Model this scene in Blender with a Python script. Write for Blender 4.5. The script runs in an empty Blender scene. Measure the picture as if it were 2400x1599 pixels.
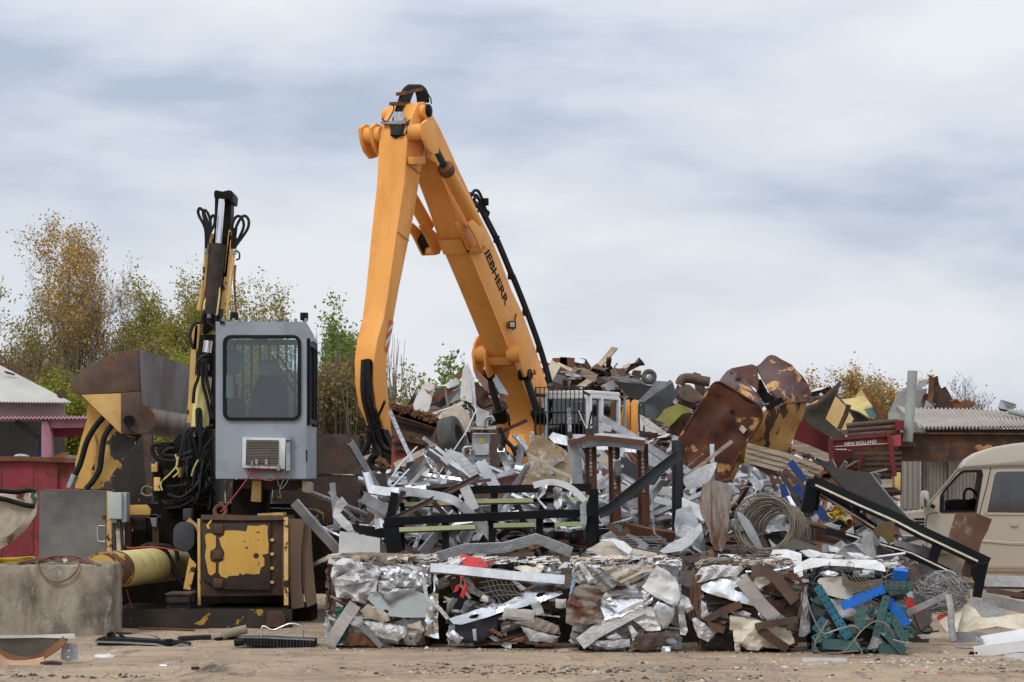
import bpy, bmesh, math, random
from mathutils import Vector, Matrix, noise
from mathutils.geometry import delaunay_2d_cdt

# ------------------------------------------------------------------ camera, sky, sun
SC = bpy.context.scene
COL = SC.collection
F, HY, CX, CZ = 5600.0, 1110.0, 1200.0, 1.6      # focal length in photo pixels, horizon row, centre column, eye height
cd = bpy.data.cameras.new('camera'); cam = bpy.data.objects.new('camera', cd); COL.objects.link(cam)
cam.location = (0, 0, CZ); cam.rotation_euler = (math.pi/2, 0, 0)
cd.sensor_width = 36.0; cd.lens = 36.0*F/2400.0
cd.shift_y = (HY-799.5)/2400.0
cd.clip_start = 0.5; cd.clip_end = 3000
SC.camera = cam
SC.view_settings.view_transform = 'Standard'; SC.view_settings.look = 'None'
SC.view_settings.exposure = -0.06; SC.view_settings.gamma = 1.0

SUN_EL, SUN_AZ = math.radians(48), math.radians(215)   # azimuth clockwise from +Y: behind the camera, to the left
w = bpy.data.worlds.new('World'); SC.world = w; w.use_nodes = True
nt = w.node_tree; N = nt.nodes; L = nt.links
N.clear()
SKYZ = 3.3
out = N.new('ShaderNodeOutputWorld')
sky = N.new('ShaderNodeTexSky'); sky.sky_type = 'NISHITA'; sky.sun_disc = False
sky.sun_elevation = SUN_EL; sky.sun_rotation = SUN_AZ
bg1 = N.new('ShaderNodeBackground'); bg1.inputs[1].default_value = 0.10
L.new(sky.outputs[0], bg1.inputs[0])
tc = N.new('ShaderNodeTexCoord'); sep = N.new('ShaderNodeSeparateXYZ'); L.new(tc.outputs['Generated'], sep.inputs[0])
def wmath(op, a, b=None, c=None):
    n = N.new('ShaderNodeMath'); n.operation = op
    for i, v in enumerate((a, b, c)):
        if v is None: continue
        if isinstance(v, (int, float)): n.inputs[i].default_value = v
        else: L.new(v, n.inputs[i])
    return n.outputs[0]
# flat layered cloud: noise over bearing and height above the horizon, stretched sideways
comb = N.new('ShaderNodeCombineXYZ'); L.new(wmath('MULTIPLY', wmath('ARCTAN2', sep.outputs[0], sep.outputs[1]), 5.0), comb.inputs[0])
L.new(wmath('MULTIPLY', wmath('ARCSINE', sep.outputs[2]), 15.0), comb.inputs[1]); comb.inputs[2].default_value = SKYZ
n1 = N.new('ShaderNodeTexNoise'); n1.inputs['Scale'].default_value = 1.0; n1.inputs['Detail'].default_value = 6
n1.inputs['Roughness'].default_value = 0.50; n1.inputs['Distortion'].default_value = 0.15
L.new(comb.outputs[0], n1.inputs['Vector'])
rmp = N.new('ShaderNodeValToRGB')
rmp.color_ramp.elements[0].position = 0.35; rmp.color_ramp.elements[0].color = (0.49, 0.56, 0.69, 1)
rmp.color_ramp.elements[1].position = 0.60; rmp.color_ramp.elements[1].color = (0.86, 0.885, 0.93, 1)
e = rmp.color_ramp.elements.new(0.46); e.color = (0.70, 0.755, 0.845, 1)
L.new(n1.outputs[0], rmp.inputs[0])
bg2 = N.new('ShaderNodeBackground'); bg2.inputs[1].default_value = 1.0
# overcast sky: a little brighter towards the zenith
vg = N.new('ShaderNodeVectorMath'); vg.operation = 'SCALE'; L.new(rmp.outputs[0], vg.inputs[0]); L.new(wmath('ADD', wmath('MULTIPLY', wmath('POWER', wmath('MAXIMUM', sep.outputs[2], 0.0), 1.5), 1.05), 0.97), vg.inputs[3])
L.new(vg.outputs[0], bg2.inputs[0])
mx = N.new('ShaderNodeMixShader'); mx.inputs[0].default_value = 0.93
L.new(bg1.outputs[0], mx.inputs[1]); L.new(bg2.outputs[0], mx.inputs[2]); L.new(mx.outputs[0], out.inputs[0])

sd = bpy.data.lights.new('sun', 'SUN'); sd.energy = 1.4; sd.angle = math.radians(14); sd.color = (1.0, 0.965, 0.91)
so = bpy.data.objects.new('sun', sd); COL.objects.link(so)
sdir = Vector((math.sin(SUN_AZ)*math.cos(SUN_EL), math.cos(SUN_AZ)*math.cos(SUN_EL), math.sin(SUN_EL)))
so.rotation_euler = sdir.to_track_quat('Z', 'Y').to_euler(); so.location = sdir*40

# ------------------------------------------------------------------ pixel -> place
CAMV = Vector((0, 0, CZ))
def P(px, py, d): return Vector(((px-CX)/F*d, d, CZ+(HY-py)/F*d))
def gd(py): return F*CZ/(py-HY)                     # depth of the ground seen at this row
def FR(ox, oy, s):                                  # coordinates read in an enlargement of the photograph -> photo pixels
    return lambda pts: [(ox+p[0]/s, oy+p[1]/s)+tuple(p[2:]) for p in pts]
RAW = FR(0, 0, 1.0)
zA = FR(0, 800, 3.92); zB = FR(400, 700, 2.85); zC = FR(0, 1100, 3.142); zD = FR(400, 1100, 3.142); zE = FR(400, 420, 3.92)
z7 = FR(820, 180, 3.136); z8 = FR(800, 600, 3.015)
zG = FR(840, 820, 4.708); zH = FR(1200, 800, 4.708); zI = FR(1550, 800, 4.48); zJ = FR(1850, 820, 3.647)
zK = FR(780, 1040, 4.527); zL = FR(1250, 1000, 4.708); zM = FR(1650, 1050, 4.708); zN = FR(2000, 1150, 3.4925)
b1 = FR(740, 1270, 5.406); b2 = FR(1020, 1270, 5.406); b3 = FR(1310, 1250, 5.059); b4 = FR(1600, 1270, 5.406); b5 = FR(1860, 1270, 5.406)

# ------------------------------------------------------------------ materials
MATS = {}
def _mix(nt, a, b, fac, typ='RGBA', blend='MIX'):
    n = nt.nodes.new('ShaderNodeMix'); n.data_type = typ
    if typ == 'RGBA': n.blend_type = blend; ia, ib, o = 6, 7, 2
    else: ia, ib, o = 2, 3, 0
    for i, v in ((0, fac), (ia, a), (ib, b)):
        if isinstance(v, (int, float)): n.inputs[i].default_value = v
        elif isinstance(v, tuple): n.inputs[i].default_value = v if len(v) == 4 else v+(1,)
        else: nt.links.new(v, n.inputs[i])
    return n.outputs[o]
def _noise(nt, vec, scale, detail=5, rough=.6, dist=0):
    n = nt.nodes.new('ShaderNodeTexNoise'); n.inputs['Scale'].default_value = scale; n.inputs['Detail'].default_value = detail
    n.inputs['Roughness'].default_value = rough; n.inputs['Distortion'].default_value = dist
    nt.links.new(vec, n.inputs['Vector']); return n.outputs[0]
def _ramp(nt, fac, lo, hi):
    n = nt.nodes.new('ShaderNodeMapRange'); n.inputs[1].default_value = lo; n.inputs[2].default_value = hi
    n.clamp = True; nt.links.new(fac, n.inputs[0]); return n.outputs[0]
def mat(name, col, col2=None, vs=1.5, peel=None, thr=.55, ps=3., edge=.03, rough=.5, metal=0., bump=.15, bs=30., dirt=.35,
        dcol=(.10, .075, .05), ds=5., st=(1, 1, 1), var=.12, prough=.85, coat=0., spangle=0, spec=.28, crease=0, cs=11.):
    if name in MATS: return MATS[name]
    m = bpy.data.materials.new(name); m.use_nodes = True; nt = m.node_tree
    bs_ = nt.nodes['Principled BSDF']
    tcn = nt.nodes.new('ShaderNodeTexCoord'); mp = nt.nodes.new('ShaderNodeMapping'); nt.links.new(tcn.outputs['Object'], mp.inputs[0])
    mp.inputs['Scale'].default_value = st
    oi = nt.nodes.new('ShaderNodeObjectInfo')
    off = nt.nodes.new('ShaderNodeVectorMath'); off.operation = 'MULTIPLY_ADD'
    cmb = nt.nodes.new('ShaderNodeCombineXYZ')
    for i in range(3): nt.links.new(oi.outputs['Random'], cmb.inputs[i])
    nt.links.new(cmb.outputs[0], off.inputs[0]); off.inputs[1].default_value = (37, 53, 71); nt.links.new(mp.outputs[0], off.inputs[2])
    V = off.outputs[0]
    c = _mix(nt, col, col2 or tuple(x*.72 for x in col), _ramp(nt, _noise(nt, V, vs, 6), .35, .65))
    if spangle:
        vo = nt.nodes.new('ShaderNodeTexVoronoi'); vo.inputs['Scale'].default_value = spangle; nt.links.new(V, vo.inputs['Vector'])
        c = _mix(nt, c, vo.outputs['Color'], .035)
    hs = nt.nodes.new('ShaderNodeHueSaturation'); nt.links.new(c, hs.inputs['Color'])
    vv = nt.nodes.new('ShaderNodeMapRange'); vv.inputs[3].default_value = 1-var; vv.inputs[4].default_value = 1+var
    nt.links.new(oi.outputs['Random'], vv.inputs[0]); nt.links.new(vv.outputs[0], hs.inputs['Value']); c = hs.outputs[0]
    dm = _ramp(nt, _noise(nt, V, ds, 8, .72, .4), .50, .74)
    dmul = nt.nodes.new('ShaderNodeMath'); dmul.operation = 'MULTIPLY'; dmul.inputs[1].default_value = dirt; nt.links.new(dm, dmul.inputs[0])
    c = _mix(nt, c, dcol, dmul.outputs[0])
    rg = _mix(nt, rough, min(1, rough+.3), dmul.outputs[0], 'FLOAT'); mt = _mix(nt, metal, metal*.3, dmul.outputs[0], 'FLOAT')
    h = _noise(nt, V, bs, 4)
    if peel:
        pm = _ramp(nt, _noise(nt, V, ps, 9, .62, .25), thr-edge, thr+edge)
        pcol = _mix(nt, peel, tuple(x*.5 for x in peel), _ramp(nt, _noise(nt, V, ps*5, 6), .35, .65))
        c = _mix(nt, c, pcol, pm); rg = _mix(nt, rg, prough, pm, 'FLOAT'); mt = _mix(nt, mt, 0., pm, 'FLOAT')
        sub = nt.nodes.new('ShaderNodeMath'); sub.operation = 'SUBTRACT'; nt.links.new(h, sub.inputs[0]); nt.links.new(pm, sub.inputs[1]); h = sub.outputs[0]
    nt.links.new(c, bs_.inputs['Base Color']); nt.links.new(rg, bs_.inputs['Roughness']); nt.links.new(mt, bs_.inputs['Metallic'])
    bs_.inputs['Specular IOR Level'].default_value = spec
    if crease:
        vo2 = nt.nodes.new('ShaderNodeTexVoronoi'); vo2.inputs['Scale'].default_value = cs; dv = nt.nodes.new('ShaderNodeVectorMath'); dv.operation = 'ADD'
        nz = nt.nodes.new('ShaderNodeTexNoise'); nz.inputs['Scale'].default_value = 6; nt.links.new(V, nz.inputs['Vector']); nt.links.new(V, dv.inputs[0]); nt.links.new(nz.outputs['Color'], dv.inputs[1]); nt.links.new(dv.outputs[0], vo2.inputs['Vector'])
        cm = nt.nodes.new('ShaderNodeMath'); cm.operation = 'MULTIPLY_ADD'; cm.inputs[1].default_value = crease; nt.links.new(vo2.outputs['Distance'], cm.inputs[0]); nt.links.new(h, cm.inputs[2]); h = cm.outputs[0]
    if coat: bs_.inputs['Coat Weight'].default_value = coat; bs_.inputs['Coat Roughness'].default_value = .12
    if bump:
        bp = nt.nodes.new('ShaderNodeBump'); bp.inputs['Strength'].default_value = bump; bp.inputs['Distance'].default_value = .01
        nt.links.new(h, bp.inputs['Height']); nt.links.new(bp.outputs[0], bs_.inputs['Normal'])
    MATS[name] = m; return m
def glass(name, tint, gloss=.04, alpha_t=.06):
    if name in MATS: return MATS[name]
    m = bpy.data.materials.new(name); m.use_nodes = True; nt = m.node_tree; nt.nodes.clear()
    o = nt.nodes.new('ShaderNodeOutputMaterial'); tr = nt.nodes.new('ShaderNodeBsdfTransparent'); tr.inputs[0].default_value = tint+(1,)
    gl = nt.nodes.new('ShaderNodeBsdfGlossy'); gl.inputs['Roughness'].default_value = gloss
    fr = nt.nodes.new('ShaderNodeFresnel'); fr.inputs[0].default_value = 1.5
    ad = nt.nodes.new('ShaderNodeMath'); ad.operation = 'ADD'; ad.inputs[1].default_value = alpha_t; nt.links.new(fr.outputs[0], ad.inputs[0])
    mx = nt.nodes.new('ShaderNodeMixShader'); nt.links.new(ad.outputs[0], mx.inputs[0]); nt.links.new(tr.outputs[0], mx.inputs[1]); nt.links.new(gl.outputs[0], mx.inputs[2])
    nt.links.new(mx.outputs[0], o.inputs[0]); MATS[name] = m; return m

galv = mat('galvanized_steel', (.74, .745, .755), (.50, .505, .515), 3., metal=.8, rough=.30, bump=.10, crease=2.5, cs=5, dirt=.35, ds=4, spangle=22, var=.18, dcol=(.26, .24, .21))
galvd = mat('dull_zinc', (.40, .41, .42), (.22, .225, .23), 3.5, metal=.55, rough=.42, crease=2, cs=6, bump=.12, dirt=.6, ds=4, var=.25)
alum = mat('bright_aluminium', (.80, .81, .82), (.66, .67, .69), 3, metal=.95, rough=.20, dirt=.25, bump=.12, crease=2.5, cs=7, dcol=(.3, .28, .25))
whitep = mat('white_painted_sheet', (.68, .68, .672), (.54, .53, .52), 3, rough=.45, dirt=.65, ds=6, dcol=(.28, .21, .15), var=.1, bump=.15, crease=1.5, cs=8)
whiter = mat('white_rusty_sheet', (.74, .73, .70), (.6, .58, .54), 2, peel=(.30, .12, .05), thr=.62, ps=3, rough=.5, dirt=.4, ds=3, dcol=(.35, .24, .15))
greyp = mat('grey_painted_sheet', (.52, .525, .53), (.40, .40, .405), 2.5, rough=.55, dirt=.6, ds=7, dcol=(.20, .16, .12), var=.25, bump=.35, crease=2, cs=10)
tinsh = mat('crumpled_tin', (.62, .61, .60), (.36, .35, .34), 5, metal=.3, rough=.48, dirt=.7, ds=8, dcol=(.20, .145, .10), var=.25, bump=.3, crease=1.5, cs=9)
beigep = mat('beige_sheet', (.58, .51, .41), (.42, .35, .27), 4, rough=.7, dirt=.6, ds=8, bump=.3, crease=1.5, cs=12, var=.15, dcol=(.28, .2, .13))
creamp = mat('cream_vinyl', (.72, .66, .53), (.56, .49, .37), 4, rough=.5, dirt=.5, ds=6, bump=.3, crease=1.5, cs=9, dcol=(.35, .25, .14))
rustd = mat('dark_rust', (.085, .045, .03), (.045, .028, .022), 3, peel=(.19, .08, .035), thr=.58, ps=5, edge=.08, rough=.8, dirt=.4)
rusto = mat('orange_rust', (.23, .095, .04), (.11, .05, .028), 4, rough=.85, dirt=.5, dcol=(.06, .035, .025), bump=.3)
rustb = mat('brown_plate', (.125, .082, .060), (.070, .046, .036), 3.5, peel=(.20, .085, .035), thr=.60, ps=3, edge=.09, rough=.6, metal=.1, dirt=.5, ds=6, dcol=(.045, .032, .026), bump=.2)
steelk = mat('black_steel', (.007, .0075, .009), (.011, .012, .013), 3, rough=.5, dirt=.16, dcol=(.05, .042, .038), bump=.05, spec=.10)
grease = mat('greasy_black', (.007, .006, .0055), (.018, .013, .010), 6, rough=.5, dirt=.35, dcol=(.045, .03, .018), bump=.4, bs=40, spec=.10)
rubber = mat('black_rubber', (.010, .010, .011), (.020, .020, .020), 5, rough=.5, dirt=.3, dcol=(.05, .043, .037), bump=.1, spec=.14)
tyre_m = mat('worn_tyre', (.055, .052, .050), (.085, .08, .075), 4, rough=.8, dirt=.5, dcol=(.16, .13, .10), bump=.3)
darkst = mat('dark_grey_steel', (.062, .066, .072), (.035, .037, .040), 2.5, rough=.55, metal=.1, dirt=.5, dcol=(.09, .066, .05), spec=.18)
yellowp = mat('peeling_yellow_paint', (.70, .43, .13), (.60, .35, .09), 2, peel=(.050, .040, .034), thr=.52, ps=2.6, edge=.012, rough=.5, dirt=.35, dcol=(.2, .1, .03), prough=.6)
yellowg = mat('yellow_over_grey', (.72, .44, .13), (.66, .39, .10), 2, peel=(.10, .096, .088), thr=.50, ps=1.5, edge=.006, rough=.5, dirt=.3, dcol=(.2, .1, .03), prough=.5)
yelcl = mat('chipped_yellow', (.72, .46, .17), (.64, .39, .13), 3, peel=(.05, .035, .028), thr=.615, ps=7, edge=.01, rough=.5, dirt=.4, dcol=(.2, .12, .05))
yelfew = mat('dark_with_yellow_remains', (.035, .028, .022), (.022, .018, .016), 4, peel=(.5, .29, .04), thr=.60, ps=4, edge=.015, rough=.6, prough=.6, dirt=.4)
creamy = mat('pale_yellow_paint', (.70, .60, .26), (.60, .50, .19), 2, peel=(.10, .07, .035), thr=.66, ps=4, edge=.015, rough=.42, dirt=.5, dcol=(.16, .11, .04), st=(1, 1, 1))
orangep = mat('orange_machine_paint', (.83, .375, .088), (.77, .33, .072), .5, rough=.45, dirt=.45, ds=1.6, dcol=(.34, .125, .03), st=(1, 1, .35), bump=.03, var=.0)
orangef = mat('faded_orange_paint', (.80, .42, .26), (.74, .36, .20), 1, rough=.5, dirt=.2, ds=2, dcol=(.4, .25, .15), var=0)
cabgrey = mat('blue_grey_cab_paint', (.30, .335, .37), (.27, .30, .335), 1.4, rough=.42, dirt=.4, ds=3.2, dcol=(.13, .12, .115), bump=.05, var=0)
cabwht = mat('white_cab_paint', (.86, .855, .83), (.80, .79, .77), 1.4, rough=.4, dirt=.15, ds=3, dcol=(.3, .25, .2), var=0)
concrete = mat('weathered_concrete', (.37, .315, .245), (.18, .145, .11), 4, peel=(.46, .43, .38), thr=.62, ps=9, edge=.08, rough=.9, dirt=.85, ds=3.2, dcol=(.06, .052, .044), bump=.9, bs=60, st=(1, 1, .45), var=0, spec=.1)
magenta = mat('faded_red_container', (.30, .042, .060), (.20, .03, .04), 1.5, peel=(.15, .055, .03), thr=.54, ps=3.2, edge=.06, rough=.6, dirt=.4, var=0)
redp = mat('faded_red_paint', (.175, .022, .024), (.12, .018, .02), 2, peel=(.11, .045, .03), thr=.62, ps=4, rough=.55, dirt=.4, var=.05)
redb = mat('bright_red_sheet', (.58, .045, .045), (.45, .03, .035), 3, rough=.55, dirt=.35)
burg = mat('burgundy_sheet', (.13, .03, .03), (.20, .10, .085), 4, rough=.6, dirt=.5, dcol=(.3, .22, .18))
tankm = mat('tank_rust_maroon', (.048, .015, .011), (.115, .034, .012), 2.6, peel=(.58, .31, .11), thr=.612, ps=2.9, edge=.02, rough=.55, prough=.6, dirt=.3, dcol=(.03, .015, .01), var=0)
tanky = mat('tank_ochre', (.42, .22, .06), (.30, .145, .035), 2.2, peel=(.065, .03, .02), thr=.55, ps=2.6, edge=.02, rough=.55, dirt=.5, dcol=(.2, .08, .03), st=(1.3, 1.3, .8), var=0)
blue_p = mat('blue_paint', (.015, .16, .62), (.012, .13, .50), 3, rough=.35, dirt=.25, var=.1)
blued = mat('dark_blue_paint', (.025, .06, .21), (.02, .045, .15), 4, rough=.6, dirt=.5, var=.1)
teal = mat('teal_paint', (.060, .145, .135), (.045, .10, .10), 3, rough=.5, dirt=.5, dcol=(.14, .12, .09), var=.15)
tealb = mat('teal_blue_paint', (.03, .16, .23), (.03, .10, .14), 3, rough=.5, dirt=.5, dcol=(.12, .10, .08), var=.1)
zincy = mat('yellow_zinc', (.46, .52, .24), (.60, .55, .30), 2, metal=.7, rough=.35, dirt=.25, dcol=(.15, .2, .08))
wood = mat('weathered_wood', (.46, .38, .30), (.30, .22, .15), 3, rough=.9, dirt=.6, ds=3, dcol=(.10, .06, .035), st=(.6, 1, 6), bump=.4)
ply = mat('muddy_board', (.36, .27, .165), (.22, .155, .09), 5, peel=(.56, .48, .37), thr=.57, ps=7, edge=.06, rough=.85, dirt=.45, ds=9, bump=.25, var=0)
barkm = mat('bark', (.105, .085, .068), (.065, .053, .043), 4, rough=.95, dirt=.2, bump=.3, var=.1)
twigm = mat('twigs', (.175, .145, .125), (.12, .10, .085), 1, rough=.95, dirt=0, bump=0, var=.1)
vanp = mat('beige_metallic_paint', (.47, .405, .33), (.46, .395, .32), .8, metal=.25, rough=.36, dirt=.16, ds=2, dcol=(.25, .2, .16), bump=0, coat=.5, var=0)
blackpl = mat('black_plastic', (.008, .008, .009), (.015, .015, .016), 4, rough=.5, dirt=.3, dcol=(.055, .046, .038), var=.1, spec=.12)
greyf = mat('grey_seat_fabric', (.065, .075, .085), (.045, .05, .058), 3, rough=.95, dirt=.1)
shedw = mat('grey_brown_siding', (.33, .30, .26), (.25, .225, .195), 2, rough=.7, dirt=.5, ds=2, dcol=(.12, .10, .08), st=(1, 1, .3), var=.05)
shedr = mat('corrugated_roofing', (.44, .40, .355), (.34, .30, .26), 1.5, rough=.65, dirt=.45, ds=2, dcol=(.14, .11, .09), st=(1, .4, 1), var=0)
pinkw = mat('pink_siding', (.42, .34, .335), (.33, .27, .265), 1.5, rough=.7, dirt=.4, var=0)
purplep = mat('mauve_paint', (.36, .17, .22), (.28, .13, .17), 2, rough=.6, dirt=.4, var=0)
roofw = mat('pale_roofing', (.56, .545, .50), (.47, .455, .42), 1, rough=.7, dirt=.3, ds=1.5, dcol=(.25, .22, .18), var=0)
chrome = mat('chrome_rod', (.86, .87, .90), (.78, .79, .82), 3, metal=1., rough=.12, dirt=.08, bump=0, var=0)
wirem = mat('galvanised_wire', (.34, .335, .325), (.22, .21, .20), 6, metal=.5, rough=.5, dirt=.4, bump=0)
wireb = mat('dull_brown_wire', (.30, .255, .195), (.17, .14, .105), 6, metal=.2, rough=.6, dirt=.4, bump=0)
wirer = mat('rusty_wire', (.20, .105, .065), (.11, .055, .035), 6, rough=.85, dirt=.3, bump=0)
yrope = mat('yellow_rope', (.62, .42, .04), (.5, .33, .03), 8, rough=.8, dirt=.35, var=0)
brope = mat('brown_cable', (.20, .105, .07), (.13, .07, .05), 8, rough=.7, dirt=.4)
redcb = mat('red_cable', (.40, .06, .05), (.3, .04, .04), 8, rough=.6, dirt=.3)
dkcore = mat('bale_core', (.035, .030, .026), (.016, .014, .013), 6, peel=(.13, .08, .05), thr=.6, ps=9, edge=.08, rough=.85, dirt=.5, bump=.6)
rubble = mat('scrap_dirt', (.045, .035, .028), (.085, .065, .05), 5, peel=(.12, .055, .03), thr=.58, ps=7, edge=.08, rough=.9, dirt=.5, bump=.9, bs=14)
greencn = mat('green_enamel', (.02, .16, .09), (.02, .10, .06), 3, rough=.45, dirt=.5)
lampm = mat('clear_lamp_lens', (.6, .6, .58), None, 3, rough=.25, dirt=.2)
gl_cab = glass('tinted_cab_glass', (.48, .68, .66), .04, .10); gl_van = glass('clear_window_glass', (.62, .72, .68)); gl_dark = glass('dark_privacy_glass', (.03, .035, .05), .04, .10); gl_lb = glass('operator_cab_glass', (.26, .33, .34), .05, .10)

# ------------------------------------------------------------------ mesh building
class MB:
    def __init__(s): s.v = []; s.f = []
    def add(s, vs, fs):
        o = len(s.v); s.v += [Vector(v) for v in vs]; s.f += [tuple(i+o for i in f) for f in fs]; return s
    def box(s, c, size, R=None):
        x, y, z = (k/2 for k in size)
        vs = [Vector((a*x, b*y, e*z)) for a in (-1, 1) for b in (-1, 1) for e in (-1, 1)]
        if R is not None: vs = [R @ v for v in vs]
        return s.add([Vector(c)+v for v in vs], [(0, 1, 3, 2), (4, 6, 7, 5), (0, 4, 5, 1), (2, 3, 7, 6), (0, 2, 6, 4), (1, 5, 7, 3)])
    def prism(s, poly, ext):
        n = len(poly); a = [Vector(p) for p in poly]
        b = [p+(ext[i] if isinstance(ext, list) else ext) for i, p in enumerate(a)]
        return s.add(a+b, [tuple(range(n)), tuple(range(2*n-1, n-1, -1))]+[(i, (i+1) % n, n+(i+1) % n, n+i) for i in range(n)])
    def tube(s, path, r, n=8, cap=True):
        path = [Vector(p) for p in path]; rr = r if isinstance(r, (list, tuple)) else [r]*len(path)
        vs = []; prev = None
        for i, p in enumerate(path):
            t = (path[min(i+1, len(path)-1)]-path[max(i-1, 0)])
            t = t.normalized() if t.length > 1e-9 else Vector((0, 0, 1))
            if prev is None:
                a = t.cross(Vector((0.13, 0.21, 1))) if abs(t.z) < .9 else t.cross(Vector((1, .2, .1)))
            else: a = prev-t*prev.dot(t)
            a.normalize(); prev = a; b = t.cross(a)
            vs += [p+(a*math.cos(k*2*math.pi/n)+b*math.sin(k*2*math.pi/n))*rr[i] for k in range(n)]
        fs = [(i*n+k, i*n+(k+1) % n, (i+1)*n+(k+1) % n, (i+1)*n+k) for i in range(len(path)-1) for k in range(n)]
        if cap: fs += [tuple(range(n-1, -1, -1)), tuple((len(path)-1)*n+k for k in range(n))]
        return s.add(vs, fs)
    def sweep(s, path, prof, up=Vector((0, -1, 0)), roll=0):
        path = [Vector(p) for p in path]; n = len(prof); vs = []
        cr, sr = math.cos(roll), math.sin(roll)
        for i, p in enumerate(path):
            t = (path[min(i+1, len(path)-1)]-path[max(i-1, 0)]).normalized()
            u = up-t*up.dot(t)
            if u.length < 1e-4: u = Vector((0, .3, 1))-t*Vector((0, .3, 1)).dot(t)
            u.normalize(); sd_ = t.cross(u)
            for (x, y) in prof:
                vs.append(p+sd_*(x*cr-y*sr)+u*(x*sr+y*cr))
        fs = [(i*n+k, i*n+(k+1) % n, (i+1)*n+(k+1) % n, (i+1)*n+k) for i in range(len(path)-1) for k in range(n)]
        fs += [tuple(range(n-1, -1, -1)), tuple((len(path)-1)*n+k for k in range(n))]
        return s.add(vs, fs)
    def lathe(s, c, axis, prof, n=24):                   # prof: (offset along axis, radius)
        c = Vector(c); t = Vector(axis).normalized(); a = t.orthogonal().normalized(); b = t.cross(a); m = len(prof)
        vs = [c+t*o+(a*math.cos(k*2*math.pi/n)+b*math.sin(k*2*math.pi/n))*r for o, r in prof for k in range(n)]
        fs = [(i*n+k, i*n+(k+1) % n, (i+1)*n+(k+1) % n, (i+1)*n+k) for i in range(m-1) for k in range(n)]
        fs += [tuple(range(n-1, -1, -1)), tuple((m-1)*n+k for k in range(n))]
        return s.add(vs, fs)
    def quad(s, a, b, c, d): return s.add([a, b, c, d], [(0, 1, 2, 3)])
    def mesh(s, name, smooth=35, bevel=0, off=Vector((0, 0, 0))):
        me = bpy.data.meshes.new(name); me.from_pydata([v-off for v in s.v], [], s.f); me.update()
        bm = bmesh.new(); bm.from_mesh(me); bmesh.ops.recalc_face_normals(bm, faces=bm.faces)
        if bevel:
            es = [e for e in bm.edges if len(e.link_faces) == 2 and e.calc_face_angle(0) > .5]
            bmesh.ops.bevel(bm, geom=es, offset=bevel, segments=2, affect='EDGES', profile=.6, clamp_overlap=True)
        bm.to_mesh(me); bm.free()
        if smooth: me.shade_smooth(); me.set_sharp_from_angle(angle=math.radians(smooth))
        return me
    def build(s, name, m, parent=None, smooth=35, bevel=0, label=None, cat=None, group=None, kind=None):
        if parent is not None: off = Vector(parent.get('_o', (0, 0, 0)))
        else:
            lo = Vector((min(v.x for v in s.v), min(v.y for v in s.v), min(v.z for v in s.v))); hi = Vector((max(v.x for v in s.v), max(v.y for v in s.v), max(v.z for v in s.v)))
            off = Vector(((lo.x+hi.x)/2, (lo.y+hi.y)/2, lo.z))
        me = s.mesh(name, smooth, bevel, off)
        o = bpy.data.objects.new(name, me); COL.objects.link(o)
        for k in (m if isinstance(m, (list, tuple)) else [m]): me.materials.append(k)
        if parent is not None:
            o.parent = parent; OFF[o.name] = off; o['_o'] = tuple(off)
        else: o.location = off; o['_o'] = tuple(off)
        return tag(o, label, cat, group, kind)
OFF = {}
def tag(o, label=None, cat=None, group=None, kind=None):
    if label: o['label'] = label
    if cat: o['category'] = cat
    if group: o['group'] = group
    if kind: o['kind'] = kind
    return o
def thing(name, label, cat, loc, group=None):
    o = bpy.data.objects.new(name, None); COL.objects.link(o); o.location = loc; o.empty_display_size = .2; o['_o'] = tuple(loc)
    return tag(o, label, cat, group)
def rect(w_, h_): return [(-w_/2, -h_/2), (w_/2, -h_/2), (w_/2, h_/2), (-w_/2, h_/2)]
def chan(w_, f, t=.006): return [(-w_/2, 0), (w_/2, 0), (w_/2, f), (w_/2-t, f), (w_/2-t, t), (-w_/2+t, t), (-w_/2+t, f), (-w_/2, f)]
def angl(w_, f, t=.006): return [(0, 0), (w_, 0), (w_, t), (t, t), (t, f), (0, f)]
def ibeam(w_, h_, t=.015): return [(-w_/2, -h_/2), (w_/2, -h_/2), (w_/2, -h_/2+t), (t/2, -h_/2+t), (t/2, h_/2-t), (w_/2, h_/2-t), (w_/2, h_/2), (-w_/2, h_/2), (-w_/2, h_/2-t), (-t/2, h_/2-t), (-t/2, -h_/2+t), (-w_/2, -h_/2+t)]
def inside(x, y, poly):
    r = False; j = len(poly)-1
    for i in range(len(poly)):
        xi, yi = poly[i]; xj, yj = poly[j]
        if (yi > y) != (yj > y) and x < (xj-xi)*(y-yi)/(yj-yi)+xi: r = not r
        j = i
    return r
def smooth_path(pts, k=4):                               # Catmull-Rom through points
    pts = [Vector(p) for p in pts]; o = []
    for i in range(len(pts)-1):
        a, b, c, d = pts[max(i-1, 0)], pts[i], pts[i+1], pts[min(i+2, len(pts)-1)]
        for j in range(k):
            t = j/k; o.append(.5*((2*b)+(c-a)*t+(2*a-5*b+4*c-d)*t*t+(3*b-a-3*c+d)*t**3))
    return o+[pts[-1]]
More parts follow.
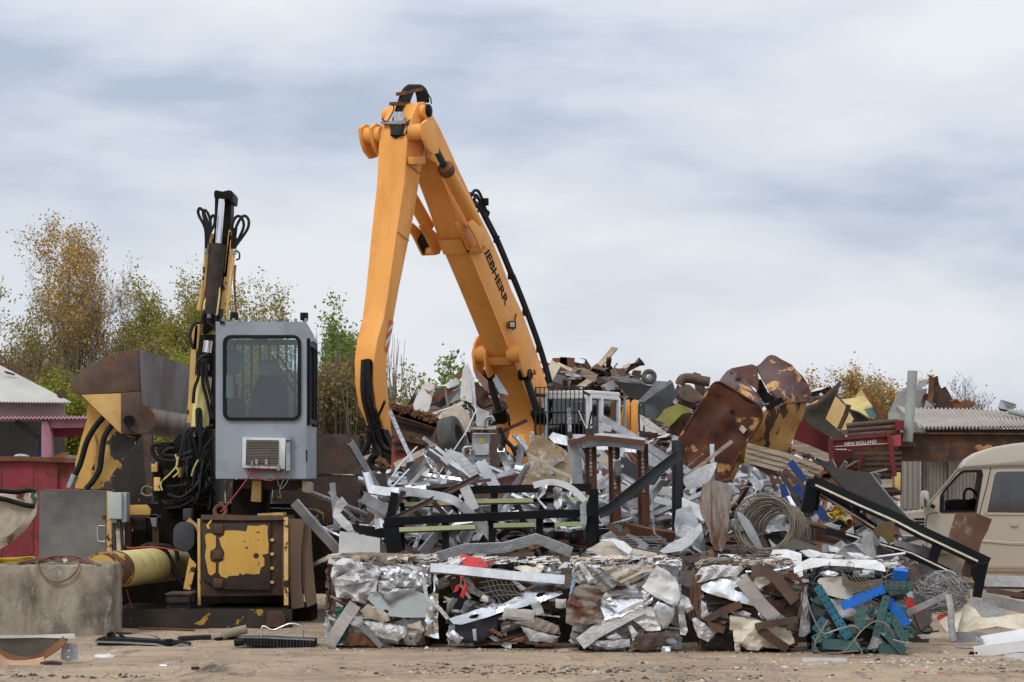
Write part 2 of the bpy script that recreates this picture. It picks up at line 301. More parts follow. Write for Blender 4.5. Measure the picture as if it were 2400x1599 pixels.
def tri2d(poly, cell, rng, holes=(), jit=0.):
    pts = []; edges = []
    def ring(pl, dens):
        o = len(pts); loc = []
        for i in range(len(pl)):
            a = Vector(pl[i]); b = Vector(pl[(i+1) % len(pl)]); n = max(1, int((b-a).length/cell)) if dens else 1
            for k in range(n):
                p = a.lerp(b, k/n)
                if k and jit: p += Vector((rng.uniform(-jit, jit), rng.uniform(-jit, jit)))
                loc.append(p)
        pts.extend(loc); m = len(loc); edges.extend((o+i, o+(i+1) % m) for i in range(m)); return [(p.x, p.y) for p in loc]
    outer = ring(poly, True); hs = [ring(h, False) for h in holes]
    xs = [p[0] for p in outer]; ys = [p[1] for p in outer]
    rr_ = cell*.45; nb = {}
    for p in pts: nb.setdefault((int(p.x//rr_), int(p.y//rr_)), []).append(p)
    def far(q):
        i, j = int(q.x//rr_), int(q.y//rr_)
        return all((q-p).length > rr_ for a in (i-1, i, i+1) for b in (j-1, j, j+1) for p in nb.get((a, b), ()))
    y = min(ys)
    while y < max(ys):
        x = min(xs)
        while x < max(xs):
            q = Vector((x+rng.uniform(-.35, .35)*cell, y+rng.uniform(-.35, .35)*cell))
            if inside(q.x, q.y, outer) and not any(inside(q.x, q.y, h) for h in hs) and far(q): pts.append(q)
            x += cell
        y += cell*.87
    r = delaunay_2d_cdt(pts, edges, [], 0, 1e-6)
    vs, fs = r[0], r[2]; keep = []
    for f in fs:
        cx = sum(vs[i].x for i in f)/3; cy = sum(vs[i].y for i in f)/3
        if inside(cx, cy, outer) and not any(inside(cx, cy, h) for h in hs): keep.append(tuple(f))
    return [Vector(v) for v in vs], keep
def folds(rng, n, cell, amp):
    ks = [(rng.uniform(0, math.pi), rng.uniform(2.2, 6.)*cell, rng.random(), amp*rng.uniform(.5, 1.)) for _ in range(n)]
    sd = rng.random()*90; th0 = rng.uniform(0, 3.14); cr = [(th0+rng.gauss(0, .45), wl*rng.uniform(.8, 1.25), rng.random(), am) for wl, am in ((.34, .95), (.19, .7), (.11, .42), (.065, .22))]
    def h(x, y):
        z = 0
        for a, wl, ph, am in ks:
            t = ((x*math.cos(a)+y*math.sin(a))/wl+ph) % 1.0; z += am*(abs(t*2-1)*2-1)
        if amp > .009:                                    # long sharp pressed folds that die out here and there
            wx = noise.noise(Vector((x*4, y*4, sd)))*.045; k = max(.15, min(1.2, .65+1.6*noise.noise(Vector((x*3.1, y*3.1, sd+3)))))
            for a, wl, ph, am in cr:
                t = (((x+wx)*math.cos(a)+(y-wx)*math.sin(a))/wl+ph) % 1.0; z += amp*am*k*(abs(t*2-1)*2-1)
        return z
    return h
def thicken(vs, fs, th):
    n = len(vs); nor = [Vector((0, 0, 0)) for _ in vs]; cnt = {}
    for f in fs:
        m = (vs[f[1]]-vs[f[0]]).cross(vs[f[2]]-vs[f[0]])
        for i in f: nor[i] += m
        for a, b in ((f[0], f[1]), (f[1], f[2]), (f[2], f[0])):
            cnt[(min(a, b), max(a, b))] = cnt.get((min(a, b), max(a, b)), 0)+1
    back = [v-(m.normalized()*th if m.length > 1e-12 else Vector((0, th, 0))) for v, m in zip(vs, nor)]
    F2 = list(fs)+[tuple(n+i for i in reversed(f)) for f in fs]
    for f in fs:
        for a, b in ((f[0], f[1]), (f[1], f[2]), (f[2], f[0])):
            if cnt[(min(a, b), max(a, b))] == 1: F2.append((a, n+a, n+b, b))
    return list(vs)+back, F2
def sheet(name, m, pts, d, parent=None, th=.005, amp=.008, cell=.12, seed=1, tilt=0., holes=(), fold=3, jit=.004, smooth=25, corr=None, curl=0, **kw):
    """a sheet whose outline was read from the photograph, standing at depth d (metres); third value of a point: extra depth there"""
    rng = random.Random(seed); k = d/F; ymax = max(p[1] for p in pts)
    to2 = lambda p: ((p[0]-CX)*k, (HY-p[1])*k)
    poly = [to2(p) for p in pts]; dd = [(p[2] if len(p) > 2 else 0.) for p in pts]; hasd = any(dd); zb = (HY-ymax)*k
    vs, fs = tri2d(poly, cell, rng, [[to2(p) for p in h] for h in holes], jit)
    fo = folds(rng, fold, cell, amp); out_ = []
    for v in vs:
        dep = d+tilt*(v.y-zb)
        if hasd:
            sw = sd_ = 0
            for q, e_ in zip(poly, dd):
                w_ = 1/(((q[0]-v.x)**2+(q[1]-v.y)**2)**1.2+1e-5); sw += w_; sd_ += w_*e_
            dep += sd_/sw
        z = fo(v.x, v.y)+rng.uniform(-.25, .25)*amp
        if curl:
            db = 9.
            for q0, q1 in zip(poly, poly[1:]+poly[:1]):
                ex, ey = q1[0]-q0[0], q1[1]-q0[1]; t = max(0, min(1, ((v.x-q0[0])*ex+(v.y-q0[1])*ey)/(ex*ex+ey*ey+1e-9))); db = min(db, math.hypot(v.x-q0[0]-t*ex, v.y-q0[1]-t*ey))
            z -= curl*max(0, 1-db/.03)**2
        if corr: z += corr[1]*math.sin((v.x*math.cos(corr[2])+v.y*math.sin(corr[2]))*2*math.pi/corr[0])
        dep -= z; s_ = dep/d
        out_.append(Vector((v.x*s_, dep, CZ+v.y*s_)))
    # face the camera
    for i, f in enumerate(fs):
        nn = (out_[f[1]]-out_[f[0]]).cross(out_[f[2]]-out_[f[0]])
        if nn.dot(out_[f[0]]-CAMV) > 0: fs[i] = (f[0], f[2], f[1])
    V, F2 = thicken(out_, fs, th)
    return MB().add(V, F2).build(name, m, parent, smooth=smooth, **kw)
def bar(name, m, pts, d, prof, parent=None, roll=0, up=Vector((0, -1, 0)), smooth=30, sm=0, **kw):
    path = [P(p[0], p[1], d+(p[2] if len(p) > 2 else 0)) for p in pts]
    if sm: path = smooth_path(path, sm)
    return MB().sweep(path, prof, up, math.radians(roll)).build(name, m, parent, smooth=smooth, **kw)
def rod(name, m, pts, d, r, parent=None, n=8, sm=0, smooth=50, **kw):
    path = [P(p[0], p[1], d+(p[2] if len(p) > 2 else 0)) for p in pts]
    if sm: path = smooth_path(path, sm)
    rr = r
    if isinstance(r, (list, tuple)) and len(r) != len(path): rr = [r[0]+(r[-1]-r[0])*i/(len(path)-1) for i in range(len(path))]
    return MB().tube(path, rr, n).build(name, m, parent, smooth=smooth, **kw)
def slab(name, m, pts, d, ext, parent=None, bevel=0, smooth=30, **kw):
    """outline read from the photograph at depth d, extruded ext metres away from the camera"""
    a = [P(p[0], p[1], d+(p[2] if len(p) > 2 else 0)) for p in pts]
    return MB().prism(a, Vector((0, ext, 0))).build(name, m, parent, bevel=bevel, smooth=smooth, **kw)
def rrect(x0, y0, x1, y1, r, n=4):
    o = []
    for cx, cy, a0 in ((x1-r, y0+r, -90), (x1-r, y1-r, 0), (x0+r, y1-r, 90), (x0+r, y0+r, 180)):
        for i in range(n+1):
            a = math.radians(a0+90*i/n); o.append((cx+r*math.cos(a), cy+r*math.sin(a)))
    return o
def text_mesh(name, txt, quad, m, parent, bold=.03):
    """flat lettering mapped on the quad bottom-left, bottom-right, top-right, top-left (world points)"""
    cu = bpy.data.curves.new(name, 'FONT'); cu.body = txt; cu.offset = bold; cu.resolution_u = 3
    to = bpy.data.objects.new(name, cu); COL.objects.link(to)
    dg = bpy.context.evaluated_depsgraph_get(); me = bpy.data.meshes.new_from_object(to.evaluated_get(dg))
    bpy.data.objects.remove(to)
    xs = [v.co.x for v in me.vertices]; ys = [v.co.y for v in me.vertices]; x0, x1, y0, y1 = min(xs), max(xs), min(ys), max(ys)
    off = Vector(parent['_o']) if parent else Vector((0, 0, 0)); A, B, C_, D = (Vector(q) for q in quad)
    for v in me.vertices:
        s_ = (v.co.x-x0)/(x1-x0); t = (v.co.y-y0)/(y1-y0); v.co = A.lerp(B, s_).lerp(D.lerp(C_, s_), t)-off
    o = bpy.data.objects.new(name, me); COL.objects.link(o); o.parent = parent; me.materials.append(m); return o

# ------------------------------------------------------------------ ground
def ground_mat():
    m = bpy.data.materials.new('packed_dirt'); m.use_nodes = True; nt = m.node_tree; b = nt.nodes['Principled BSDF']
    tcn = nt.nodes.new('ShaderNodeTexCoord'); V = tcn.outputs['Object']
    mp = nt.nodes.new('ShaderNodeMapping'); mp.inputs['Scale'].default_value = (.55, 1.1, 1); nt.links.new(V, mp.inputs[0]); VS = mp.outputs[0]
    c = _mix(nt, (.40, .295, .185), (.255, .185, .118), _ramp(nt, _noise(nt, VS, .9, 7, .6), .38, .62))
    c = _mix(nt, c, (.43, .33, .235), _ramp(nt, _noise(nt, VS, 3.3, 8, .7, .3), .5, .72))
    c = _mix(nt, c, (.145, .10, .07), _ramp(nt, _noise(nt, VS, 2.1, 9, .72, .6), .57, .69))
    mp2 = nt.nodes.new('ShaderNodeMapping'); mp2.inputs['Scale'].default_value = (1, .3, 1); nt.links.new(V, mp2.inputs[0]); VG = mp2.outputs[0]
    c = _mix(nt, c, (.17, .122, .085), _ramp(nt, _noise(nt, VG, 4.5, 9, .72, .5), .53, .66))
    c = _mix(nt, c, (.50, .40, .29), _ramp(nt, _noise(nt, VG, 9, 7, .7, .3), .58, .72))
    c = _mix(nt, c, (.075, .055, .042), _ramp(nt, _noise(nt, VG, 1.3, 8, .7, .8), .60, .68))
    c = _mix(nt, c, (.10, .075, .055), _ramp(nt, _noise(nt, VG, 30, 6, .75), .62, .70))
    c = _mix(nt, c, (.60, .54, .46), _ramp(nt, _noise(nt, V, 41, 3, .6), .72, .78))
    nt.links.new(c, b.inputs['Base Color']); b.inputs['Roughness'].default_value = .95
    bp = nt.nodes.new('ShaderNodeBump'); bp.inputs['Strength'].default_value = .8; bp.inputs['Distance'].default_value = .03
    nt.links.new(_noise(nt, V, 18, 9, .7), bp.inputs['Height']); nt.links.new(bp.outputs[0], b.inputs['Normal'])
    return m
dirt_m = ground_mat()
xs = [-600, -200, -60, -20, -10]+[-6.5+i*.11 for i in range(119)]+[8, 12, 20, 60, 200, 600]
ys = [-60, 0, 10, 15]+[17.5+i*.11 for i in range(92)]+[28.5, 31, 35, 45, 60, 90, 150, 400, 1400]
def gz(x, y):
    fd = max(0, min(1, (y-16)/2, (29-y)/3, (7.5-abs(x))/1.5))
    return fd*(.022*noise.noise(Vector((x*.7, y*1.1, 3)))+.012*noise.noise(Vector((x*3, y*4, 7)))+.006*noise.noise(Vector((x*9, y*9, 1))))
mb = MB(); nx = len(xs)
mb.add([Vector((x, y, gz(x, y)-.004)) for y in ys for x in xs], [(j*nx+i, j*nx+i+1, (j+1)*nx+i+1, (j+1)*nx+i) for j in range(len(ys)-1) for i in range(nx-1)])
g = mb.build('ground', dirt_m, kind='structure', smooth=60)
g['label'] = 'packed tan dirt yard strewn with small debris'
# ------------------------------------------------------------------ orange material handler (far)
TH = math.radians(27)
U = Vector((-math.sin(TH), -math.cos(TH), 0)); W = Vector((math.cos(TH), -math.sin(TH), 0)); LO = P(1255, 1080, 56)
def UP(px, py, w_):
    dr = Vector(((px-CX)/F, 1, (HY-py)/F)); return CAMV+dr*((LO+W*w_-CAMV).dot(W)/dr.dot(W))
def wplate(mb, pts, w0, w1):
    return mb.prism([UP(p[0], p[1], w0) for p in pts], W*(w1-w0))
def wtube(mb, pts, w_, r, n=14, sm=0):
    path = [UP(p[0], p[1], w_) for p in pts]
    return mb.tube(smooth_path(path, sm) if sm else path, r, n)
lb = thing('material_handler', 'orange scrap handler with raised boom and white cab behind the scrap heap', 'excavator', (LO.x+.6, LO.y+2, 0))
UND = [(p.x, p.y) for p in smooth_path([Vector((x, y, 0)) for x, y in ((1024, 384), (1058, 475), (1088, 562), (1132, 668), (1170, 762), (1197, 832), (1226, 900), (1245, 955), (1252, 1000), (1241, 1044))], 3)]
boom = z7([(590, 240), (670, 390), (730, 520), (800, 680), (880, 850), (950, 1010), (1030, 1170), (1110, 1350)]) + \
    z8([(1204, 241), (1280, 400), (1385, 690), (1460, 930), (1490, 1080), (1480, 1300)]) + UND[::-1] + \
    z7([(560, 590), (490, 420), (505, 260)])
bo = wplate(MB(), boom, .31, -.31).build('boom', orangep, lb, bevel=.025)
# seams and flanges on the boom
mb = MB()
for pts in (UND[:16],):
    for w_ in (.31, -.31): mb.sweep([UP(p[0], p[1], w_) for p in pts], rect(.05, .03), W)
mb.build('boom_flange', orangep, bo)
for pts in (z7([(830, 1195), (870, 1300)]), z8([(1185, 715), (1205, 770)])):
    a = UP(*pts[0], .30); b = UP(*pts[1], .30)
    MB().prism([a, b, b+U*.04, a+U*.04], -W*.60).build('seam_plate', orangep, bo, bevel=.01)
# stick, tapering towards its tip
stl = z7([(500, 196), (455, 300), (430, 400), (420, 500), (400, 780), (345, 1140)])+z8([(334, 241), (300, 440), (255, 590), (232, 730), (228, 900), (245, 1060), (290, 1170), (325, 1330)])
str_ = z8([(365, 1335), (352, 1200), (335, 1010), (320, 830), (330, 680), (365, 480), (405, 250)])+z7([(435, 1200), (475, 1000), (525, 680), (560, 560), (580, 400), (602, 280), (590, 212), (545, 184)])
def shw(py): return .345-.16*max(0, min(1, (py-380)/680))
po = stl+str_
A_ = [UP(p[0], p[1], shw(p[1])) for p in po]; ex = [W*(-2*shw(p[1])) for p in po]
stk = MB().prism(A_, ex).build('stick', orangep, lb, bevel=.03)
# head ears
mb = MB()
ear = z7([(500, 196), (545, 184), (590, 212), (604, 280), (585, 380), (540, 470), (470, 470), (440, 420), (455, 300)])
wplate(MB(), ear, .40, .33).build('head_plate', orangep, stk, bevel=.015); wplate(MB(), ear, -.33, -.40).build('head_plate', orangep, stk, bevel=.015)
ow = .78
br = z7([(535, 345), (572, 314), (608, 330), (640, 420), (652, 500), (655, 560), (612, 572), (572, 520), (548, 450)])
for s_ in (1, -1):
    mb = MB()
    if s_ > 0: wplate(mb, br, ow, ow-.07); wplate(mb, br, ow-.26, ow-.33)
    else:
        base = [UP(p[0], p[1], ow) for p in br]
        mb.prism([q-W*(2*ow-.07) for q in base], -W*.07); mb.prism([q-W*(2*ow-.33) for q in base], -W*.07)
    c = UP(*z7([(575, 400)])[0], ow)
    mb.tube([c-W*(.05 if s_ > 0 else 2*ow-.05), c-W*(.45 if s_ > 0 else 2*ow-.45)], .17, 18)
    mb.build('cylinder_bracket', orangep, stk, bevel=.008)
pin = UP(*z7([(560, 260)])[0], .5)
MB().lathe(pin, -W, [(-.02, .10), (0, .15), (.12, .16), (.9, .16), (1.0, .15), (1.02, .1)], 20).build('pivot_pin', orangep, stk)
MB().lathe(UP(*z7([(578, 250)])[0], .52), W, [(-.06, .14), (.02, .14), (.05, .09)], 16).build('pin_cap', grease, stk)
# stick cylinders
for s_ in (1, -1):
    k = 0 if s_ > 0 else -2*.60
    bp_ = z7([(868, 1078), (905, 1050), (940, 1085), (1035, 1178), (1034, 1235), (1003, 1290), (965, 1270), (915, 1160)])
    mb = MB()
    for w0 in (.74, .44): mb.prism([UP(p[0], p[1], .74)+W*(w0-.74+(k*1.0 if s_ < 0 else 0)+(0 if s_ > 0 else .02)) for p in bp_], -W*.05)
    a = UP(*z7([(985, 1265)])[0], .74)+W*(k if s_ < 0 else 0); mb.tube([a, a-W*.34], .09, 12)
    mb.build('cylinder_mount', orangep, bo, bevel=.01)
    gi = z7([(885, 1100), (960, 1130), (1000, 1200), (985, 1285), (880, 1290), (835, 1190)])
    MB().prism([UP(p[0], p[1], .42)+W*(k*.92 if s_ < 0 else 0) for p in gi], -W*.06).build('greasy_shade_plate', grease, bo)  # dark plate between the mount plates: black grease plus painted-in occlusion
    p0 = UP(*z7([(930, 1085)])[0], .60)+W*k; p1 = UP(*z7([(695, 655)])[0], .60)+W*k; p2 = UP(*z7([(632, 535)])[0], .60)+W*k
    cy = MB().tube([p0, p0.lerp(p1, .9), p1], [.145, .145, .15], 18).build('stick_cylinder', orangep, lb)
    MB().lathe(p1, p2-p1, [(-.22, .155), (-.16, .175), (-.02, .175), (.02, .12)], 16).build('cylinder_head', rusto, cy)
    MB().tube([p1, p2], .075, 14).build('piston_rod', darkst, cy)
    MB().tube([p0+U*.16+Vector((0, 0, .1)), p0.lerp(p1, .95)+U*-.12+Vector((0, 0, .17))], .03, 6).build('cylinder_hose', rubber, cy)
# boom lift brackets and cylinders
ears = z8([(1305, 556), (1330, 572), (1346, 640), (1348, 740), (1332, 830), (1300, 858), (1278, 790), (1270, 700), (1282, 610)])
for s_ in (1, -1):
    k = 0 if s_ > 0 else -1.24
    mb = MB(); q = [UP(p[0], p[1], .66)+W*k for p in ears]
    if s_ > 0: mb.prism(q, -W*.06)
    else: mb.prism([p+W*(-.02) for p in q], W*.06); mb.prism([p+W*.28 for p in q], W*.05)
    c = UP(*z8([(1290, 690)])[0], .62)+W*k; mb.tube([c, c+W*(-.36 if s_ > 0 else .36)], .2, 18)
    mb.build('lift_bracket', orangep, bo, bevel=.01)
    p0 = UP(*z8([(1300, 840)])[0], .55)+W*k*.92; p1 = UP(*z8([(1392, 1120)])[0], .55)+W*k*.92; p2 = UP(*z8([(1470, 1440)])[0], .55)+W*k*.92
    if s_ < 0:
        p0 = UP(*z8([(1035, 840)])[0], -.6); p1 = UP(*z8([(1118, 1105)])[0], -.6); p2 = UP(*z8([(1205, 1440)])[0], -.6)
    cy = MB().tube([p1, p2], .13, 16).build('lift_cylinder', orangep, lb)
    MB().tube([p0, p1], .085, 14).build('piston_rod', darkst, cy)
    MB().lathe(p1, p0-p1, [(-.25, .15), (.0, .17), (.08, .17), (.1, .1)], 14).build('cylinder_head', grease, cy)
    MB().lathe(p0, W, [(-.13, .13), (.13, .13)], 14).build('rod_eye', grease, cy)
hk = z8([(1325, 845), (1332, 815), (1350, 830), (1368, 835), (1362, 805)])
MB().tube(smooth_path([UP(p[0], p[1], .68) for p in hk], 4), .022, 6).build('hose_hook', rusto, bo)
# letters on the boom side
q = [UP(*p, .316) for p in (z7([(968, 1245)])[0], z8([(1160, 358)])[0], z8([(1183, 314)])[0], z7([(1005, 1215)])[0])]
text_mesh('lettering', 'LIEBHERR', q, steelk, bo, bold=.035)
# hazard stripes on the stick side
mredw = mat('hazard_red', (.68, .10, .035), None, 3, rough=.4, dirt=.15, var=0)
def sp(pts, nm, m):
    vs = [UP(p[0], p[1], shw(p[1])+.012) for p in z8(pts)]; MB().add(vs, [tuple(range(len(vs)))]).build(nm, m, stk, smooth=0)
sp([(346, 449), (371, 466), (338, 505), (340, 484)], 'hazard_stripe', mredw)
sp([(371, 468), (365, 500), (327, 548), (337, 507)], 'hazard_stripe', whitep)
sp([(365, 502), (357, 540), (317, 596), (326, 550)], 'hazard_stripe', mredw)
sp([(356, 542), (350, 580), (308, 656), (316, 598)], 'hazard_stripe', whitep)
sp([(349, 584), (338, 640), (326, 687), (307, 658)], 'hazard_stripe', mredw)
for pts in (z7([(345, 1138), (436, 1204)]), z7([(416, 632), (522, 716)])):
    a, b = (UP(p[0], p[1], shw(p[1])+.004) for p in pts); MB().sweep([a, b], rect(.02, .01), W).build('weld_seam', mat('weld_bead', (.50, .21, .05), None, 3, rough=.6), stk)
# small lugs on the stick
mb = MB()
for pts in (z7([(463, 588), (556, 584), (556, 640), (470, 642)]), ):
    wplate(MB(), pts, .50, .37).build('stick_lug', orangep, stk, bevel=.01)
wplate(MB(), z7([(463, 588), (500, 586), (500, 640), (470, 642)]), -.40, -.52).build('stick_lug', orangep, stk, bevel=.01)
# hose slot in the stick front, hoses over the head and down to the grab
def front(pts, w_=0, o=.05):
    r = []
    for p in pts:
        bx = None
        for a, b in zip(stl, stl[1:]):
            if a[1] <= p[1] <= b[1]: t = (p[1]-a[1])/(b[1]-a[1]+1e-6); bx = a[0]+(b[0]-a[0])*t
        if bx is None: bx = stl[-1][0] if p[1] > stl[-1][1] else stl[0][0]
        hw = shw(p[1]); e_ = UP(bx, p[1], hw)
        dr = Vector(((p[0]-CX)/F, 1, (HY-p[1])/F)); t = (e_-CAMV).dot(U)/dr.dot(U); r.append(CAMV+dr*t+U*o)
    return r
slot = front(z8([(155, 800), (162, 735), (185, 727), (215, 730), (228, 750), (224, 900), (238, 1000), (262, 1130), (292, 1210), (225, 1225), (190, 1180), (160, 1050), (148, 920)]), o=.035)
MB().prism(slot, U*.02).build('hose_slot', grease, stk, smooth=0)
for i, (dx, r) in enumerate(((0, .05), (16, .055), (34, .055), (50, .045))):
    pts = z8([(172+dx*.7, 735), (165+dx, 900), (175+dx, 1020), (205+dx, 1140), (232+dx*.8, 1230), (248+dx*.6, 1330), (256+dx*.3, 1420)])
    MB().tube(smooth_path(front(pts, o=.09+.02*(i % 2)), 4), r, 8).build('hose', rubber, stk)
MB().prism(front(z8([(205, 1200), (285, 1190), (292, 1215), (210, 1222)]), o=.17), -U*.05).build('hose_clamp', grease, stk)
MB().tube(smooth_path(front(z8([(222, 1010), (248, 1075), (285, 1150), (310, 1110), (345, 1030)]), o=.22), 4), .03, 6).build('hose', rubber, stk)
for pts in ([(240, 1230), (235, 1320), (170, 1420), (145, 1520), (170, 1568), (240, 1530), (330, 1540), (430, 1510), (455, 1440), (400, 1380), (330, 1340), (290, 1230)],
            [(225, 1230), (225, 1310), (190, 1380), (150, 1460), (150, 1540), (250, 1568), (300, 1590)],
            [(262, 1240), (285, 1330), (310, 1380), (318, 1420)]):
    MB().tube(smooth_path(front(z8(pts), o=.2), 4), .045, 8).build('hose', rubber, stk)
gr = MB()
ringp = [(300+75*math.cos(a), 1460+60*math.sin(a)) for a in [i*math.pi/10 for i in range(21)]]
gr.tube(front(z8(ringp), o=.12), .075, 8); gr.build('grab_ring', grease, stk)
MB().prism(front(z8([(232, 1230), (300, 1220), (345, 1330), (380, 1380), (330, 1430), (270, 1430), (235, 1380)]), o=.06), -U*.25).build('grab_link', grease, stk, bevel=.02)
MB().prism(front(z7([(300, 350), (395, 350), (392, 400), (370, 440), (335, 458), (312, 430), (300, 390)]), o=.012), U*.012).build('hose_opening', grease, stk, smooth=0)
for i in range(5):
    x = 318+i*16
    pts = z7([(x+2, 435), (x+4, 360), (x+10, 300), (x+30, 240), (x+55, 160), (x+85, 95), (x+130, 70), (x+175, 110), (x+190, 190)])
    pw = [UP(p[0], p[1], .0) for p in pts]
    e0 = front(z7([(x+2, 435), (x+4, 360)]), o=.04)
    pw[0] = e0[0]; pw[1] = e0[1]
    MB().tube(smooth_path(pw, 5), .045, 8).build('hose', rubber, stk)
    MB().tube([e0[1]+Vector((0, 0, .02)), e0[1]+Vector((.02, 0, .28))], .05, 8).build('hose_fitting', galv, stk)
mb = MB()
for (a, b) in (((355, 128), (520, 90)), ((305, 198), (480, 208))):
    mb = MB(); pa, pb = UP(*z7([a])[0], .0), UP(*z7([b])[0], .0); mb.sweep([pa, pb], rect(.11, .07), Vector((0, 0, 1))); mb.build('hose_bracket', rusto, stk)
pa, pb = front(z7([(250, 342), (432, 338)]), o=.06); MB().sweep([pa, pb], rect(.13, .06), Vector((0, 0, 1))).build('clamp_bar', galvd, stk)
for pts in ([(235, 310), (270, 330), (300, 290), (325, 230), (310, 200)], [(430, 340), (410, 420), (390, 430), (400, 380), (470, 300), (530, 460)], [(540, 90), (590, 150), (600, 200)], [(455, 300), (480, 380), (540, 470)]):
    MB().tube(smooth_path([UP(p[0], p[1], .36) for p in z7(pts)], 4), .014, 5).build('control_wire', rubber, stk)
# hoses along the boom's back
hp = z7([(700, 620), (760, 720), (860, 900), (930, 960), (985, 1060), (1070, 1230), (1170, 1470)])+z8([(1190, 150), (1290, 400), (1390, 680), (1452, 900)])
for k in range(3):
    MB().tube(smooth_path([UP(p[0]+k*3.2+(4 if i > 2 else 0), p[1]-k*1.5, .26-.12*k) for i, p in enumerate(hp)], 3), .038, 6).build('hose', rubber, bo)
for p in z7([(985, 920), (1065, 1195), (1170, 1465)])+z8([(1185, 140), (1288, 400), (1385, 660)]):
    c = UP(p[0]+4, p[1], .28); MB().box(c, (.14, .14, .16)).build('hose_clamp', grease, bo, bevel=.02)
for pts in ([(830, 840), (890, 860), (920, 835), (950, 850), (980, 920), (1000, 980), (1020, 1000), (1000, 1040)], [(880, 900), (900, 870), (940, 880), (960, 960), (930, 1000)], [(915, 920), (920, 885), (945, 895), (975, 960), (985, 1040)]):
    MB().tube(smooth_path([UP(p[0], p[1], .25) for p in z7(pts)], 4), .035, 6).build('hose', rubber, bo)
# work lamp on the boom
c = UP(*z8([(1208, 488)])[0], .42); lm = MB().box(c, (.17, .15, .17)).build('work_lamp', grease, bo, bevel=.02)
MB().box(c+Vector((0, -.08, 0)), (.11, .02, .11)).build('lens', lampm, lm, bevel=.004)
MB().tube([UP(1202, 775, .35), UP(1210, 735, .33)], .015, 5).build('lamp_cable', rubber, lm)
# operator cab with guard grille
C0 = P(1380.5, 920, 54.5); cw, cl, ch = 1.11, 1.57, 1.75
def CB(a, b, z): return C0+W*(-a)+U*(-b)+Vector((0, 0, z))     # a: across to the boom, b: back along the door side, z: below the roof
cab = MB()
def beam(mb, p, q, s_=.07, up=Vector((0, 0, 1))): return mb.sweep([p, q], rect(s_, s_), up if abs((q-p).normalized().dot(up)) < .9 else U)
for a, b in ((0, 0), (cw, 0), (0, .62), (0, cl), (cw, cl)): beam(cab, CB(a, b, -.08), CB(a, b, -ch), .11)
beam(cab, CB(0, .07, -.14), CB(0, .07, -1.6), .05); beam(cab, CB(.0, .55, -.14), CB(0, .55, -1.6), .05)
for a0, b0, a1, b1_ in ((0, 0, cw, 0), (0, 0, 0, cl), (cw, 0, cw, cl), (0, cl, cw, cl)):
    for z in (-.09, -ch): beam(cab, CB(a0, b0, z), CB(a1, b1_, z), .09)
cb = cab.build('operator_cab', cabwht, lb, bevel=.012)
MB().prism([CB(-.05, -.05, -.05), CB(cw+.05, -.05, -.05), CB(cw+.05, cl+.05, -.05), CB(-.05, cl+.05, -.05)], Vector((0, 0, .10))).build('roof', cabwht, cb, bevel=.035)
MB().prism([CB(.04, .05, -1.45), CB(cw-.04, .05, -1.45), CB(cw-.04, cl-.05, -1.45), CB(.04, cl-.05, -1.45)], Vector((0, 0, -.3))).build('cab_floor', blackpl, cb)
MB().quad(CB(0.03, .01, -.12), CB(cw-.03, .01, -.12), CB(cw-.03, .01, -1.7), CB(.03, .01, -1.7)).build('windscreen', gl_lb, cb, smooth=0)
MB().quad(CB(.01, .10, -.16), CB(.01, .53, -.16), CB(.01, .53, -1.25), CB(.01, .10, -1.25)).build('door_window', gl_lb, cb, smooth=0)
MB().quad(CB(.01, .68, -.16), CB(.01, cl-.06, -.16), CB(.01, cl-.06, -1.25), CB(.01, .68, -1.25)).build('rear_side_window', gl_lb, cb, smooth=0)
MB().quad(CB(cw-.01, .08, -.16), CB(cw-.01, cl-.06, -.16), CB(cw-.01, cl-.06, -1.7), CB(cw-.01, .08, -1.7)).build('dark_side_fill', blackpl, cb, smooth=0)  # black panel added in place of glass so the cab interior reads dark
mb = MB(); mb.prism([CB(0, .06, -1.28), CB(0, .56, -1.28), CB(0, .56, -1.72), CB(0, .06, -1.72)], -W*.03); mb.prism([CB(0, .64, -1.28), CB(0, cl, -1.28), CB(0, cl, -1.72), CB(0, .64, -1.72)], -W*.03); mb.build('door_panel', cabwht, cb)
mb = MB(); c = CB(cw*.5, .95, -1.2); Rz = Matrix.Rotation(-TH, 3, 'Z')
mb.box(c, (.5, .5, .14), Rz); mb.box(c+U*-.22+Vector((0, 0, .38)), (.48, .14, .7), Rz); mb.box(c+U*-.22+Vector((0, 0, .82)), (.3, .1, .2), Rz); mb.build('seat', greyf, cb, bevel=.03)
MB().prism([CB(.06, cl-.03, -.2), CB(cw-.06, cl-.03, -.2), CB(cw-.06, cl-.03, -1.7), CB(.06, cl-.03, -1.7)], U*.03).build('rear_wall', blackpl, cb)
MB().box(CB(cw*.5, .22, -.28), (.9, .1, .14), Rz).build('sun_visor', blackpl, cb, bevel=.01)
mb = MB()
for i in range(12):
    a = 0.02+i*(cw+.1)/11
    mb.tube([CB(a-.03, -.32, .13), CB(a-.03, -.32, -1.35)], .021 if i in (0, 11) else .012, 6)
for z in (.12, -.45, -.72, -1.34): mb.tube([CB(-.03, -.32, z), CB(cw+.1, -.32, z)], .012, 6)
mb.tube([CB(-.01, 0, -.05), CB(-.01, -.32, .0)], .03, 6); mb.tube([CB(cw, 0, -.05), CB(cw+.05, -.32, -.05)], .045, 6)
mb.build('guard_grille', darkst, cb)
mb = MB(); mb.tube(smooth_path([CB(-.03, .02, -.5), CB(-.14, -.1, -.45), CB(-.14, -.1, -.7), CB(-.03, .02, -.75)], 3), .018, 6); mb.tube(smooth_path([CB(0, -.02, -.9), CB(-.1, -.2, -.7), CB(-.2, -.25, -.42)], 3), .018, 6); mb.build('mirror_arm', blackpl, cb)
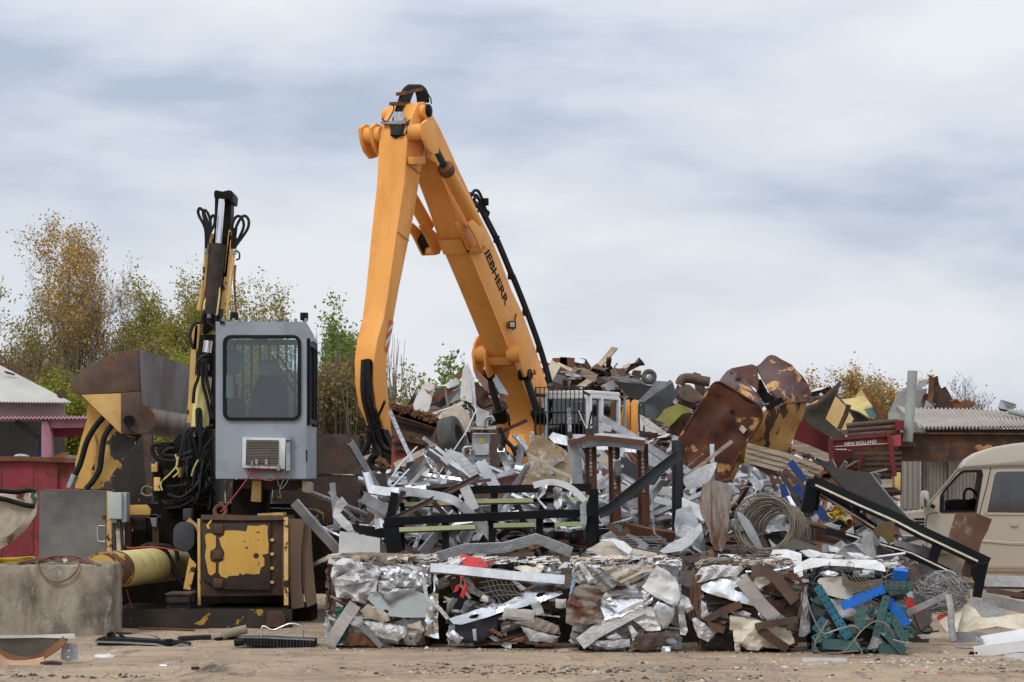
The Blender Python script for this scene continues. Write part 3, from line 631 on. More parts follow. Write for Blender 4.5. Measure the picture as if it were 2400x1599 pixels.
# engine house, counterweight and railing behind the cab
mb = MB()
slab('engine_cover', orangep, zH([(1212, 800), (1262, 650), (1300, 640), (1310, 1030), (1212, 1030)]), 56.3, .5, lb, bevel=.03)
slab('engine_cover', orangep, zH([(1316, 700), (1330, 650), (1385, 655), (1398, 700), (1398, 1060), (1312, 1060)]), 56.1, .6, lb, bevel=.03)
slab('counterweight_hood', cabwht, zH([(1400, 820), (1480, 850), (1640, 960), (1775, 1065), (1740, 1115), (1490, 1090), (1400, 1040)]), 55.6, 1.4, lb, bevel=.05)
slab('air_grille', darkst, zH([(1405, 985), (1580, 1015), (1640, 1090), (1480, 1085), (1405, 1060)]), 55.57, .03, lb)
slab('counterweight', orangef, zH([(1390, 1090), (1490, 1095), (1755, 1120), (1770, 1270), (1500, 1260), (1390, 1250)]), 55.4, 1.4, lb, bevel=.06)
slab('superstructure', orangep, RAW([(1205, 1040), (1500, 1040), (1500, 1150), (1205, 1150)]), 56.9, 1.6, lb, bevel=.04)
slab('undercarriage', darkst, RAW([(1150, 1160), (1500, 1160), (1520, 1262), (1140, 1262)]), 56.4, 2.4, lb, bevel=.05)
MB().tube(smooth_path([P(*p, 55.3) for p in zH([(1405, 1000), (1400, 720), (1430, 678), (1455, 720), (1455, 1020)])], 3), .025, 6).build('hand_rail', darkst, lb)
for x in (1238, 1252): MB().tube([P(*zH([(x, 620)])[0], 55.2), P(*zH([(x, 980)])[0], 55.2)], .022, 6).build('hand_rail', galvd, lb)
slab('tool_box', orangep, zG([(1672, 940), (1845, 935), (1838, 1130), (1820, 1215), (1700, 1270), (1590, 1270), (1595, 1150)]), 51.2, .7, lb, bevel=.02)
c = P(*zG([(1795, 1005)])[0], 51.17); mb = MB().lathe(c, (0, -1, 0), [(0, .055), (.006, .055)], 16); mb.build('round_sticker', whitep, lb)

# ------------------------------------------------------------------ operator cab of the baler and its crane (left, near)
bl = thing('scrap_baler', 'yellow and black scrap baler with peeling paint, grey cab and raised hopper lid', 'baler', (P(560, 1450, 26.5).x, 26.5, 0))
DC = 25.5; kc = DC/F
fx0, fx1, fy0, fy1 = 505.5, 717.5, 754.0, 1122.0        # cab front in photo pixels
def CF(px, py, dd=0): return P(px, py, DC) + Vector((0, dd, 0))
cdep = 1.3
hole = [(p[0], p[1]) for p in rrect(528, 791, 700.5, 981, 14)]
cab = sheet('operator_cab', cabgrey, [(fx0, fy0), (fx1, fy0), (fx1, fy1), (fx0, fy1)], DC, bl, th=.05, amp=.0015, cell=.22, jit=0, holes=[hole], fold=2)
g_ = MB(); rp = [CF(*p, -.012) for p in rrect(526.5, 789.5, 702, 982.5, 15, 5)]; g_.sweep(rp+[rp[0]], rect(.034, .03)); g_.build('window_seal', blackpl, cab)
MB().add([CF(*p, .02) for p in rrect(528, 791, 700.5, 981, 14)], [tuple(range(20))]).build('windscreen', gl_cab, cab, smooth=0)
mb = MB(); x0, x1 = CF(fx0, 0).x, CF(fx1, 0).x; z1, z0 = CF(0, fy0).z, CF(0, fy1).z; y0, y1 = DC+.052, DC+cdep
mb.prism([(x0, y0, z1-.03), (x1, y0, z1-.03), (x1-.02, y1, z1-.10), (x0, y1, z1-.10)], Vector((0, 0, .028))); mb.build('roof', cabgrey, cab, bevel=.01)
MB().box(((x0+x1)/2, (y0+y1)/2, z0+.03), (x1-x0, y1-y0, .06)).build('floor', cabgrey, cab)
def side_wall(nm, x, sgn, wins):
    mb = MB(); H = z1-.07-z0
    pts = [(y0, z0), (y1, z0), (y1, z1-.12), (y0, z1-.03)]
    rng = random.Random(3); vs, fs = tri2d(pts, .5, rng, wins)
    V, F2 = thicken([Vector((x, v.x, v.y)) for v in vs], fs, .04*sgn); mb.add(V, F2); return mb.build(nm, cabgrey, cab)
wz0, wz1 = z0+.62, z1-.22
sw = side_wall('side_wall', x1-.002, 1, [[(y0+.15, wz0), (y1-.2, wz0), (y1-.2, wz1), (y0+.15, wz1)]])
side_wall('side_wall', x0+.002, -1, [[(y0+.15, wz0), (y1-.2, wz0), (y1-.2, wz1), (y0+.15, wz1)]])
for x in (x1-.02, x0+.02): MB().quad(Vector((x, y0+.15, wz0)), Vector((x, y1-.2, wz0)), Vector((x, y1-.2, wz1)), Vector((x, y0+.15, wz1))).build('side_window', gl_cab, cab, smooth=0)
mb = MB()
for yy in (y0+.12, y0+.75, y1-.18): mb.box((x1+.012, yy, (wz0+wz1)/2), (.03, .05, wz1-wz0+.1))
mb.box((x1+.012, (y0+y1)/2, wz0), (.03, y1-y0-.25, .05)); mb.box((x1+.012, (y0+y1)/2, wz1), (.03, y1-y0-.25, .05)); mb.build('window_frame', blackpl, cab)
mb = MB()
vs, fs = tri2d([(x0, z0), (x1, z0), (x1, z1-.12), (x0, z1-.12)], .5, random.Random(4), [[(x0+.07, z0+.6), (x1-.07, z0+.6), (x1-.07, z1-.18), (x0+.07, z1-.18)]])
V, F2 = thicken([Vector((v.x, y1, v.y)) for v in vs], fs, .04); mb.add(V, F2).build('rear_wall', cabgrey, cab)
mb = MB()
for i in range(8): x = x0+.14+i*(x1-x0-.28)/7; mb.tube([(x, y1+.03, z0+.6), (x, y1+.03, z1-.18)], .012, 6)
mb.tube([(x1-.5, y1+.02, z1-.3), (x1-.2, y1+.02, z0+.9)], .012, 6); mb.tube([(x1-.42, y1+.02, z1-.3), (x1-.1, y1+.02, z0+.9)], .012, 6)
mb.build('window_bar', darkst, cab)
st_ = MB(); cx_ = (x0+x1)/2-.0
st_.prism([(cx_-.24, 26.25, z0+.62), (cx_+.22, 26.25, z0+.62), (cx_+.20, 26.3, z0+.95), (cx_+.13, 26.35, z0+1.12), (cx_-.12, 26.35, z0+1.12), (cx_-.18, 26.3, z0+.95)], Vector((0, .14, .05)))
st_.box((cx_, 26.15, z0+.58), (.50, .5, .14)); st_.box((cx_, 26.2, z0+.3), (.3, .3, .5)); s1 = st_.build('seat', greyf, cab, bevel=.04)
MB().prism([(cx_-.11, 26.35, z0+1.13), (cx_+.12, 26.35, z0+1.13), (cx_+.10, 26.37, z0+1.30), (cx_-.09, 26.37, z0+1.30)], Vector((0, .1, .02))).build('headrest', mat('seat_cover', (.42, .45, .44), None, 3, rough=.9), s1, bevel=.03)
MB().box((cx_-.34, 26.0, z0+.72), (.2, .4, .3)).build('control_console', blackpl, cab, bevel=.02); MB().box((cx_+.38, 26.1, z0+.7), (.16, .4, .2)).build('control_console', blackpl, cab, bevel=.02)
MB().tube([(cx_-.32, 25.95, z0+.85), (cx_-.3, 25.9, z0+1.02)], .02, 6).build('joystick', blackpl, cab); MB().tube([(cx_+.38, 26, z0+.8), (cx_+.4, 25.96, z0+.97)], .02, 6).build('joystick', blackpl, cab)
mb = MB(); mb.lathe((x0+.12, 25.85, z1-.42), (.3, -1, .1), [(0, .05), (.02, .13), (.04, .15), (.05, .12)], 16); mb.build('desk_fan', mat('fan_plastic', (.4, .45, .45), None, 3, rough=.5), cab)
MB().box((cx_-.02, 25.75, z1-.16), (.14, .1, .1)).build('cab_radio', blackpl, cab, bevel=.02)
# air conditioner in the cab front
ac = MB(); f0 = zB([(480, 926), (768, 932), (762, 1140), (478, 1130)])
acb = slab('air_conditioner', mat('ac_white', (.70, .71, .72), None, 3, rough=.45, dirt=.4, dcol=(.3, .25, .2), var=0), f0, DC-.09, .30, cab, bevel=.008)
slab('coil_recess', mat('ac_coil', (.075, .062, .052), (.05, .042, .035), 8, rough=.7, metal=.3, dirt=.5), zB([(506, 944), (722, 946), (720, 1116), (500, 1112)]), DC-.096, .006, acb)
for i in range(15):
    y = 952+i*11; bar('louvre', mat('ac_fin', (.13, .11, .09), None, 5, rough=.6, metal=.3, dirt=.4), zB([(506, y), (720, y+1)]), DC-.104, rect(.012, .004), acb, roll=25)
bar('mount_bracket', galvd, zB([(770, 930), (808, 935)]), DC-.05, rect(.04, .06), acb); bar('mount_bracket', galvd, zB([(785, 960), (786, 1148)]), DC-.05, rect(.045, .05), acb)
bar('support_bracket', redp, zB([(520, 1140), (735, 1140)]), DC-.03, rect(.05, .08), acb)
for p in ((545, 1100), (720, 1130), (575, 1090), (640, 1090)): MB().box(P(*zB([p])[0], DC-.11), (.03, .03, .06)).build('clip', galvd, acb)
# cab lamps, edge strip, bolts
for p in ((892, 120), (425, 118)):
    q = P(*zB([p])[0], DC+.2); lp = MB().box(q, (.085, .07, .085)).build('work_lamp', blackpl, cab, bevel=.012); MB().tube([q, q-Vector((0, 0, .12))], .015, 6).build('lamp_stem', blackpl, lp)
for i in range(9):
    q = P(*zB([(352+i*69, 148)])[0], DC+.06); MB().lathe(q-Vector((0, 0, .01)), (0, 0, 1), [(0, .018), (.03, .018), (.035, .01)], 8).build('roof_bolt', galvd, cab)
MB().box(P(*zB([(345, 160)])[0], DC-.01), (.05, .02, .03)).build('latch', blackpl, cab)
bar('door_seal', blackpl, zB([(296, 240), (290, 810)]), DC+.02, rect(.02, .05), cab)
bar('door_handle', blackpl, zB([(908, 1010), (909, 1090)]), DC+.0, rect(.015, .02), cab)
# cab support
slab('cab_support', yelfew, zB([(490, 1215), (895, 1215), (895, 1285), (480, 1270)]), DC+.25, .9, bl, bevel=.01)
slab('support_post', yelcl, zB([(545, 1215), (605, 1215), (600, 1360), (535, 1355)]), DC+.2, .12, bl, bevel=.006)
slab('support_post', grease, zB([(420, 1210), (660, 1210), (640, 1450), (400, 1450)]), DC+.9, .3, bl)
slab('wooden_block', wood, zB([(878, 1215), (935, 1235), (930, 1300), (880, 1290)]), DC+.1, .4, bl)
rod('cable', redcb, zB([(545, 1140), (520, 1190), (440, 1300), (360, 1400), (330, 1425)]), DC-.06, .008, bl, sm=4)
rod('cable', redcb, zB([(545, 1140), (560, 1180), (620, 1210), (690, 1210), (745, 1150)]), DC-.06, .006, bl, sm=4)
rod('cable', wireb, zB([(700, 1160), (735, 1270), (785, 1210), (780, 1160), (730, 1270), (735, 1330), (710, 1320)]), DC-.04, .004, bl, sm=4, n=5)
# crane: black column with chrome rods, yellow beams, hoses
DK = 27.0
kr = thing('loader_crane', 'folded black and yellow loader crane with chrome piston rod behind the grey cab', 'crane', (P(480, 1100, DK).x, DK, .0))
slab('column', grease, zB([(185, 240), (300, 240), (305, 1300), (120, 1300)]), DK+.02, .34, kr, bevel=.02)
bm_ = slab('inner_boom', grease, zE([(405, 125), (560, 125), (550, 470), (520, 800), (440, 1330), (290, 1420), (300, 1250), (330, 900), (400, 470)]), DK-.05, .30, kr, bevel=.015)
slab('boom_head', grease, zE([(396, 120), (410, 98), (440, 105), (475, 112), (530, 100), (560, 105), (575, 135), (568, 205), (548, 215), (540, 185), (440, 185), (410, 190), (398, 160)]), DK-.2, .5, bm_, bevel=.02)
rod('piston_rod', chrome, zE([(470, 185), (438, 590)]), DK-.22, .036, kr, n=14)
rod('lower_piston_rod', chrome, zB([(252, 282), (242, 360)]), DK-.14, .05, kr, n=14)
cy = rod('cylinder', mat('oily_brown', (.028, .020, .015), (.05, .035, .025), 5, rough=.45, dirt=.4, dcol=(.1, .06, .03)), zE([(430, 600), (372, 1240)]), DK-.22, [.10, .085], kr, n=16)
MB().lathe(P(*zE([(432, 590)])[0], DK-.22), P(*zE([(432, 590)])[0], 0)-P(*zE([(425, 690)])[0], 0), [(-.17, .10), (-.15, .112), (.0, .112), (.02, .07)], 16).build('cylinder_head', grease, cy)
cy = rod('lower_cylinder', creamy, zB([(243, 400), (215, 560), (195, 860)]), DK-.16, [.08, .095, .1], kr, n=18)
rod('cylinder_head', grease, zB([(240, 365), (228, 520)]), DK-.16, [.115, .10], cy, n=16)
for pts, wd in (([(372, 500), (300, 1000), (258, 1205)], .05), ([(252, 1330), (228, 1568)], .05), ([(565, 490), (530, 800), (480, 1195)], .055), ([(548, 470), (505, 900)], .03)):
    bar('side_beam', yelcl, zE(pts), DK-.16, rect(wd, .06), kr)
bar('side_beam', yelcl, zB([(165, 180), (128, 830)]), DK-.16, rect(.06, .06), kr)
for pts, r, m in (([(400, 790), (375, 1010), (370, 1050), (320, 1120), (308, 1200)], .017, creamy), ([(440, 700), (435, 900), (445, 1050), (425, 1200), (415, 1250)], .017, creamy), ([(320, 680), (300, 900), (262, 1190)], .014, yelcl),
               ([(580, 690), (560, 900), (515, 1200), (530, 1290)], .016, yelcl), ([(595, 790), (585, 950), (600, 1220)], .013, rusto), ([(420, 780), (385, 1000), (370, 1100), (300, 1240), (290, 1320)], .015, rubber), ([(412, 1180), (415, 1300), (430, 1400)], .014, rubber), ([(355, 1230), (350, 1320), (400, 1360), (428, 1410)], .018, rubber), ([(300, 1320), (220, 1330), (180, 1420), (190, 1500), (210, 1560)], .018, rubber),
               ([(325, 640), (318, 460), (262, 340), (253, 290), (270, 268), (300, 300), (340, 400), (340, 500)], .017, rubber), ([(335, 600), (345, 480), (310, 370), (298, 310), (315, 285), (350, 330), (368, 420), (350, 520)], .017, rubber), ([(340, 520), (365, 380), (385, 335), (405, 350), (400, 420), (360, 500)], .016, rubber),
               ([(590, 640), (600, 560), (565, 470), (575, 390), (605, 345), (640, 345), (668, 390), (665, 460), (600, 600)], .017, rubber), ([(600, 610), (700, 470), (718, 390), (695, 345), (660, 345), (615, 410), (590, 500), (592, 640)], .017, rubber), ([(595, 650), (630, 680), (630, 730), (600, 742)], .01, rubber), ([(575, 640), (578, 560), (590, 450)], .03, grease)):
    rod('hose', m, zE(pts), DK-.26, r, kr, sm=4, n=7)
for p in ((402, 760), (430, 690), (418, 640), (328, 640), (588, 650), (355, 1235)): MB().tube([P(*zE([p])[0], DK-.27), P(*zE([(p[0]-3, p[1]+40)])[0], DK-.27)], .026, 6).build('hose_fitting', galvd, kr)
for pts in ([(250, 370), (180, 420), (185, 520), (160, 600), (150, 700)], [(235, 400), (238, 520), (260, 620), (285, 720)], [(215, 420), (215, 560), (245, 680), (270, 800)], [(185, 750), (180, 860), (185, 900)]):
    rod('hose', rubber, zB(pts), DK-.32, .02, kr, sm=4, n=7)
rod('hose', rubber, zB([(180, 890), (178, 760), (186, 742), (198, 760), (200, 900)]), DK-.34, .024, kr, sm=4, n=7)
for p in ((213, 400), (225, 430), (245, 460), (215, 490)): MB().box(P(*zB([p])[0], DK-.3), (.05, .05, .08)).build('hose_fitting', darkst, kr, bevel=.01)
# valve bank with hose tangle
vb = thing('valve_bank', 'tangle of black hydraulic hoses on a greasy valve bank beside the grey cab', 'hydraulics', (P(440, 1150, 26.6).x, 26.6, .0))
slab('valve_block', grease, zA([(1640, 850), (1960, 800), (1960, 1540), (1480, 1540), (1400, 1400), (1400, 1150)]), 26.75, .5, vb, bevel=.02)
for (x0_, y0_, x1_, y1_, m) in ((1412, 1250, 1470, 1375, yelcl), (1390, 1110, 1445, 1200, yelcl), (1635, 1160, 1665, 1250, yelcl), (1680, 1150, 1705, 1250, yelcl), (1505, 1180, 1570, 1240, yelfew), (1445, 925, 1570, 990, grease), (1670, 1330, 1710, 1375, creamy), (1910, 1250, 1925, 1330, yelcl), (1760, 820, 1800, 880, yelfew)):
    slab('valve', m, [(p[0], p[1]) for p in zA([(x0_, y0_), (x1_, y0_), (x1_, y1_), (x0_, y1_)])], 26.62, .12, vb, bevel=.008)
slab('frame_post', rustb, zA([(1310, 855), (1390, 860), (1400, 1420), (1345, 1420)]), 27.3, .08, bl)
HL = [([(1770, 1060), (1650, 1095), (1500, 1090), (1420, 1050), (1395, 990), (1420, 950), (1480, 950)], .030), ([(1770, 1010), (1650, 1050), (1540, 1050), (1470, 1030), (1460, 1000), (1500, 985)], .028), ([(1600, 990), (1560, 985), (1520, 1010), (1500, 1030)], .026),
      ([(1770, 800), (1720, 820), (1690, 900), (1670, 1000), (1640, 1100)], .026), ([(1790, 790), (1730, 860), (1700, 950), (1690, 1080)], .024), ([(1740, 830), (1740, 950), (1750, 1060)], .02), ([(1960, 770), (1890, 800), (1850, 880)], .02), ([(1960, 880), (1880, 980), (1860, 1060), (1790, 1180)], .02), ([(1760, 840), (1790, 950), (1815, 1060)], .016), ([(1830, 640), (1815, 760), (1840, 900), (1840, 1040)], .022)]
for pts, r in HL: rod('hose', rubber, zA(pts), 26.5, r*.82, vb, sm=4, n=7)
rng = random.Random(11)
for i in range(26):
    x0_ = rng.uniform(1680, 1960); y0_ = rng.uniform(1000, 1230); x1_ = rng.uniform(1480, 1960); y1_ = rng.uniform(1330, 1540)
    mid = [(x0_+rng.uniform(-60, 60), y0_+rng.uniform(60, 150)), ((x0_+x1_)/2+rng.uniform(-80, 60), max(y0_, y1_)+rng.uniform(-60, 60))]
    rod('hose', rubber, zA([(x0_, y0_, rng.uniform(-.05, .1))]+[(a, b, rng.uniform(-.12, .08)) for a, b in mid]+[(x1_, y1_, rng.uniform(-.05, .1))]), 26.55, rng.uniform(.010, .019), vb, sm=5, n=6)
for pts in ([(1610, 1040), (1630, 1130), (1560, 1220), (1480, 1300), (1490, 1370)], [(1640, 1060), (1620, 1150), (1640, 1200), (1590, 1250)], [(1820, 1090), (1780, 1170), (1760, 1240)]): rod('cable', creamy, zA(pts), 26.45, .010, vb, sm=4, n=6)
rod('cable', wireb, zA([(1400, 1350), (1340, 1330), (1300, 1370), (1320, 1410), (1370, 1420), (1400, 1400)]), 26.5, .008, vb, sm=4, n=6)

# hopper lid and side of the baler
ld = slab('hopper_lid', rustb, zA([(652, 390), (760, 250), (950, 150), (1150, 88), (1280, 72), (1287, 462), (720, 490), (655, 470)]), 28.25, 1.1, bl, bevel=.01)
a = [P(*p, d_) for p, d_ in zip(zA([(1280, 72), (1762, 235), (1738, 682), (1298, 588)]), (28.24, 29.3, 29.3, 28.24))]
MB().prism(a, Vector((0, .08, 0))).build('lid_plate', mat('worn_grey_plate', (.20, .19, .185), (.13, .105, .09), 1.5, rough=.42, metal=.5, dirt=.5, ds=3, dcol=(.09, .06, .045), st=(2.5, 2.5, .7), var=0), ld)
slab('lid_gusset', yelcl, zA([(745, 492), (1112, 478), (1112, 852)]), 28.22, .9, ld, bevel=.006)
slab('lid_bracket', rustb, zA([(1112, 474), (1285, 464), (1300, 850), (1112, 852)]), 28.2, .6, ld, bevel=.006)
MB().tube([P(*zA([(1300, 722)])[0], 28.18), P(*zA([(1300, 722)])[0], 28.5)], .165, 24).build('pivot_boss', rustb, ld)
MB().tube([P(*zA([(1185, 730)])[0], 28.1), P(*zA([(1185, 730)])[0], 28.4)], .065, 16).build('pivot_pin', grease, ld)
rod('pivot_roller', mat('worn_roller', (.21, .165, .13), (.12, .10, .085), 9, rough=.5, metal=.35, dirt=.4, st=(3, .2, .2), var=0), zA([(1310, 722, .1), (1745, 800, .9)]), 28.3, .165, bl, n=24)
for i in range(6): rod('roller_band', rustb, zA([(1345+i*62, 728+i*11, .19+i*.12), (1356+i*62, 730+i*11, .21+i*.12)]), 28.3, .17, bl, n=24)
sheet('side_panel', yellowg, zA([(795, 590), (850, 585), (1000, 690), (1110, 855), (1240, 880), (1225, 960), (1030, 1220), (1030, 1360), (690, 1352), (690, 1130), (745, 900), (800, 720)]), 28.6, bl, th=.05, amp=.003, cell=.3)
sheet('side_panel', rustd, zA([(1100, 850), (1310, 850), (1320, 1200), (1240, 900)]), 28.9, bl, th=.05)
slab('side_gusset', yelfew, zA([(1310, 850), (1400, 1540), (1160, 1520), (1045, 1360), (1030, 1220)]), 28.1, .08, bl, bevel=.004)
bar('side_rib', yelcl, zA([(850, 830), (880, 960), (840, 1340)]), 28.55, rect(.03, .03), bl)
for pts in ([(950, 700), (880, 780), (800, 920), (740, 1120), (690, 1230), (640, 1350)], [(1030, 770), (960, 880), (935, 1030), (915, 1180), (850, 1290), (790, 1360)]):
    h_ = rod('lid_hose', rubber, zA(pts), 28.35, .036, bl, sm=5, n=9)
MB().tube([P(*zA([(690, 1230)])[0], 28.33), P(*zA([(640, 1350)])[0], 28.33)], .046, 9).build('hose_sleeve', galvd, bl)
# lower machine
slab('machine_core', grease, RAW([(345, 1180), (690, 1180), (690, 1440), (265, 1440), (265, 1330)]), 27.2, 1.2, bl)
slab('side_plate', yelfew, zA([(1160, 1500), (1380, 1510), (1560, 1568), (1560, 1640), (1160, 1640)]), 27.4, .1, bl)
slab('side_plate', yellowp, zC([(930, 265), (1080, 262), (1110, 300), (1105, 360), (970, 350), (930, 310)]), 26.9, .1, bl, bevel=.01)
slab('side_plate', yelfew, zC([(970, 340), (1075, 345), (1075, 450), (975, 440)]), 26.85, .1, bl)
for x in (945, 1150): bar('frame_post', rustd, zC([(x, 340), (x, 640)]), 26.8, rect(.07, .1), bl)
bar('frame_rail', rustd, zC([(930, 345), (1190, 345)]), 26.75, rect(.03, .1), bl)
slab('bracket', galvd, zC([(1100, 335), (1155, 330), (1150, 425), (1120, 420)]), 26.7, .05, bl)
mb = MB(); tk = rrect(1274, 388, 1432, 608, 76, 6); tkb = slab('oval_tank', darkst, zC(tk), 25.75, .6, bl, bevel=.012)
slab('tank_cap', darkst, zC([(1345, 290), (1412, 290), (1412, 380), (1345, 380)]), 26.0, .2, tkb, bevel=.02)
bar('tank_strap', yelcl, zC([(1385, 370), (1440, 420), (1468, 440)]), 25.95, rect(.05, .04), tkb)
# big cylinder
cyl = MB(); a, b = P(*zC([(748, 752)])[0], 24.35), P(*zC([(1290, 690)])[0], 26.6); ax = (b-a).normalized()
cy = MB().tube([a+ax*.45, b], .19, 28).build('main_cylinder', creamy, bl)
MB().tube([a, a+ax*.452], .194, 28).build('cylinder_collar', mat('rusty_yellow', (.60, .33, .06), None, 3, peel=(.16, .07, .04), thr=.47, ps=4, edge=.02, rough=.6, dirt=.3, var=0), cy)
MB().tube([a-ax*.004, a+ax*.01], .17, 28).build('cylinder_end', yellowp, cy)
rod('hose', rubber, zC([(1040, 580), (1080, 560), (1160, 558), (1230, 620), (1290, 760), (1370, 870), (1440, 900)]), 25.9, .028, bl, sm=4)
rod('hose', rubber, zC([(1100, 570), (1200, 560), (1290, 590), (1310, 680)]), 25.85, .022, bl, sm=4)
rod('cable', redcb, zC([(930, 570), (960, 580), (1100, 572), (1200, 580), (1310, 600)]), 25.7, .008, bl, sm=4)
rod('cable', redcb, zC([(930, 880), (970, 1010), (1010, 1070), (1020, 1130), (1060, 1160)]), 25.1, .006, bl, sm=4)
slab('ladder_plate', yellowp, zC([(1395, 650), (1445, 700), (1400, 890), (1350, 880), (1380, 720)]), 25.6, .04, bl)
slab('step', yelfew, zC([(1222, 925), (1395, 925), (1395, 985), (1222, 985)]), 24.95, .5, bl, bevel=.01)
slab('step_top', rustb, zC([(1215, 916), (1400, 916), (1400, 926), (1215, 926)]), 24.93, .55, bl)
slab('step_bracket', darkst, zC([(1235, 985), (1395, 985), (1400, 1020), (1270, 1110), (1225, 1040)]), 25.0, .02, bl)
# chassis beam on the ground
zb = gd(1470)
bar('chassis_beam', yelfew, zC([(790, 1097), (2150, 1097)]), zb, ibeam(.19, .12, .012), bl, up=Vector((0, -1, 0)))
slab('chassis_foot', rustd, zD([(710, 1050), (820, 1050), (845, 1090), (845, 1165), (700, 1165)]), zb-.18, .3, bl, bevel=.01)
slab('chassis_side', grease, zD([(845, 1000), (1035, 1010), (1040, 1160), (845, 1160)]), 25.9, .8, bl)
slab('machine_floor', grease, zC([(820, 1030), (2100, 1030), (2100, 1060), (820, 1060)]), zb+.15, 1.2, bl)
# cabinet with yellow door
cbx = slab('engine_cabinet', rustd, zD([(222, 345), (838, 350), (845, 930), (222, 940)]), 25.35, 1.2, bl, bevel=.015)
bar('cabinet_rim', rustb, zD([(225, 352), (480, 358), (840, 356)]), 25.33, rect(.05, .05), cbx)
dr_ = slab('door', mat('dark_brown_door', (.055, .036, .026), (.035, .025, .02), 3, rough=.55, dirt=.3, var=0), zD([(232, 400), (735, 395), (730, 890), (345, 885), (232, 800)]), 25.31, .03, cbx, bevel=.006)
py_ = mat('flaking_yellow', (.66, .40, .095), (.60, .345, .07), 2, peel=(.06, .045, .035), thr=.69, ps=9, edge=.01, rough=.5, dirt=.35, ds=8, dcol=(.25, .15, .06), st=(1, 1, .3), var=0)
hp_ = [[(x+r*math.cos(a_), y+r*math.sin(a_)) for a_ in [k*math.pi/4 for k in range(8)]] for x, y, r in ((560, 578, 9), (630, 638, 22), (650, 465, 7), (636, 464, 6), (545, 532, 6), (645, 520, 5))]
sheet('paint_patch', py_, zD([(357, 508), (388, 490), (400, 452), (470, 450), (555, 458), (568, 415), (640, 418), (690, 408), (716, 420), (712, 470), (722, 560), (718, 620), (672, 632), (690, 660), (690, 710), (662, 728), (655, 770), (610, 775), (560, 768), (520, 782), (430, 786), (410, 803), (372, 790), (353, 760), (355, 690), (385, 670), (396, 610), (370, 560)]), 25.305, dr_, th=.003, amp=.0004, cell=.08, jit=.004, holes=[zD(h) for h in hp_])
sheet('paint_patch', py_, zD([(252, 490), (268, 474), (300, 472), (333, 492), (333, 555), (330, 580), (292, 605), (290, 650), (300, 680), (333, 690), (330, 760), (300, 784), (278, 770), (262, 690), (252, 640), (262, 570)]), 25.305, dr_, th=.003, amp=.0004, cell=.08, jit=.004)
sheet('paint_patch', py_, zD([(300, 368), (302, 385), (280, 412), (292, 440), (268, 436), (262, 410)]), 25.305, dr_, th=.003, amp=.0004, cell=.08, jit=.003)
for y in (440, 630, 840): slab('hinge', rustd, zD([(310, y-35), (388, y-35), (388, y+35), (310, y+35)]), 25.285, .03, dr_, bevel=.01)
for i in range(4): bar('side_slot', yelcl, zD([(735, 520+i*104), (760, 520+i*104)]), 25.33, rect(.03, .02), cbx)
bar('corner_post', yelcl, zD([(850, 352), (852, 1000)]), 25.3, rect(.045, .06), cbx)
bar('corner_post', yelcl, zD([(210, 365), (212, 1000)]), 25.4, rect(.03, .06), cbx)
bar('perforated_strip', rustb, zD([(826, 480), (828, 900)]), 25.32, rect(.025, .02), cbx)
fl = mat('rubber_flap', (.17, .105, .07), (.11, .075, .055), 3, peel=(.4, .36, .3), thr=.70, ps=8, rough=.7, dirt=.4, var=.05, st=(2, 2, .5))
sheet('side_flap', fl, zD([(868, 362), (985, 368), (960, 600), (960, 830), (985, 1015), (905, 1030), (888, 1020), (872, 700)]), 25.32, bl, th=.012, amp=.006, cell=.2, tilt=-.02)
sheet('side_flap', fl, zD([(985, 368), (1030, 395), (1045, 650), (1062, 850), (1078, 985), (1005, 1018), (985, 930), (955, 790), (962, 600)]), 25.36, bl, th=.012, amp=.008, cell=.2)
mb = MB(); c = P(*zD([(365, 308)])[0], 25.6); rg = [c+Vector((.06*math.cos(a_), .02*math.sin(a_*1), .06*math.sin(a_))) for a_ in [k*math.pi/8 for k in range(17)]]; mb.tube(rg, .024, 8).build('lifting_eye', rusto, cbx)
for (x, y) in ((640, 335), (735, 330)): slab('top_plate', yelcl, zD([(x, y-8), (x+90, y-10), (x+95, y+12), (x, y+10)]), 25.7, .4, cbx)
slab('rear_tank', yelfew, zD([(720, 285), (1040, 292), (1110, 330), (1110, 510), (1040, 510), (1030, 400), (720, 345)]), 26.9, .6, bl, bevel=.02)
# brown plate walls right of the cab
hw = thing('steel_bin_wall', 'tall brown steel plate wall standing behind the grey operator cab', 'steel wall', (P(790, 1200, 28).x, 28.3, 0))
sheet('plate', rustb, RAW([(715, 1016), (841, 1019), (841, 1112), (715, 1110)]), 28.2, hw, th=.06, amp=.002, cell=.4, jit=0)
sheet('plate', rustb, RAW([(640, 1112), (839, 1114), (838, 1204), (640, 1200)]), 28.22, hw, th=.06, amp=.003, cell=.4, jit=0)
sheet('plate', rustd, RAW([(640, 1200), (838, 1204), (836, 1392), (640, 1392)]), 28.3, hw, th=.06, amp=.002, cell=.4, jit=0)
bar('plate_rail', rustb, RAW([(745, 1213), (843, 1213)]), 27.9, rect(.12, .12), hw)
bar('plate_post', rusto, zD([(1155, 255), (1150, 420)]), 27.8, rect(.05, .05), hw)
slab('plate_post', rustd, zD([(1135, 400), (1240, 470), (1225, 640), (1135, 640)]), 27.4, .1, hw)
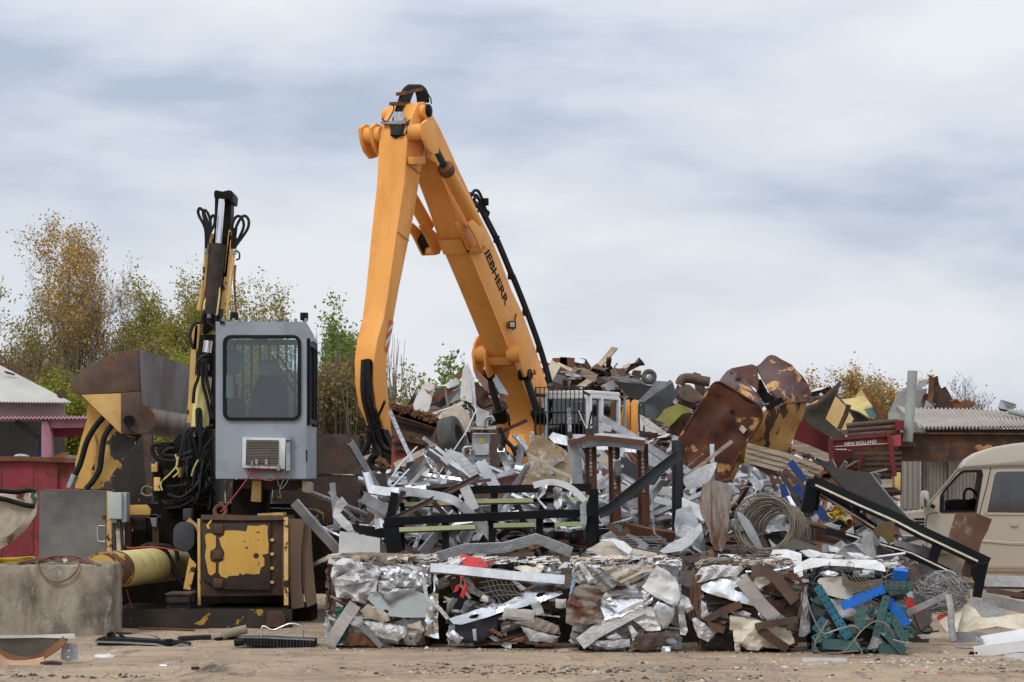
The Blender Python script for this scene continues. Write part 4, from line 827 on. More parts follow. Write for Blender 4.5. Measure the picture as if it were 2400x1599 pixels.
# ------------------------------------------------------------------ trees and shrubs
def leafmat(name, cols, sc=.5):
    if name in MATS: return MATS[name]
    m = bpy.data.materials.new(name); m.use_nodes = True; nt = m.node_tree; b = nt.nodes['Principled BSDF']
    tcn = nt.nodes.new('ShaderNodeTexCoord'); r = nt.nodes.new('ShaderNodeValToRGB')
    nt.links.new(_ramp(nt, _noise(nt, tcn.outputs['Object'], sc, 8, .75), .28, .72), r.inputs[0])
    r.color_ramp.elements[0].color = cols[0]+(1,); r.color_ramp.elements[1].color = cols[-1]+(1,)
    for i, c in enumerate(cols[1:-1]): e_ = r.color_ramp.elements.new((i+1)/(len(cols)-1)); e_.color = c+(1,)
    nt.links.new(r.outputs[0], b.inputs['Base Color']); b.inputs['Roughness'].default_value = .7
    tl = nt.nodes.new('ShaderNodeBsdfTranslucent'); nt.links.new(r.outputs[0], tl.inputs[0]); mx = nt.nodes.new('ShaderNodeMixShader'); mx.inputs[0].default_value = .35
    nt.links.new(b.outputs[0], mx.inputs[1]); nt.links.new(tl.outputs[0], mx.inputs[2]); nt.links.new(mx.outputs[0], nt.nodes['Material Output'].inputs[0])
    MATS[name] = m; return m
lf_gold = leafmat('golden_leaves', [(0.197, 0.160, 0.031), (0.377, 0.224, 0.031), (0.451, 0.264, 0.037), (0.295, 0.120, 0.025)], .6)
lf_olive = leafmat('olive_leaves', [(0.131, 0.132, 0.025), (0.262, 0.228, 0.034), (0.328, 0.264, 0.040), (0.180, 0.128, 0.034)], .6)
lf_green = leafmat('green_leaves', [(0.074, 0.136, 0.022), (0.148, 0.216, 0.031), (0.230, 0.256, 0.043), (0.279, 0.216, 0.050)], .5)
lf_lime = leafmat('lime_leaves', [(0.164, 0.192, 0.015), (0.271, 0.280, 0.025), (0.344, 0.304, 0.031)], .7)
lf_brown = leafmat('brown_leaves', [(0.082, 0.056, 0.028), (0.164, 0.104, 0.043), (0.221, 0.168, 0.050), (0.139, 0.144, 0.034)], .7)
lf_red = leafmat('red_leaves', [(0.164, 0.040, 0.019), (0.230, 0.104, 0.025), (0.164, 0.136, 0.031)], .8)
def leaves(mb, pts, rng, size):
    for p in pts:
        a = Vector((rng.gauss(0, 1), rng.gauss(0, 1), rng.gauss(0, 1))).normalized(); b = a.cross(Vector((rng.gauss(0, 1), rng.gauss(0, 1), rng.gauss(0, 1)))).normalized()
        s_ = size*rng.uniform(.75, 1.6)
        mb.add([p-a*s_*.6, p+b*s_*.35, p+a*s_*.6, p-b*s_*.35], [(0, 1, 2, 3)])
def tree(name, label, px, d, top, spread, seed, lm, nleaf, size=.10, stems=3, lo=.25, twigs=1.0, group='autumn trees behind the yard', leafbias=1.0, bark=barkm):
    rng = random.Random(seed); base = P(px, 1110, d); base.z = 0
    H = P(px, top, d).z; R = spread/2*d/F
    root = thing(name, label, 'tree' if 'shrub' not in name else 'shrub', base, group)
    tk, tw, tips = MB(), MB(), []
    def grow(p, dr, ln, r, lv):
        n = 5 if lv < 2 else 4; path = [p]; q = p.copy(); dd = dr.copy()
        for i in range(n):
            dd = (dd+Vector((rng.gauss(0, .13), rng.gauss(0, .13), rng.gauss(.05, .08)))).normalized(); q = q+dd*ln/n; path.append(q.copy())
        rr = [max(.006, r*(1-.72*i/n)) for i in range(n+1)]
        (tk if lv < 2 else tw).tube(path, rr, 6 if lv < 2 else 3, cap=False)
        if lv >= 3: tips.extend(path[1:])
        if lv >= 4: return
        k = [7, 6, 5, 4][lv]
        k = max(2, int(k*twigs+rng.random())) if lv > 0 else k
        for j in range(k):
            t = rng.uniform(.28 if lv == 0 else .15, 1.0); i = min(n-1, int(t*n)); b0 = path[i].lerp(path[i+1], t*n-i)
            ang = rng.uniform(0, 6.28); side = Vector((math.cos(ang), math.sin(ang), rng.uniform(.1, .7)))
            nd = (dd*.55+side*rng.uniform(.45, .9)).normalized()
            grow(b0, nd, ln*rng.uniform(.38, .62), r*(1-.6*t)*.55, lv+1)
    for s_ in range(stems):
        a = rng.uniform(0, 6.28); lean = rng.uniform(.0, R/H*.9)
        grow(base+Vector((math.cos(a)*.25, math.sin(a)*.25, -.05)), Vector((math.cos(a)*lean, math.sin(a)*lean*.6, 1)).normalized(), H*rng.uniform(.62, .80), .055*H**.5*rng.uniform(.5, 1), 0)
    # squeeze to the height and spread wanted
    zmax = max(v.z for v in tw.v); xm = max(abs(v.x-base.x) for v in tw.v)
    def fit(v): return Vector((base.x+(v.x-base.x)*min(1.25, R/xm), v.y, v.z*H/zmax))
    for m_ in (tk, tw): m_.v = [fit(v) for v in m_.v]
    tips = [fit(v) for v in tips]
    tk.build('trunk', bark, root); tw.build('branches', twigm, root)
    pool = [p for p in tips if p.z > H*lo] or tips; L_ = MB(); pts = []
    for i in range(nleaf):
        if i % 7 == 0:
            p = rng.choice(pool); ok = not (rng.random() > leafbias and noise.noise(p*.55) < 0)
        if ok: pts.append(p+Vector((rng.gauss(0, .17), rng.gauss(0, .17), rng.gauss(0, .15))))
    leaves(L_, pts, rng, size); L_.build('crown', lm, root, smooth=0)
    return root
tree('tall_tree', 'tall thin autumn tree with golden leaves clustered at its top', 130, 84, 468, 250, 21, lf_gold, 17100, 0.072, 3, .45, leafbias=.35)
tree('bare_tree', 'nearly bare grey branched tree beside the tall golden one', 225, 80, 520, 270, 5, lf_gold, 7980, 0.065, 4, .3, 1.1, leafbias=.5)
tree('broad_tree', 'low sparse olive tree rising behind the pale gable roof', 40, 78, 620, 260, 8, lf_olive, 15200, 0.072, 4, .15, leafbias=.6)
tree('olive_tree', 'olive yellow leaved tree rising behind the raised hopper lid', 400, 82, 612, 240, 33, lf_olive, 32300, 0.072, 4, .1)
tree('bushy_tree', 'grey twigged bushy tree with few leaves behind the hopper lid', 320, 86, 625, 250, 14, lf_olive, 19000, 0.072, 5, .15, leafbias=.6)
tree('slender_tree', 'slender pale olive tree standing behind the grey cab roof', 590, 84, 622, 190, 41, lf_olive, 22800, 0.072, 4, .2)
tree('filler_tree', 'olive tree hidden mostly behind the folded crane', 480, 88, 605, 190, 52, lf_olive, 26600, 0.072, 4, .15)
tree('green_tree', 'green leaved tree between the grey cab and the orange stick', 800, 76, 676, 150, 17, lf_green, 18050, 0.094, 3, .35, leafbias=.75)
tree('brown_tree', 'brown leaved thicket tree between the grey cab and the orange stick', 775, 72, 830, 170, 27, lf_brown, 20900, 0.072, 5, .1)
tree('leafy_shrub', 'sparse leafy shrub with drooping leaf sprays behind the white car panels', 1075, 74, 815, 190, 61, lf_green, 4940, 0.115, 5, .3, .8, group='shrubs behind the scrap heap', leafbias=.6)
tree('twiggy_shrub', 'twiggy shrub with few yellow leaves beside the orange stick tip', 960, 74, 868, 190, 62, lf_olive, 2850, 0.094, 5, .2, .8, group='shrubs behind the scrap heap')
tree('low_shrub', 'short yellow leaved shrub beside the hanging grab hoses', 915, 70, 850, 90, 63, lf_olive, 1140, 0.086, 3, .2, .7, group='shrubs behind the scrap heap')
tree('golden_tree', 'golden olive tree behind the rusty tank and the shed', 2035, 92, 852, 300, 71, lf_gold, 17100, 0.086, 5, .2, leafbias=.75)
tree('thin_tree', 'thin nearly bare tree rising behind the torn wreck on the shed', 2265, 92, 880, 190, 72, lf_brown, 950, 0.072, 4, .3)
tree('lime_shrub', 'bright lime leaved shrub beside the folded crane column', 440, 66, 800, 130, 81, lf_lime, 22800, 0.072, 5, .05, group='shrubs behind the baler')
tree('yellow_shrub', 'yellow green shrub beside the pale gable roof', 170, 68, 840, 180, 82, lf_lime, 26600, 0.072, 6, .05, group='shrubs behind the baler')
tree('red_shrub', 'reddish autumn shrub at the back of the pale gable roof', 30, 72, 820, 150, 83, lf_red, 11400, 0.072, 5, .1, group='shrubs behind the baler')
# undergrowth: one mass nobody could count
rng = random.Random(90); mb = MB(); pts = []
def under_top(px): return 872+45*noise.noise(Vector((px*.012, 1, 0)))+25*noise.noise(Vector((px*.05, 3, 0)))
for i in range(46000):
    px = rng.uniform(-80, 930); d_ = rng.uniform(68, 84); t = under_top(px)+max(0, (px-830)*.8)
    q = P(px, t+abs(rng.gauss(0, 60)), d_)
    if q.z > .05: pts.append(q)
leaves(mb, pts, rng, .10)
mb.build('undergrowth', lf_brown, smooth=0, kind='stuff', label='brown and olive thicket under the trees behind the baler')
mb = MB()
for i in range(900):
    px = rng.uniform(-80, 930); d_ = rng.uniform(68, 84); a = P(px, 1130, d_); a.z = 0; b = P(px+rng.uniform(-25, 25), under_top(px)-rng.uniform(-40, 90), d_)
    m_ = a.lerp(b, .5)+Vector((rng.gauss(0, .2), 0, 0)); mb.tube([a, m_, b], [.03, .02, .006], 3, cap=False)
mb.build('brushwood', twigm, smooth=0, kind='stuff', label='bare grey brushwood stems between the trees behind the baler')

# ------------------------------------------------------------------ left building
def corrugated(name, m, A, B, C_, D, n, amp, parent, along=None):
    """sheet A-B (top edge) C-D (bottom edge, C under B) with n ribs running from top to bottom"""
    nor = (B-A).cross(D-A).normalized(); k = n*6; vs = []; A, B, C_, D = map(Vector, (A, B, C_, D))
    for i in range(k+1):
        t = i/k; o = nor*amp*math.sin(t*n*2*math.pi); vs += [A.lerp(B, t)+o, D.lerp(C_, t)+o]
    fs = [(2*i, 2*i+1, 2*i+3, 2*i+2) for i in range(k)]
    vs2 = [v-nor*.012 for v in vs]; m_ = len(vs)
    fs += [tuple(m_+j for j in reversed(f)) for f in fs]
    fs += [(2*i, 2*i+2, m_+2*i+2, m_+2*i) for i in range(k)]+[(2*i+3, 2*i+1, m_+2*i+1, m_+2*i+3) for i in range(k)]
    return MB().add(vs+vs2, fs).build(name, m, parent, smooth=60)
D1 = 58.
lh = thing('gable_building', 'pink sided building with pale corrugated gable roof beside the baler', 'building', (P(-60, 1110, D1+2).x, D1+2, 0))
corrugated('roof', roofw, P(-260, 730, D1+3.2), P(-40, 838, D1+3.0), P(168, 945, D1-.4), P(-260, 940, D1-.4), 60, .02, lh)
slab('roof_patch', darkst, zA([(28, 272), (60, 275), (135, 300), (130, 315), (60, 298)]), D1+1.1, .05, lh)
corrugated('wall', pinkw, P(-260, 940, D1), P(152, 944, D1), P(152, 990, D1), P(-260, 985, D1), 70, .012, lh)
corrugated('wall', mat('dark_siding', (.12, .125, .135), None, 2, rough=.6, dirt=.4, var=0), P(-260, 985, D1+1.2), P(152, 985, D1+1.2), P(152, 1263, D1+1.2), P(-260, 1263, D1+1.2), 70, .012, lh)
corrugated('canopy', purplep, P(-260, 976, D1-.1), P(206, 977, D1-.1), P(206, 982, D1-1.6), P(-260, 982, D1-1.6), 50, .02, lh)
slab('canopy_beam', purplep, zA([(380, 720), (810, 705), (800, 790), (440, 800)]), D1-1.4, .15, lh)
slab('canopy_beam', redp, zA([(440, 800), (800, 795), (795, 880), (470, 880)]), D1-1.0, .15, lh)
slab('post', purplep, zA([(380, 730), (440, 735), (475, 870), (470, 1810), (378, 1810)]), D1-1.5, .3, lh, bevel=.01)
slab('blue_door', blued, zA([(355, 920), (375, 920), (375, 1250), (355, 1250)]), D1-.2, .1, lh)
bar('brace', darkst, zA([(150, 735), (370, 890)]), D1-.6, rect(.12, .12), lh)
tg = MB().lathe(P(*zA([(565, 485)])[0], D1-.6), (0, -1, 0), [(0, .11), (.04, .11)], 20).build('round_plate', rustd, label='round rusty disc standing at the eave of the gable roof', cat='disc')
# red container and things in front of it
ct = thing('red_container', 'faded red steel container with rusty scratches behind the electric cabinet', 'container', (P(60, 1110, 31).x, 31.5, 0))
DT = 31.
for i, (a, b) in enumerate(((-160, -62), (-60, 4), (6, 78), (80, 134), (136, 184))):
    sheet('panel', magenta, RAW([(a, 1076), (b, 1078), (b, 1382), (a, 1382)]), DT+(.03 if i == 4 else 0), ct, th=.04, amp=.006, cell=.35, seed=i, jit=0)
bar('rim', rusto, RAW([(-160, 1076), (60, 1075), (184, 1080)]), DT-.02, rect(.06, .10), ct)
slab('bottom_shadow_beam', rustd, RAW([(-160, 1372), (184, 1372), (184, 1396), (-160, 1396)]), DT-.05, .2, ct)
slab('back_panel', magenta, RAW([(-150, 1090), (180, 1090), (180, 1380), (-150, 1380)]), DT+2.2, .05, ct)
sheet('scrap_sheet', rusto, zA([(400, 1085), (560, 1025), (630, 1015), (620, 1060), (520, 1090)]), 32.0, amp=.02, seed=4, label='bent rusty sheet sticking out of the red container', cat='scrap sheet')
sheet('pale_sheet_metal', galvd, zA([(560, 1090), (620, 1045), (712, 1050), (705, 1100)]), 32.2, amp=.01, seed=5, label='pale grey sheet lying in the red container', cat='scrap sheet')
rod('tank_hoop', galvd, zA([(140, 1080), (150, 1060), (200, 1055), (250, 1066), (265, 1085)]), 31.8, .03, sm=4, label='grey curved hoop showing above the red container rim', cat='hoop')
cs = thing('curled_hull_sheet', 'cream curled hull sheet with black torn rim in front of the red container', 'scrap sheet', (P(30, 1110, 28.5).x, 28.5, 0))
sheet('shell', mat('dirty_cream_shell', (.52, .45, .36), (.40, .33, .25), 2, peel=(.13, .05, .025), thr=.62, ps=3, rough=.6, dirt=.5, var=0), zC([(-150, 160, .3), (0, 165, .25), (200, 160, .1), (262, 170), (278, 240), (265, 330), (200, 430), (80, 540), (0, 590, .2), (-150, 640, .5)]), 28.4, cs, th=.02, amp=.01, cell=.2)
sheet('inner_shell', mat('dirty_cream_shell', (.52, .45, .36)), zC([(-150, 230, .1), (0, 225), (120, 245), (255, 275), (200, 360), (90, 470), (-60, 560, .1)]), 28.2, cs, th=.015, amp=.008, cell=.2)
rod('rim', grease, zC([(-150, 215), (0, 215), (100, 240), (180, 262), (255, 275)]), 28.15, .03, cs, sm=3)
rod('rim', grease, zC([(-150, 155), (0, 158), (120, 168), (210, 155), (262, 170)]), 28.3, .03, cs, sm=3)
sheet('green_patch', greencn, zC([(228, 170), (250, 170), (256, 225), (242, 240), (230, 210)]), 28.27, cs, th=.004, amp=.001)
# electric cabinet
ec = thing('electric_cabinet', 'tall grey steel electric cabinet with door handle beside the big yellow cylinder', 'cabinet', (P(175, 1110, 26.4).x, 26.6, 0))
cbn = slab('body', rustb, zC([(288, 150), (785, 158), (785, 860), (280, 860)]), 26.45, .45, ec, bevel=.006)
sheet('door', mat('worn_grey_door', (.235, .225, .21), (.12, .115, .11), 1.6, rough=.38, metal=.55, dirt=.5, ds=2.2, dcol=(.30, .25, .19), var=0), zC([(292, 158), (780, 164), (780, 850), (286, 850)]), 26.43, ec, th=.015, amp=.003, cell=.25, jit=0)
rod('handle', galv, zC([(775, 418), (725, 418), (718, 430), (718, 520), (728, 532), (772, 532)]), 26.37, .008, ec, n=6)
slab('latch', rustd, zC([(750, 338), (778, 338), (778, 362), (750, 362)]), 26.4, .03, ec)
slab('post', yelcl, zC([(785, 160), (820, 165), (822, 860), (785, 860)]), 26.4, .1, ec)
jb = slab('junction_box', mat('pale_grey_enclosure', (.47, .50, .48), (.42, .45, .43), 2, rough=.45, dirt=.25, var=0), zC([(795, 172), (895, 170), (895, 368), (795, 362)]), 26.25, .12, ec, bevel=.008)
slab('switch_box', mat('blue_grey_enclosure', (.38, .42, .46), None, 2, rough=.45, dirt=.3, var=0), zC([(898, 170), (932, 172), (930, 388), (896, 392)]), 26.3, .25, ec, bevel=.006)
for x in (835, 892): rod('conduit', darkst, zC([(x, 370), (x+2, 430), (x+12, 600)]), 26.35, .02, ec, sm=2)
slab('cable_gland', galvd, zC([(818, 365), (858, 365), (856, 398), (820, 398)]), 26.28, .08, ec, bevel=.01)

# ------------------------------------------------------------------ right shed
DS = 45.
sh = thing('corrugated_shed', 'grey corrugated metal shed with low pitched roof behind the beige van', 'shed', (P(2260, 1110, DS+1.5).x, DS+1.5, 0))
slab('corner_panel', shedw, zJ([(955, 560), (1125, 690), (1118, 1780), (955, 1780)]), DS, .1, sh)
for x in (990, 1035, 1080): bar('rib', shedw, zJ([(x, 620), (x-2, 1360)]), DS-.01, rect(.05, .03), sh)
wl = lambda a, b, y0_, y1_, dd: (P(*zJ([(a, y0_)])[0], DS+dd), P(*zJ([(b, y0_)])[0], DS+dd), P(*zJ([(b, y1_)])[0], DS+dd), P(*zJ([(a, y1_)])[0], DS+dd))
corrugated('wall', mat('dark_siding_brown', (.28, .25, .21), None, 2, rough=.7, dirt=.5, st=(1, 1, .3), var=0), *wl(1125, 2600, 690, 1790, .25), 46, .02, sh)
corrugated('sliding_door', shedw, *wl(1355, 1720, 905, 1780, .1), 12, .025, sh)
corrugated('wall', mat('pale_siding', (.46, .44, .40), None, 2, rough=.7, dirt=.3, var=0), *wl(1720, 2600, 905, 1785, .12), 28, .02, sh)
corrugated('roof', shedr, P(*zJ([(950, 505)])[0], DS+2.6), P(*zJ([(2600, 525)])[0], DS+2.6), P(*zJ([(2600, 672)])[0], DS-.35), P(*zJ([(1150, 678)])[0], DS-.35), 46, .028, sh)
corrugated('roof', shedr, P(*zJ([(1050, 602)])[0], DS+.9), P(*zJ([(2600, 606)])[0], DS+.9), P(*zJ([(2600, 660)])[0], DS-.40), P(*zJ([(1150, 666)])[0], DS-.40), 46, .028, sh)
bar('rake_trim', shedw, zJ([(938, 500, 2.6), (1140, 690, -.3)]), DS, rect(.12, .1), sh)
bar('fascia', rustd, zJ([(1145, 700), (2600, 700)]), DS-.1, rect(.1, .08), sh)
bm_ = bar('crane_beam', rustd, zJ([(935, 830), (2600, 838)]), 43., ibeam(.24, .52, .03), up=Vector((0, 0, 1)), roll=0, label='long rusty steel beam running across the front of the shed', cat='beam')
bm2 = slab('beam_end', rustb, zJ([(930, 790), (1080, 792), (1080, 828), (930, 828)]), 42.7, .3, bm_)
rod('vent_pipe', mat('pale_green_pipe', (.36, .39, .36), None, 2, rough=.6, dirt=.4, var=0), zJ([(1054, 180), (1012, 785)]), 42.6, .088, n=16, label='pale green steel pipe standing upright on the beam before the shed', cat='pipe')
hk = MB(); pp = [P(*p, 42.5) for p in zJ([(1660, 830), (1640, 812), (1605, 815), (1592, 845), (1620, 870), (1650, 905), (1690, 905), (1715, 880), (1738, 850), (1730, 815), (1690, 812), (1670, 835)])]
hk.prism(pp, Vector((0, .12, 0))).build('lifting_hook', mat('orange_hook', (.42, .17, .05), None, 3, rough=.6, dirt=.5, var=0), label='orange lifting hook hanging from the rusty beam', cat='hook', bevel=.015)
vt = thing('roof_vent', 'corrugated scrap vent lying on the shed roof with a pale green pipe', 'vent', P(*zJ([(1860, 520)])[0], 46.3))
sheet('louvre', galvd, zJ([(1808, 425), (1938, 465), (1935, 490), (1880, 520), (1800, 500), (1785, 480)]), 46.2, vt, amp=.02, cell=.2, corr=(.13, .03, 1.7), th=.02)
rod('pipe', mat('pale_green_pipe', (.36, .39, .36)), zJ([(1870, 525), (2050, 570)]), 46.1, .05, vt)
sheet('base', rustd, zJ([(1780, 490), (1880, 515), (1850, 530), (1800, 520)]), 46.25, vt, amp=.02)
wr = thing('torn_wreck', 'torn rusty machine hood with jagged edge showing above the shed roof', 'scrap wreck', P(*zJ([(1250, 600)])[0], 50.5))
palegr = mat('pale_grey_hood', (.42, .43, .42), (.33, .33, .32), 2, rough=.5, dirt=.4, dcol=(.2, .1, .06), var=0)
sheet('hood_side', palegr, zJ([(930, 375), (1060, 350), (1180, 330), (1160, 480), (1140, 560), (860, 560), (850, 545)]), 50.4, wr, th=.05, amp=.02, cell=.3)
sheet('hood_side', palegr, zJ([(850, 545), (940, 520), (950, 600), (850, 600)]), 50.3, wr, th=.05)
sheet('torn_plate', rustd, zJ([(1130, 440), (1150, 380), (1190, 370), (1195, 215), (1230, 240), (1270, 225), (1280, 290), (1300, 330), (1330, 315), (1380, 390), (1400, 430), (1420, 500), (1300, 520), (1150, 510)]), 50.2, wr, th=.05, amp=.05, cell=.3, seed=3)
sheet('top_strip', galvd, zJ([(930, 375), (970, 330), (1060, 310), (1150, 270), (1195, 240), (1190, 290), (1100, 345), (1000, 365)]), 50.1, wr, th=.04, amp=.03, cell=.25)
sheet('rusty_rag', rusto, zJ([(1380, 440), (1430, 425), (1470, 450), (1500, 420), (1550, 440), (1590, 450), (1560, 500), (1420, 510)]), 50.0, wr, th=.05, amp=.06, cell=.18, seed=9)
bar('stiffener', rusto, zJ([(1215, 260), (1200, 470)]), 50.05, rect(.1, .06), wr)
sheet('vent_slats', galvd, zJ([(1170, 430), (1255, 465), (1240, 490), (1150, 500)]), 49.9, wr, corr=(.12, .03, 1.4), th=.02, cell=.15)
# red farm baler
DN = 42.
nh = thing('red_farm_baler', 'faded red farm baler with open slatted chamber and white lettering beside the shed', 'farm machine', (P(2020, 1110, DN+1).x, DN+1, 0))
top_ = slab('top_panel', redp, zJ([(345, 765), (868, 722), (880, 828), (350, 868)]), DN, .08, nh, bevel=.01)
bar('panel_edge', redp, zJ([(345, 768), (868, 726)]), DN-.02, rect(.05, .06), nh)
q = [P(*zJ([p])[0], DN-.012) for p in ((472, 822), (745, 800), (745, 768), (472, 790))]
text_mesh('lettering', 'NEW HOLLAND', q, whitep, top_, bold=.02)
bar('trim_stripe', creamp, zJ([(375, 828), (860, 800)]), DN-.02, rect(.012, .01), top_)
for i in range(7): slab('trim_mark', creamp, zJ([(388+i*15, 846), (399+i*15, 846), (399+i*15, 856), (388+i*15, 856)]), DN-.01, .008, top_)
bar('right_post', redp, zJ([(850, 725), (898, 1080)]), DN-.05, rect(.075, .1), nh); bar('left_post', redp, zJ([(352, 765), (360, 950), (372, 1230)]), DN-.05, rect(.075, .1), nh)
slab('inner_panel', mat('deep_red', (.11, .018, .018), None, 2, rough=.7, dirt=.4, var=0), zJ([(355, 868), (555, 860), (560, 1300), (380, 1300)]), DN+.4, .05, nh)
slab('chamber_back', rustd, zJ([(540, 850), (960, 820), (960, 1240), (560, 1300)]), DN+1.1, .05, nh)
for i in range(8):
    y = 885+i*46; bar('slat', rustb, zJ([(545, y), (960, y-4)]), DN+.6, rect(.045, .06), nh)
for i in range(5): rod('roller_bar', rustb, zJ([(490+i*4, 650+i*20), (930+i*3, 612+i*22)]), DN+.5+.1*(i % 2), .05, nh)
rod('roller_end', redp, zJ([(940, 605), (942, 690)]), DN+.4, .09, nh)
sheet('side_hood', mat('pinkish_red', (.42, .06, .09), None, 2, rough=.6, dirt=.3, var=0), zJ([(870, 738), (955, 722), (955, 820), (880, 828)]), DN+.05, nh, th=.03)
slab('gearbox_cover', mat('cream_yellow_cover', (.60, .44, .16), None, 2, rough=.5, dirt=.4, var=0), zJ([(895, 1055), (955, 1045), (952, 1210), (905, 1180)]), DN-.1, .3, nh, bevel=.03)
bar('drive_rod', galvd, zJ([(690, 1055), (835, 1020)]), DN-.1, rect(.03, .03), nh)
bar('base_beam', beigep, zJ([(400, 1170), (640, 1150), (880, 1140)]), DN+.1, rect(.14, .1), nh)
bar('brace', redp, zJ([(600, 1120), (590, 1000), (620, 880)]), DN+.5, rect(.06, .06), nh)
bar('tow_bar', redp, zJ([(330, 1040), (400, 1180), (440, 1240)]), DN-.2, rect(.08, .1), nh)
# hopper and plates left of it
hp2 = thing('maroon_hopper', 'dark maroon hopper with a black bent plate between rusty tank and farm baler', 'hopper', (P(1930, 1110, 44).x, 44, 0))
sheet('hopper_side', redp, zJ([(60, 640), (110, 600), (350, 750), (350, 870), (340, 900), (30, 800)]), 43.6, hp2, th=.05, amp=.01, cell=.4)
sheet('black_plate', mat('mossy_black', (.045, .04, .03), (.07, .065, .04), 3, rough=.7, dirt=.4, var=0), zJ([(110, 590), (150, 490), (235, 460), (440, 270), (445, 285), (310, 590), (490, 745), (370, 748), (200, 660)]), 43.2, hp2, th=.05, amp=.01, cell=.4)
bar('plank_rail', wood, zJ([(30, 805), (150, 850), (340, 930), (410, 950)]), 43.0, rect(.16, .06), hp2)
bar('plate_edge', rustb, zJ([(150, 492), (235, 462), (440, 275)]), 43.1, rect(.05, .06), hp2)
yt = thing('yellow_tank_shell', 'torn yellow and blue tank shell with ragged rim under the golden tree', 'tank', P(*zJ([(560, 640)])[0], 49))
ysh = mat('pale_yellow_shell', (.72, .52, .26), (.62, .42, .17), 2, rough=.6, dirt=.3, dcol=(.4, .2, .08), var=0)
sheet('shell', ysh, zJ([(170, 470), (240, 430), (400, 400), (470, 470), (550, 590), (500, 680), (420, 690), (310, 590), (340, 480)]), 48.6, yt, th=.04, amp=.02, cell=.35)
sheet('shell_top', mat('yellow_grey_shell', (.55, .44, .17), (.50, .40, .16), 2, rough=.6, dirt=.4, var=0), zJ([(450, 425, .6), (560, 410, .5), (640, 370, .4), (700, 460, .1), (740, 540), (690, 586, -.2), (600, 530), (510, 500, .3)]), 48.9, yt, th=.04, amp=.01, cell=.3)
sheet('shell_blue', mat('pale_blue_shell', (.22, .33, .34), None, 2, rough=.6, dirt=.4, var=0), zJ([(640, 510), (730, 485), (775, 570), (690, 588)]), 48.6, yt, th=.03, amp=.01)
sheet('shell_inside', darkst, zJ([(510, 500), (600, 530), (690, 586), (700, 600), (510, 640)]), 49.2, yt, th=.03)
bar('rim_strip', rusto, zJ([(635, 330), (720, 460), (800, 590)]), 48.5, rect(.09, .05), yt)
bar('prop_bar', rustd, zJ([(510, 470), (480, 560), (425, 680)]), 48.0, rect(.09, .07), yt)
sheet('ear', yelcl, zJ([(565, 400), (630, 330), (700, 460), (640, 390)]), 48.7, yt, th=.04)
# wood panel
wp = thing('wooden_side_panel', 'weathered wooden side panel of planks leaning under the farm baler', 'wooden panel', P(*zJ([(150, 1120)])[0], 36))
for i in range(4):
    o0, o1 = i*52, i*52
    sheet('plank', wood, zI([(905-i*8, 1065+o0), (1310-i*10, 1190+o0-20), (1730-i*60, 1330+o1*.62), (1720-i*62, 1368+o1*.62), (1300-i*12, 1240+o0-20), (895-i*8, 1113+o0)]), 36+.02*i, wp, th=.03, amp=.003, cell=.4, seed=i, jit=.002)
bar('batten', rusto, zI([(1725, 1340), (1640, 1450)]), 35.9, rect(.04, .05), wp)

# ------------------------------------------------------------------ beige van
DV = 33.; vw = 1.95
van = thing('beige_van', 'beige conversion van with raised roof and open black driver window', 'van', (P(2450, 1110, DV).x, DV+1, 0))
top_l = zJ([(1035, 1432), (1090, 1405), (1180, 1392), (1262, 1385)]); wsh = zJ([(1345, 1290), (1480, 1130), (1560, 1030)])
rf = zJ([(1585, 985), (1620, 935), (1700, 880), (1850, 830), (2006, 803), (2300, 770), (2900, 765)])
bot = [(3090, 1110-0), ]
out_ = top_l+wsh+zJ([(1562, 1022)])+zJ([(2006, 988), (3500, 985)])+zJ([(3500, 1960), (1035, 1960), (1020, 1700), (1022, 1500)])
w1 = zJ([(1405, 1385), (1410, 1250), (1440, 1200), (1545, 1080), (1580, 1050), (1610, 1040), (1750, 1035), (1752, 1060), (1700, 1385)])
w2 = zJ([(1785, 1400), (1850, 1070), (1870, 1040), (1900, 1032), (2330, 1030), (2330, 1405)])
sid = sheet('side_panel', vanp, out_, DV, van, th=.04, amp=0, cell=.35, jit=0, fold=0, holes=[w1, w2])
so_ = sheet('far_side_panel', vanp, [(CX+(p[0]-CX)*DV/(DV+vw), HY+(p[1]-HY)*DV/(DV+vw)) for p in out_], DV+vw, van, th=.04, amp=0, cell=.5, jit=0, fold=0, holes=[[(CX+(p[0]-CX)*DV/(DV+vw), HY+(p[1]-HY)*DV/(DV+vw)) for p in h] for h in (w1, w2)])
def strip(nm, m, pts, inset=.0, th=.03):
    a = [P(*p, DV+.03+inset) for p in pts]; mb = MB(); n = len(a)
    b = [v+Vector((0, vw-.06-2*inset, 0)) for v in a]
    vs = a+b; fs = [(i, i+1, n+i+1, n+i) for i in range(n-1)]
    nn = Vector((0, 0, -th)); vs2 = [v+nn for v in vs]; m_ = len(vs)
    fs += [tuple(m_+j for j in f) for f in fs]; return mb.add(vs+vs2, fs).build(nm, m, van, smooth=40)
strip('hood', vanp, top_l); strip('windscreen', gl_van, [top_l[-1]]+wsh, .06, .005)
hr = rf; a = [P(*p, DV+.02) for p in hr]; 
mbr = MB(); prof = hr+zJ([(3500, 985), (1562, 1022)])
mbr.prism([P(*p, DV+.015) for p in zJ([(1560, 1026), (1590, 975), (1625, 930), (1705, 878), (1850, 830), (2006, 803), (2300, 772), (3500, 765), (3500, 990), (2006, 993)])], Vector((0, vw-.03, 0)))
mbr.build('raised_roof', vanp, van, bevel=.06)
bar('drip_rail', mat('dark_beige_trim', (.20, .17, .14), None, 2, rough=.5), zJ([(1555, 1030), (1600, 1010), (1750, 998), (2006, 992), (3500, 990)]), DV-.01, rect(.03, .03), van)
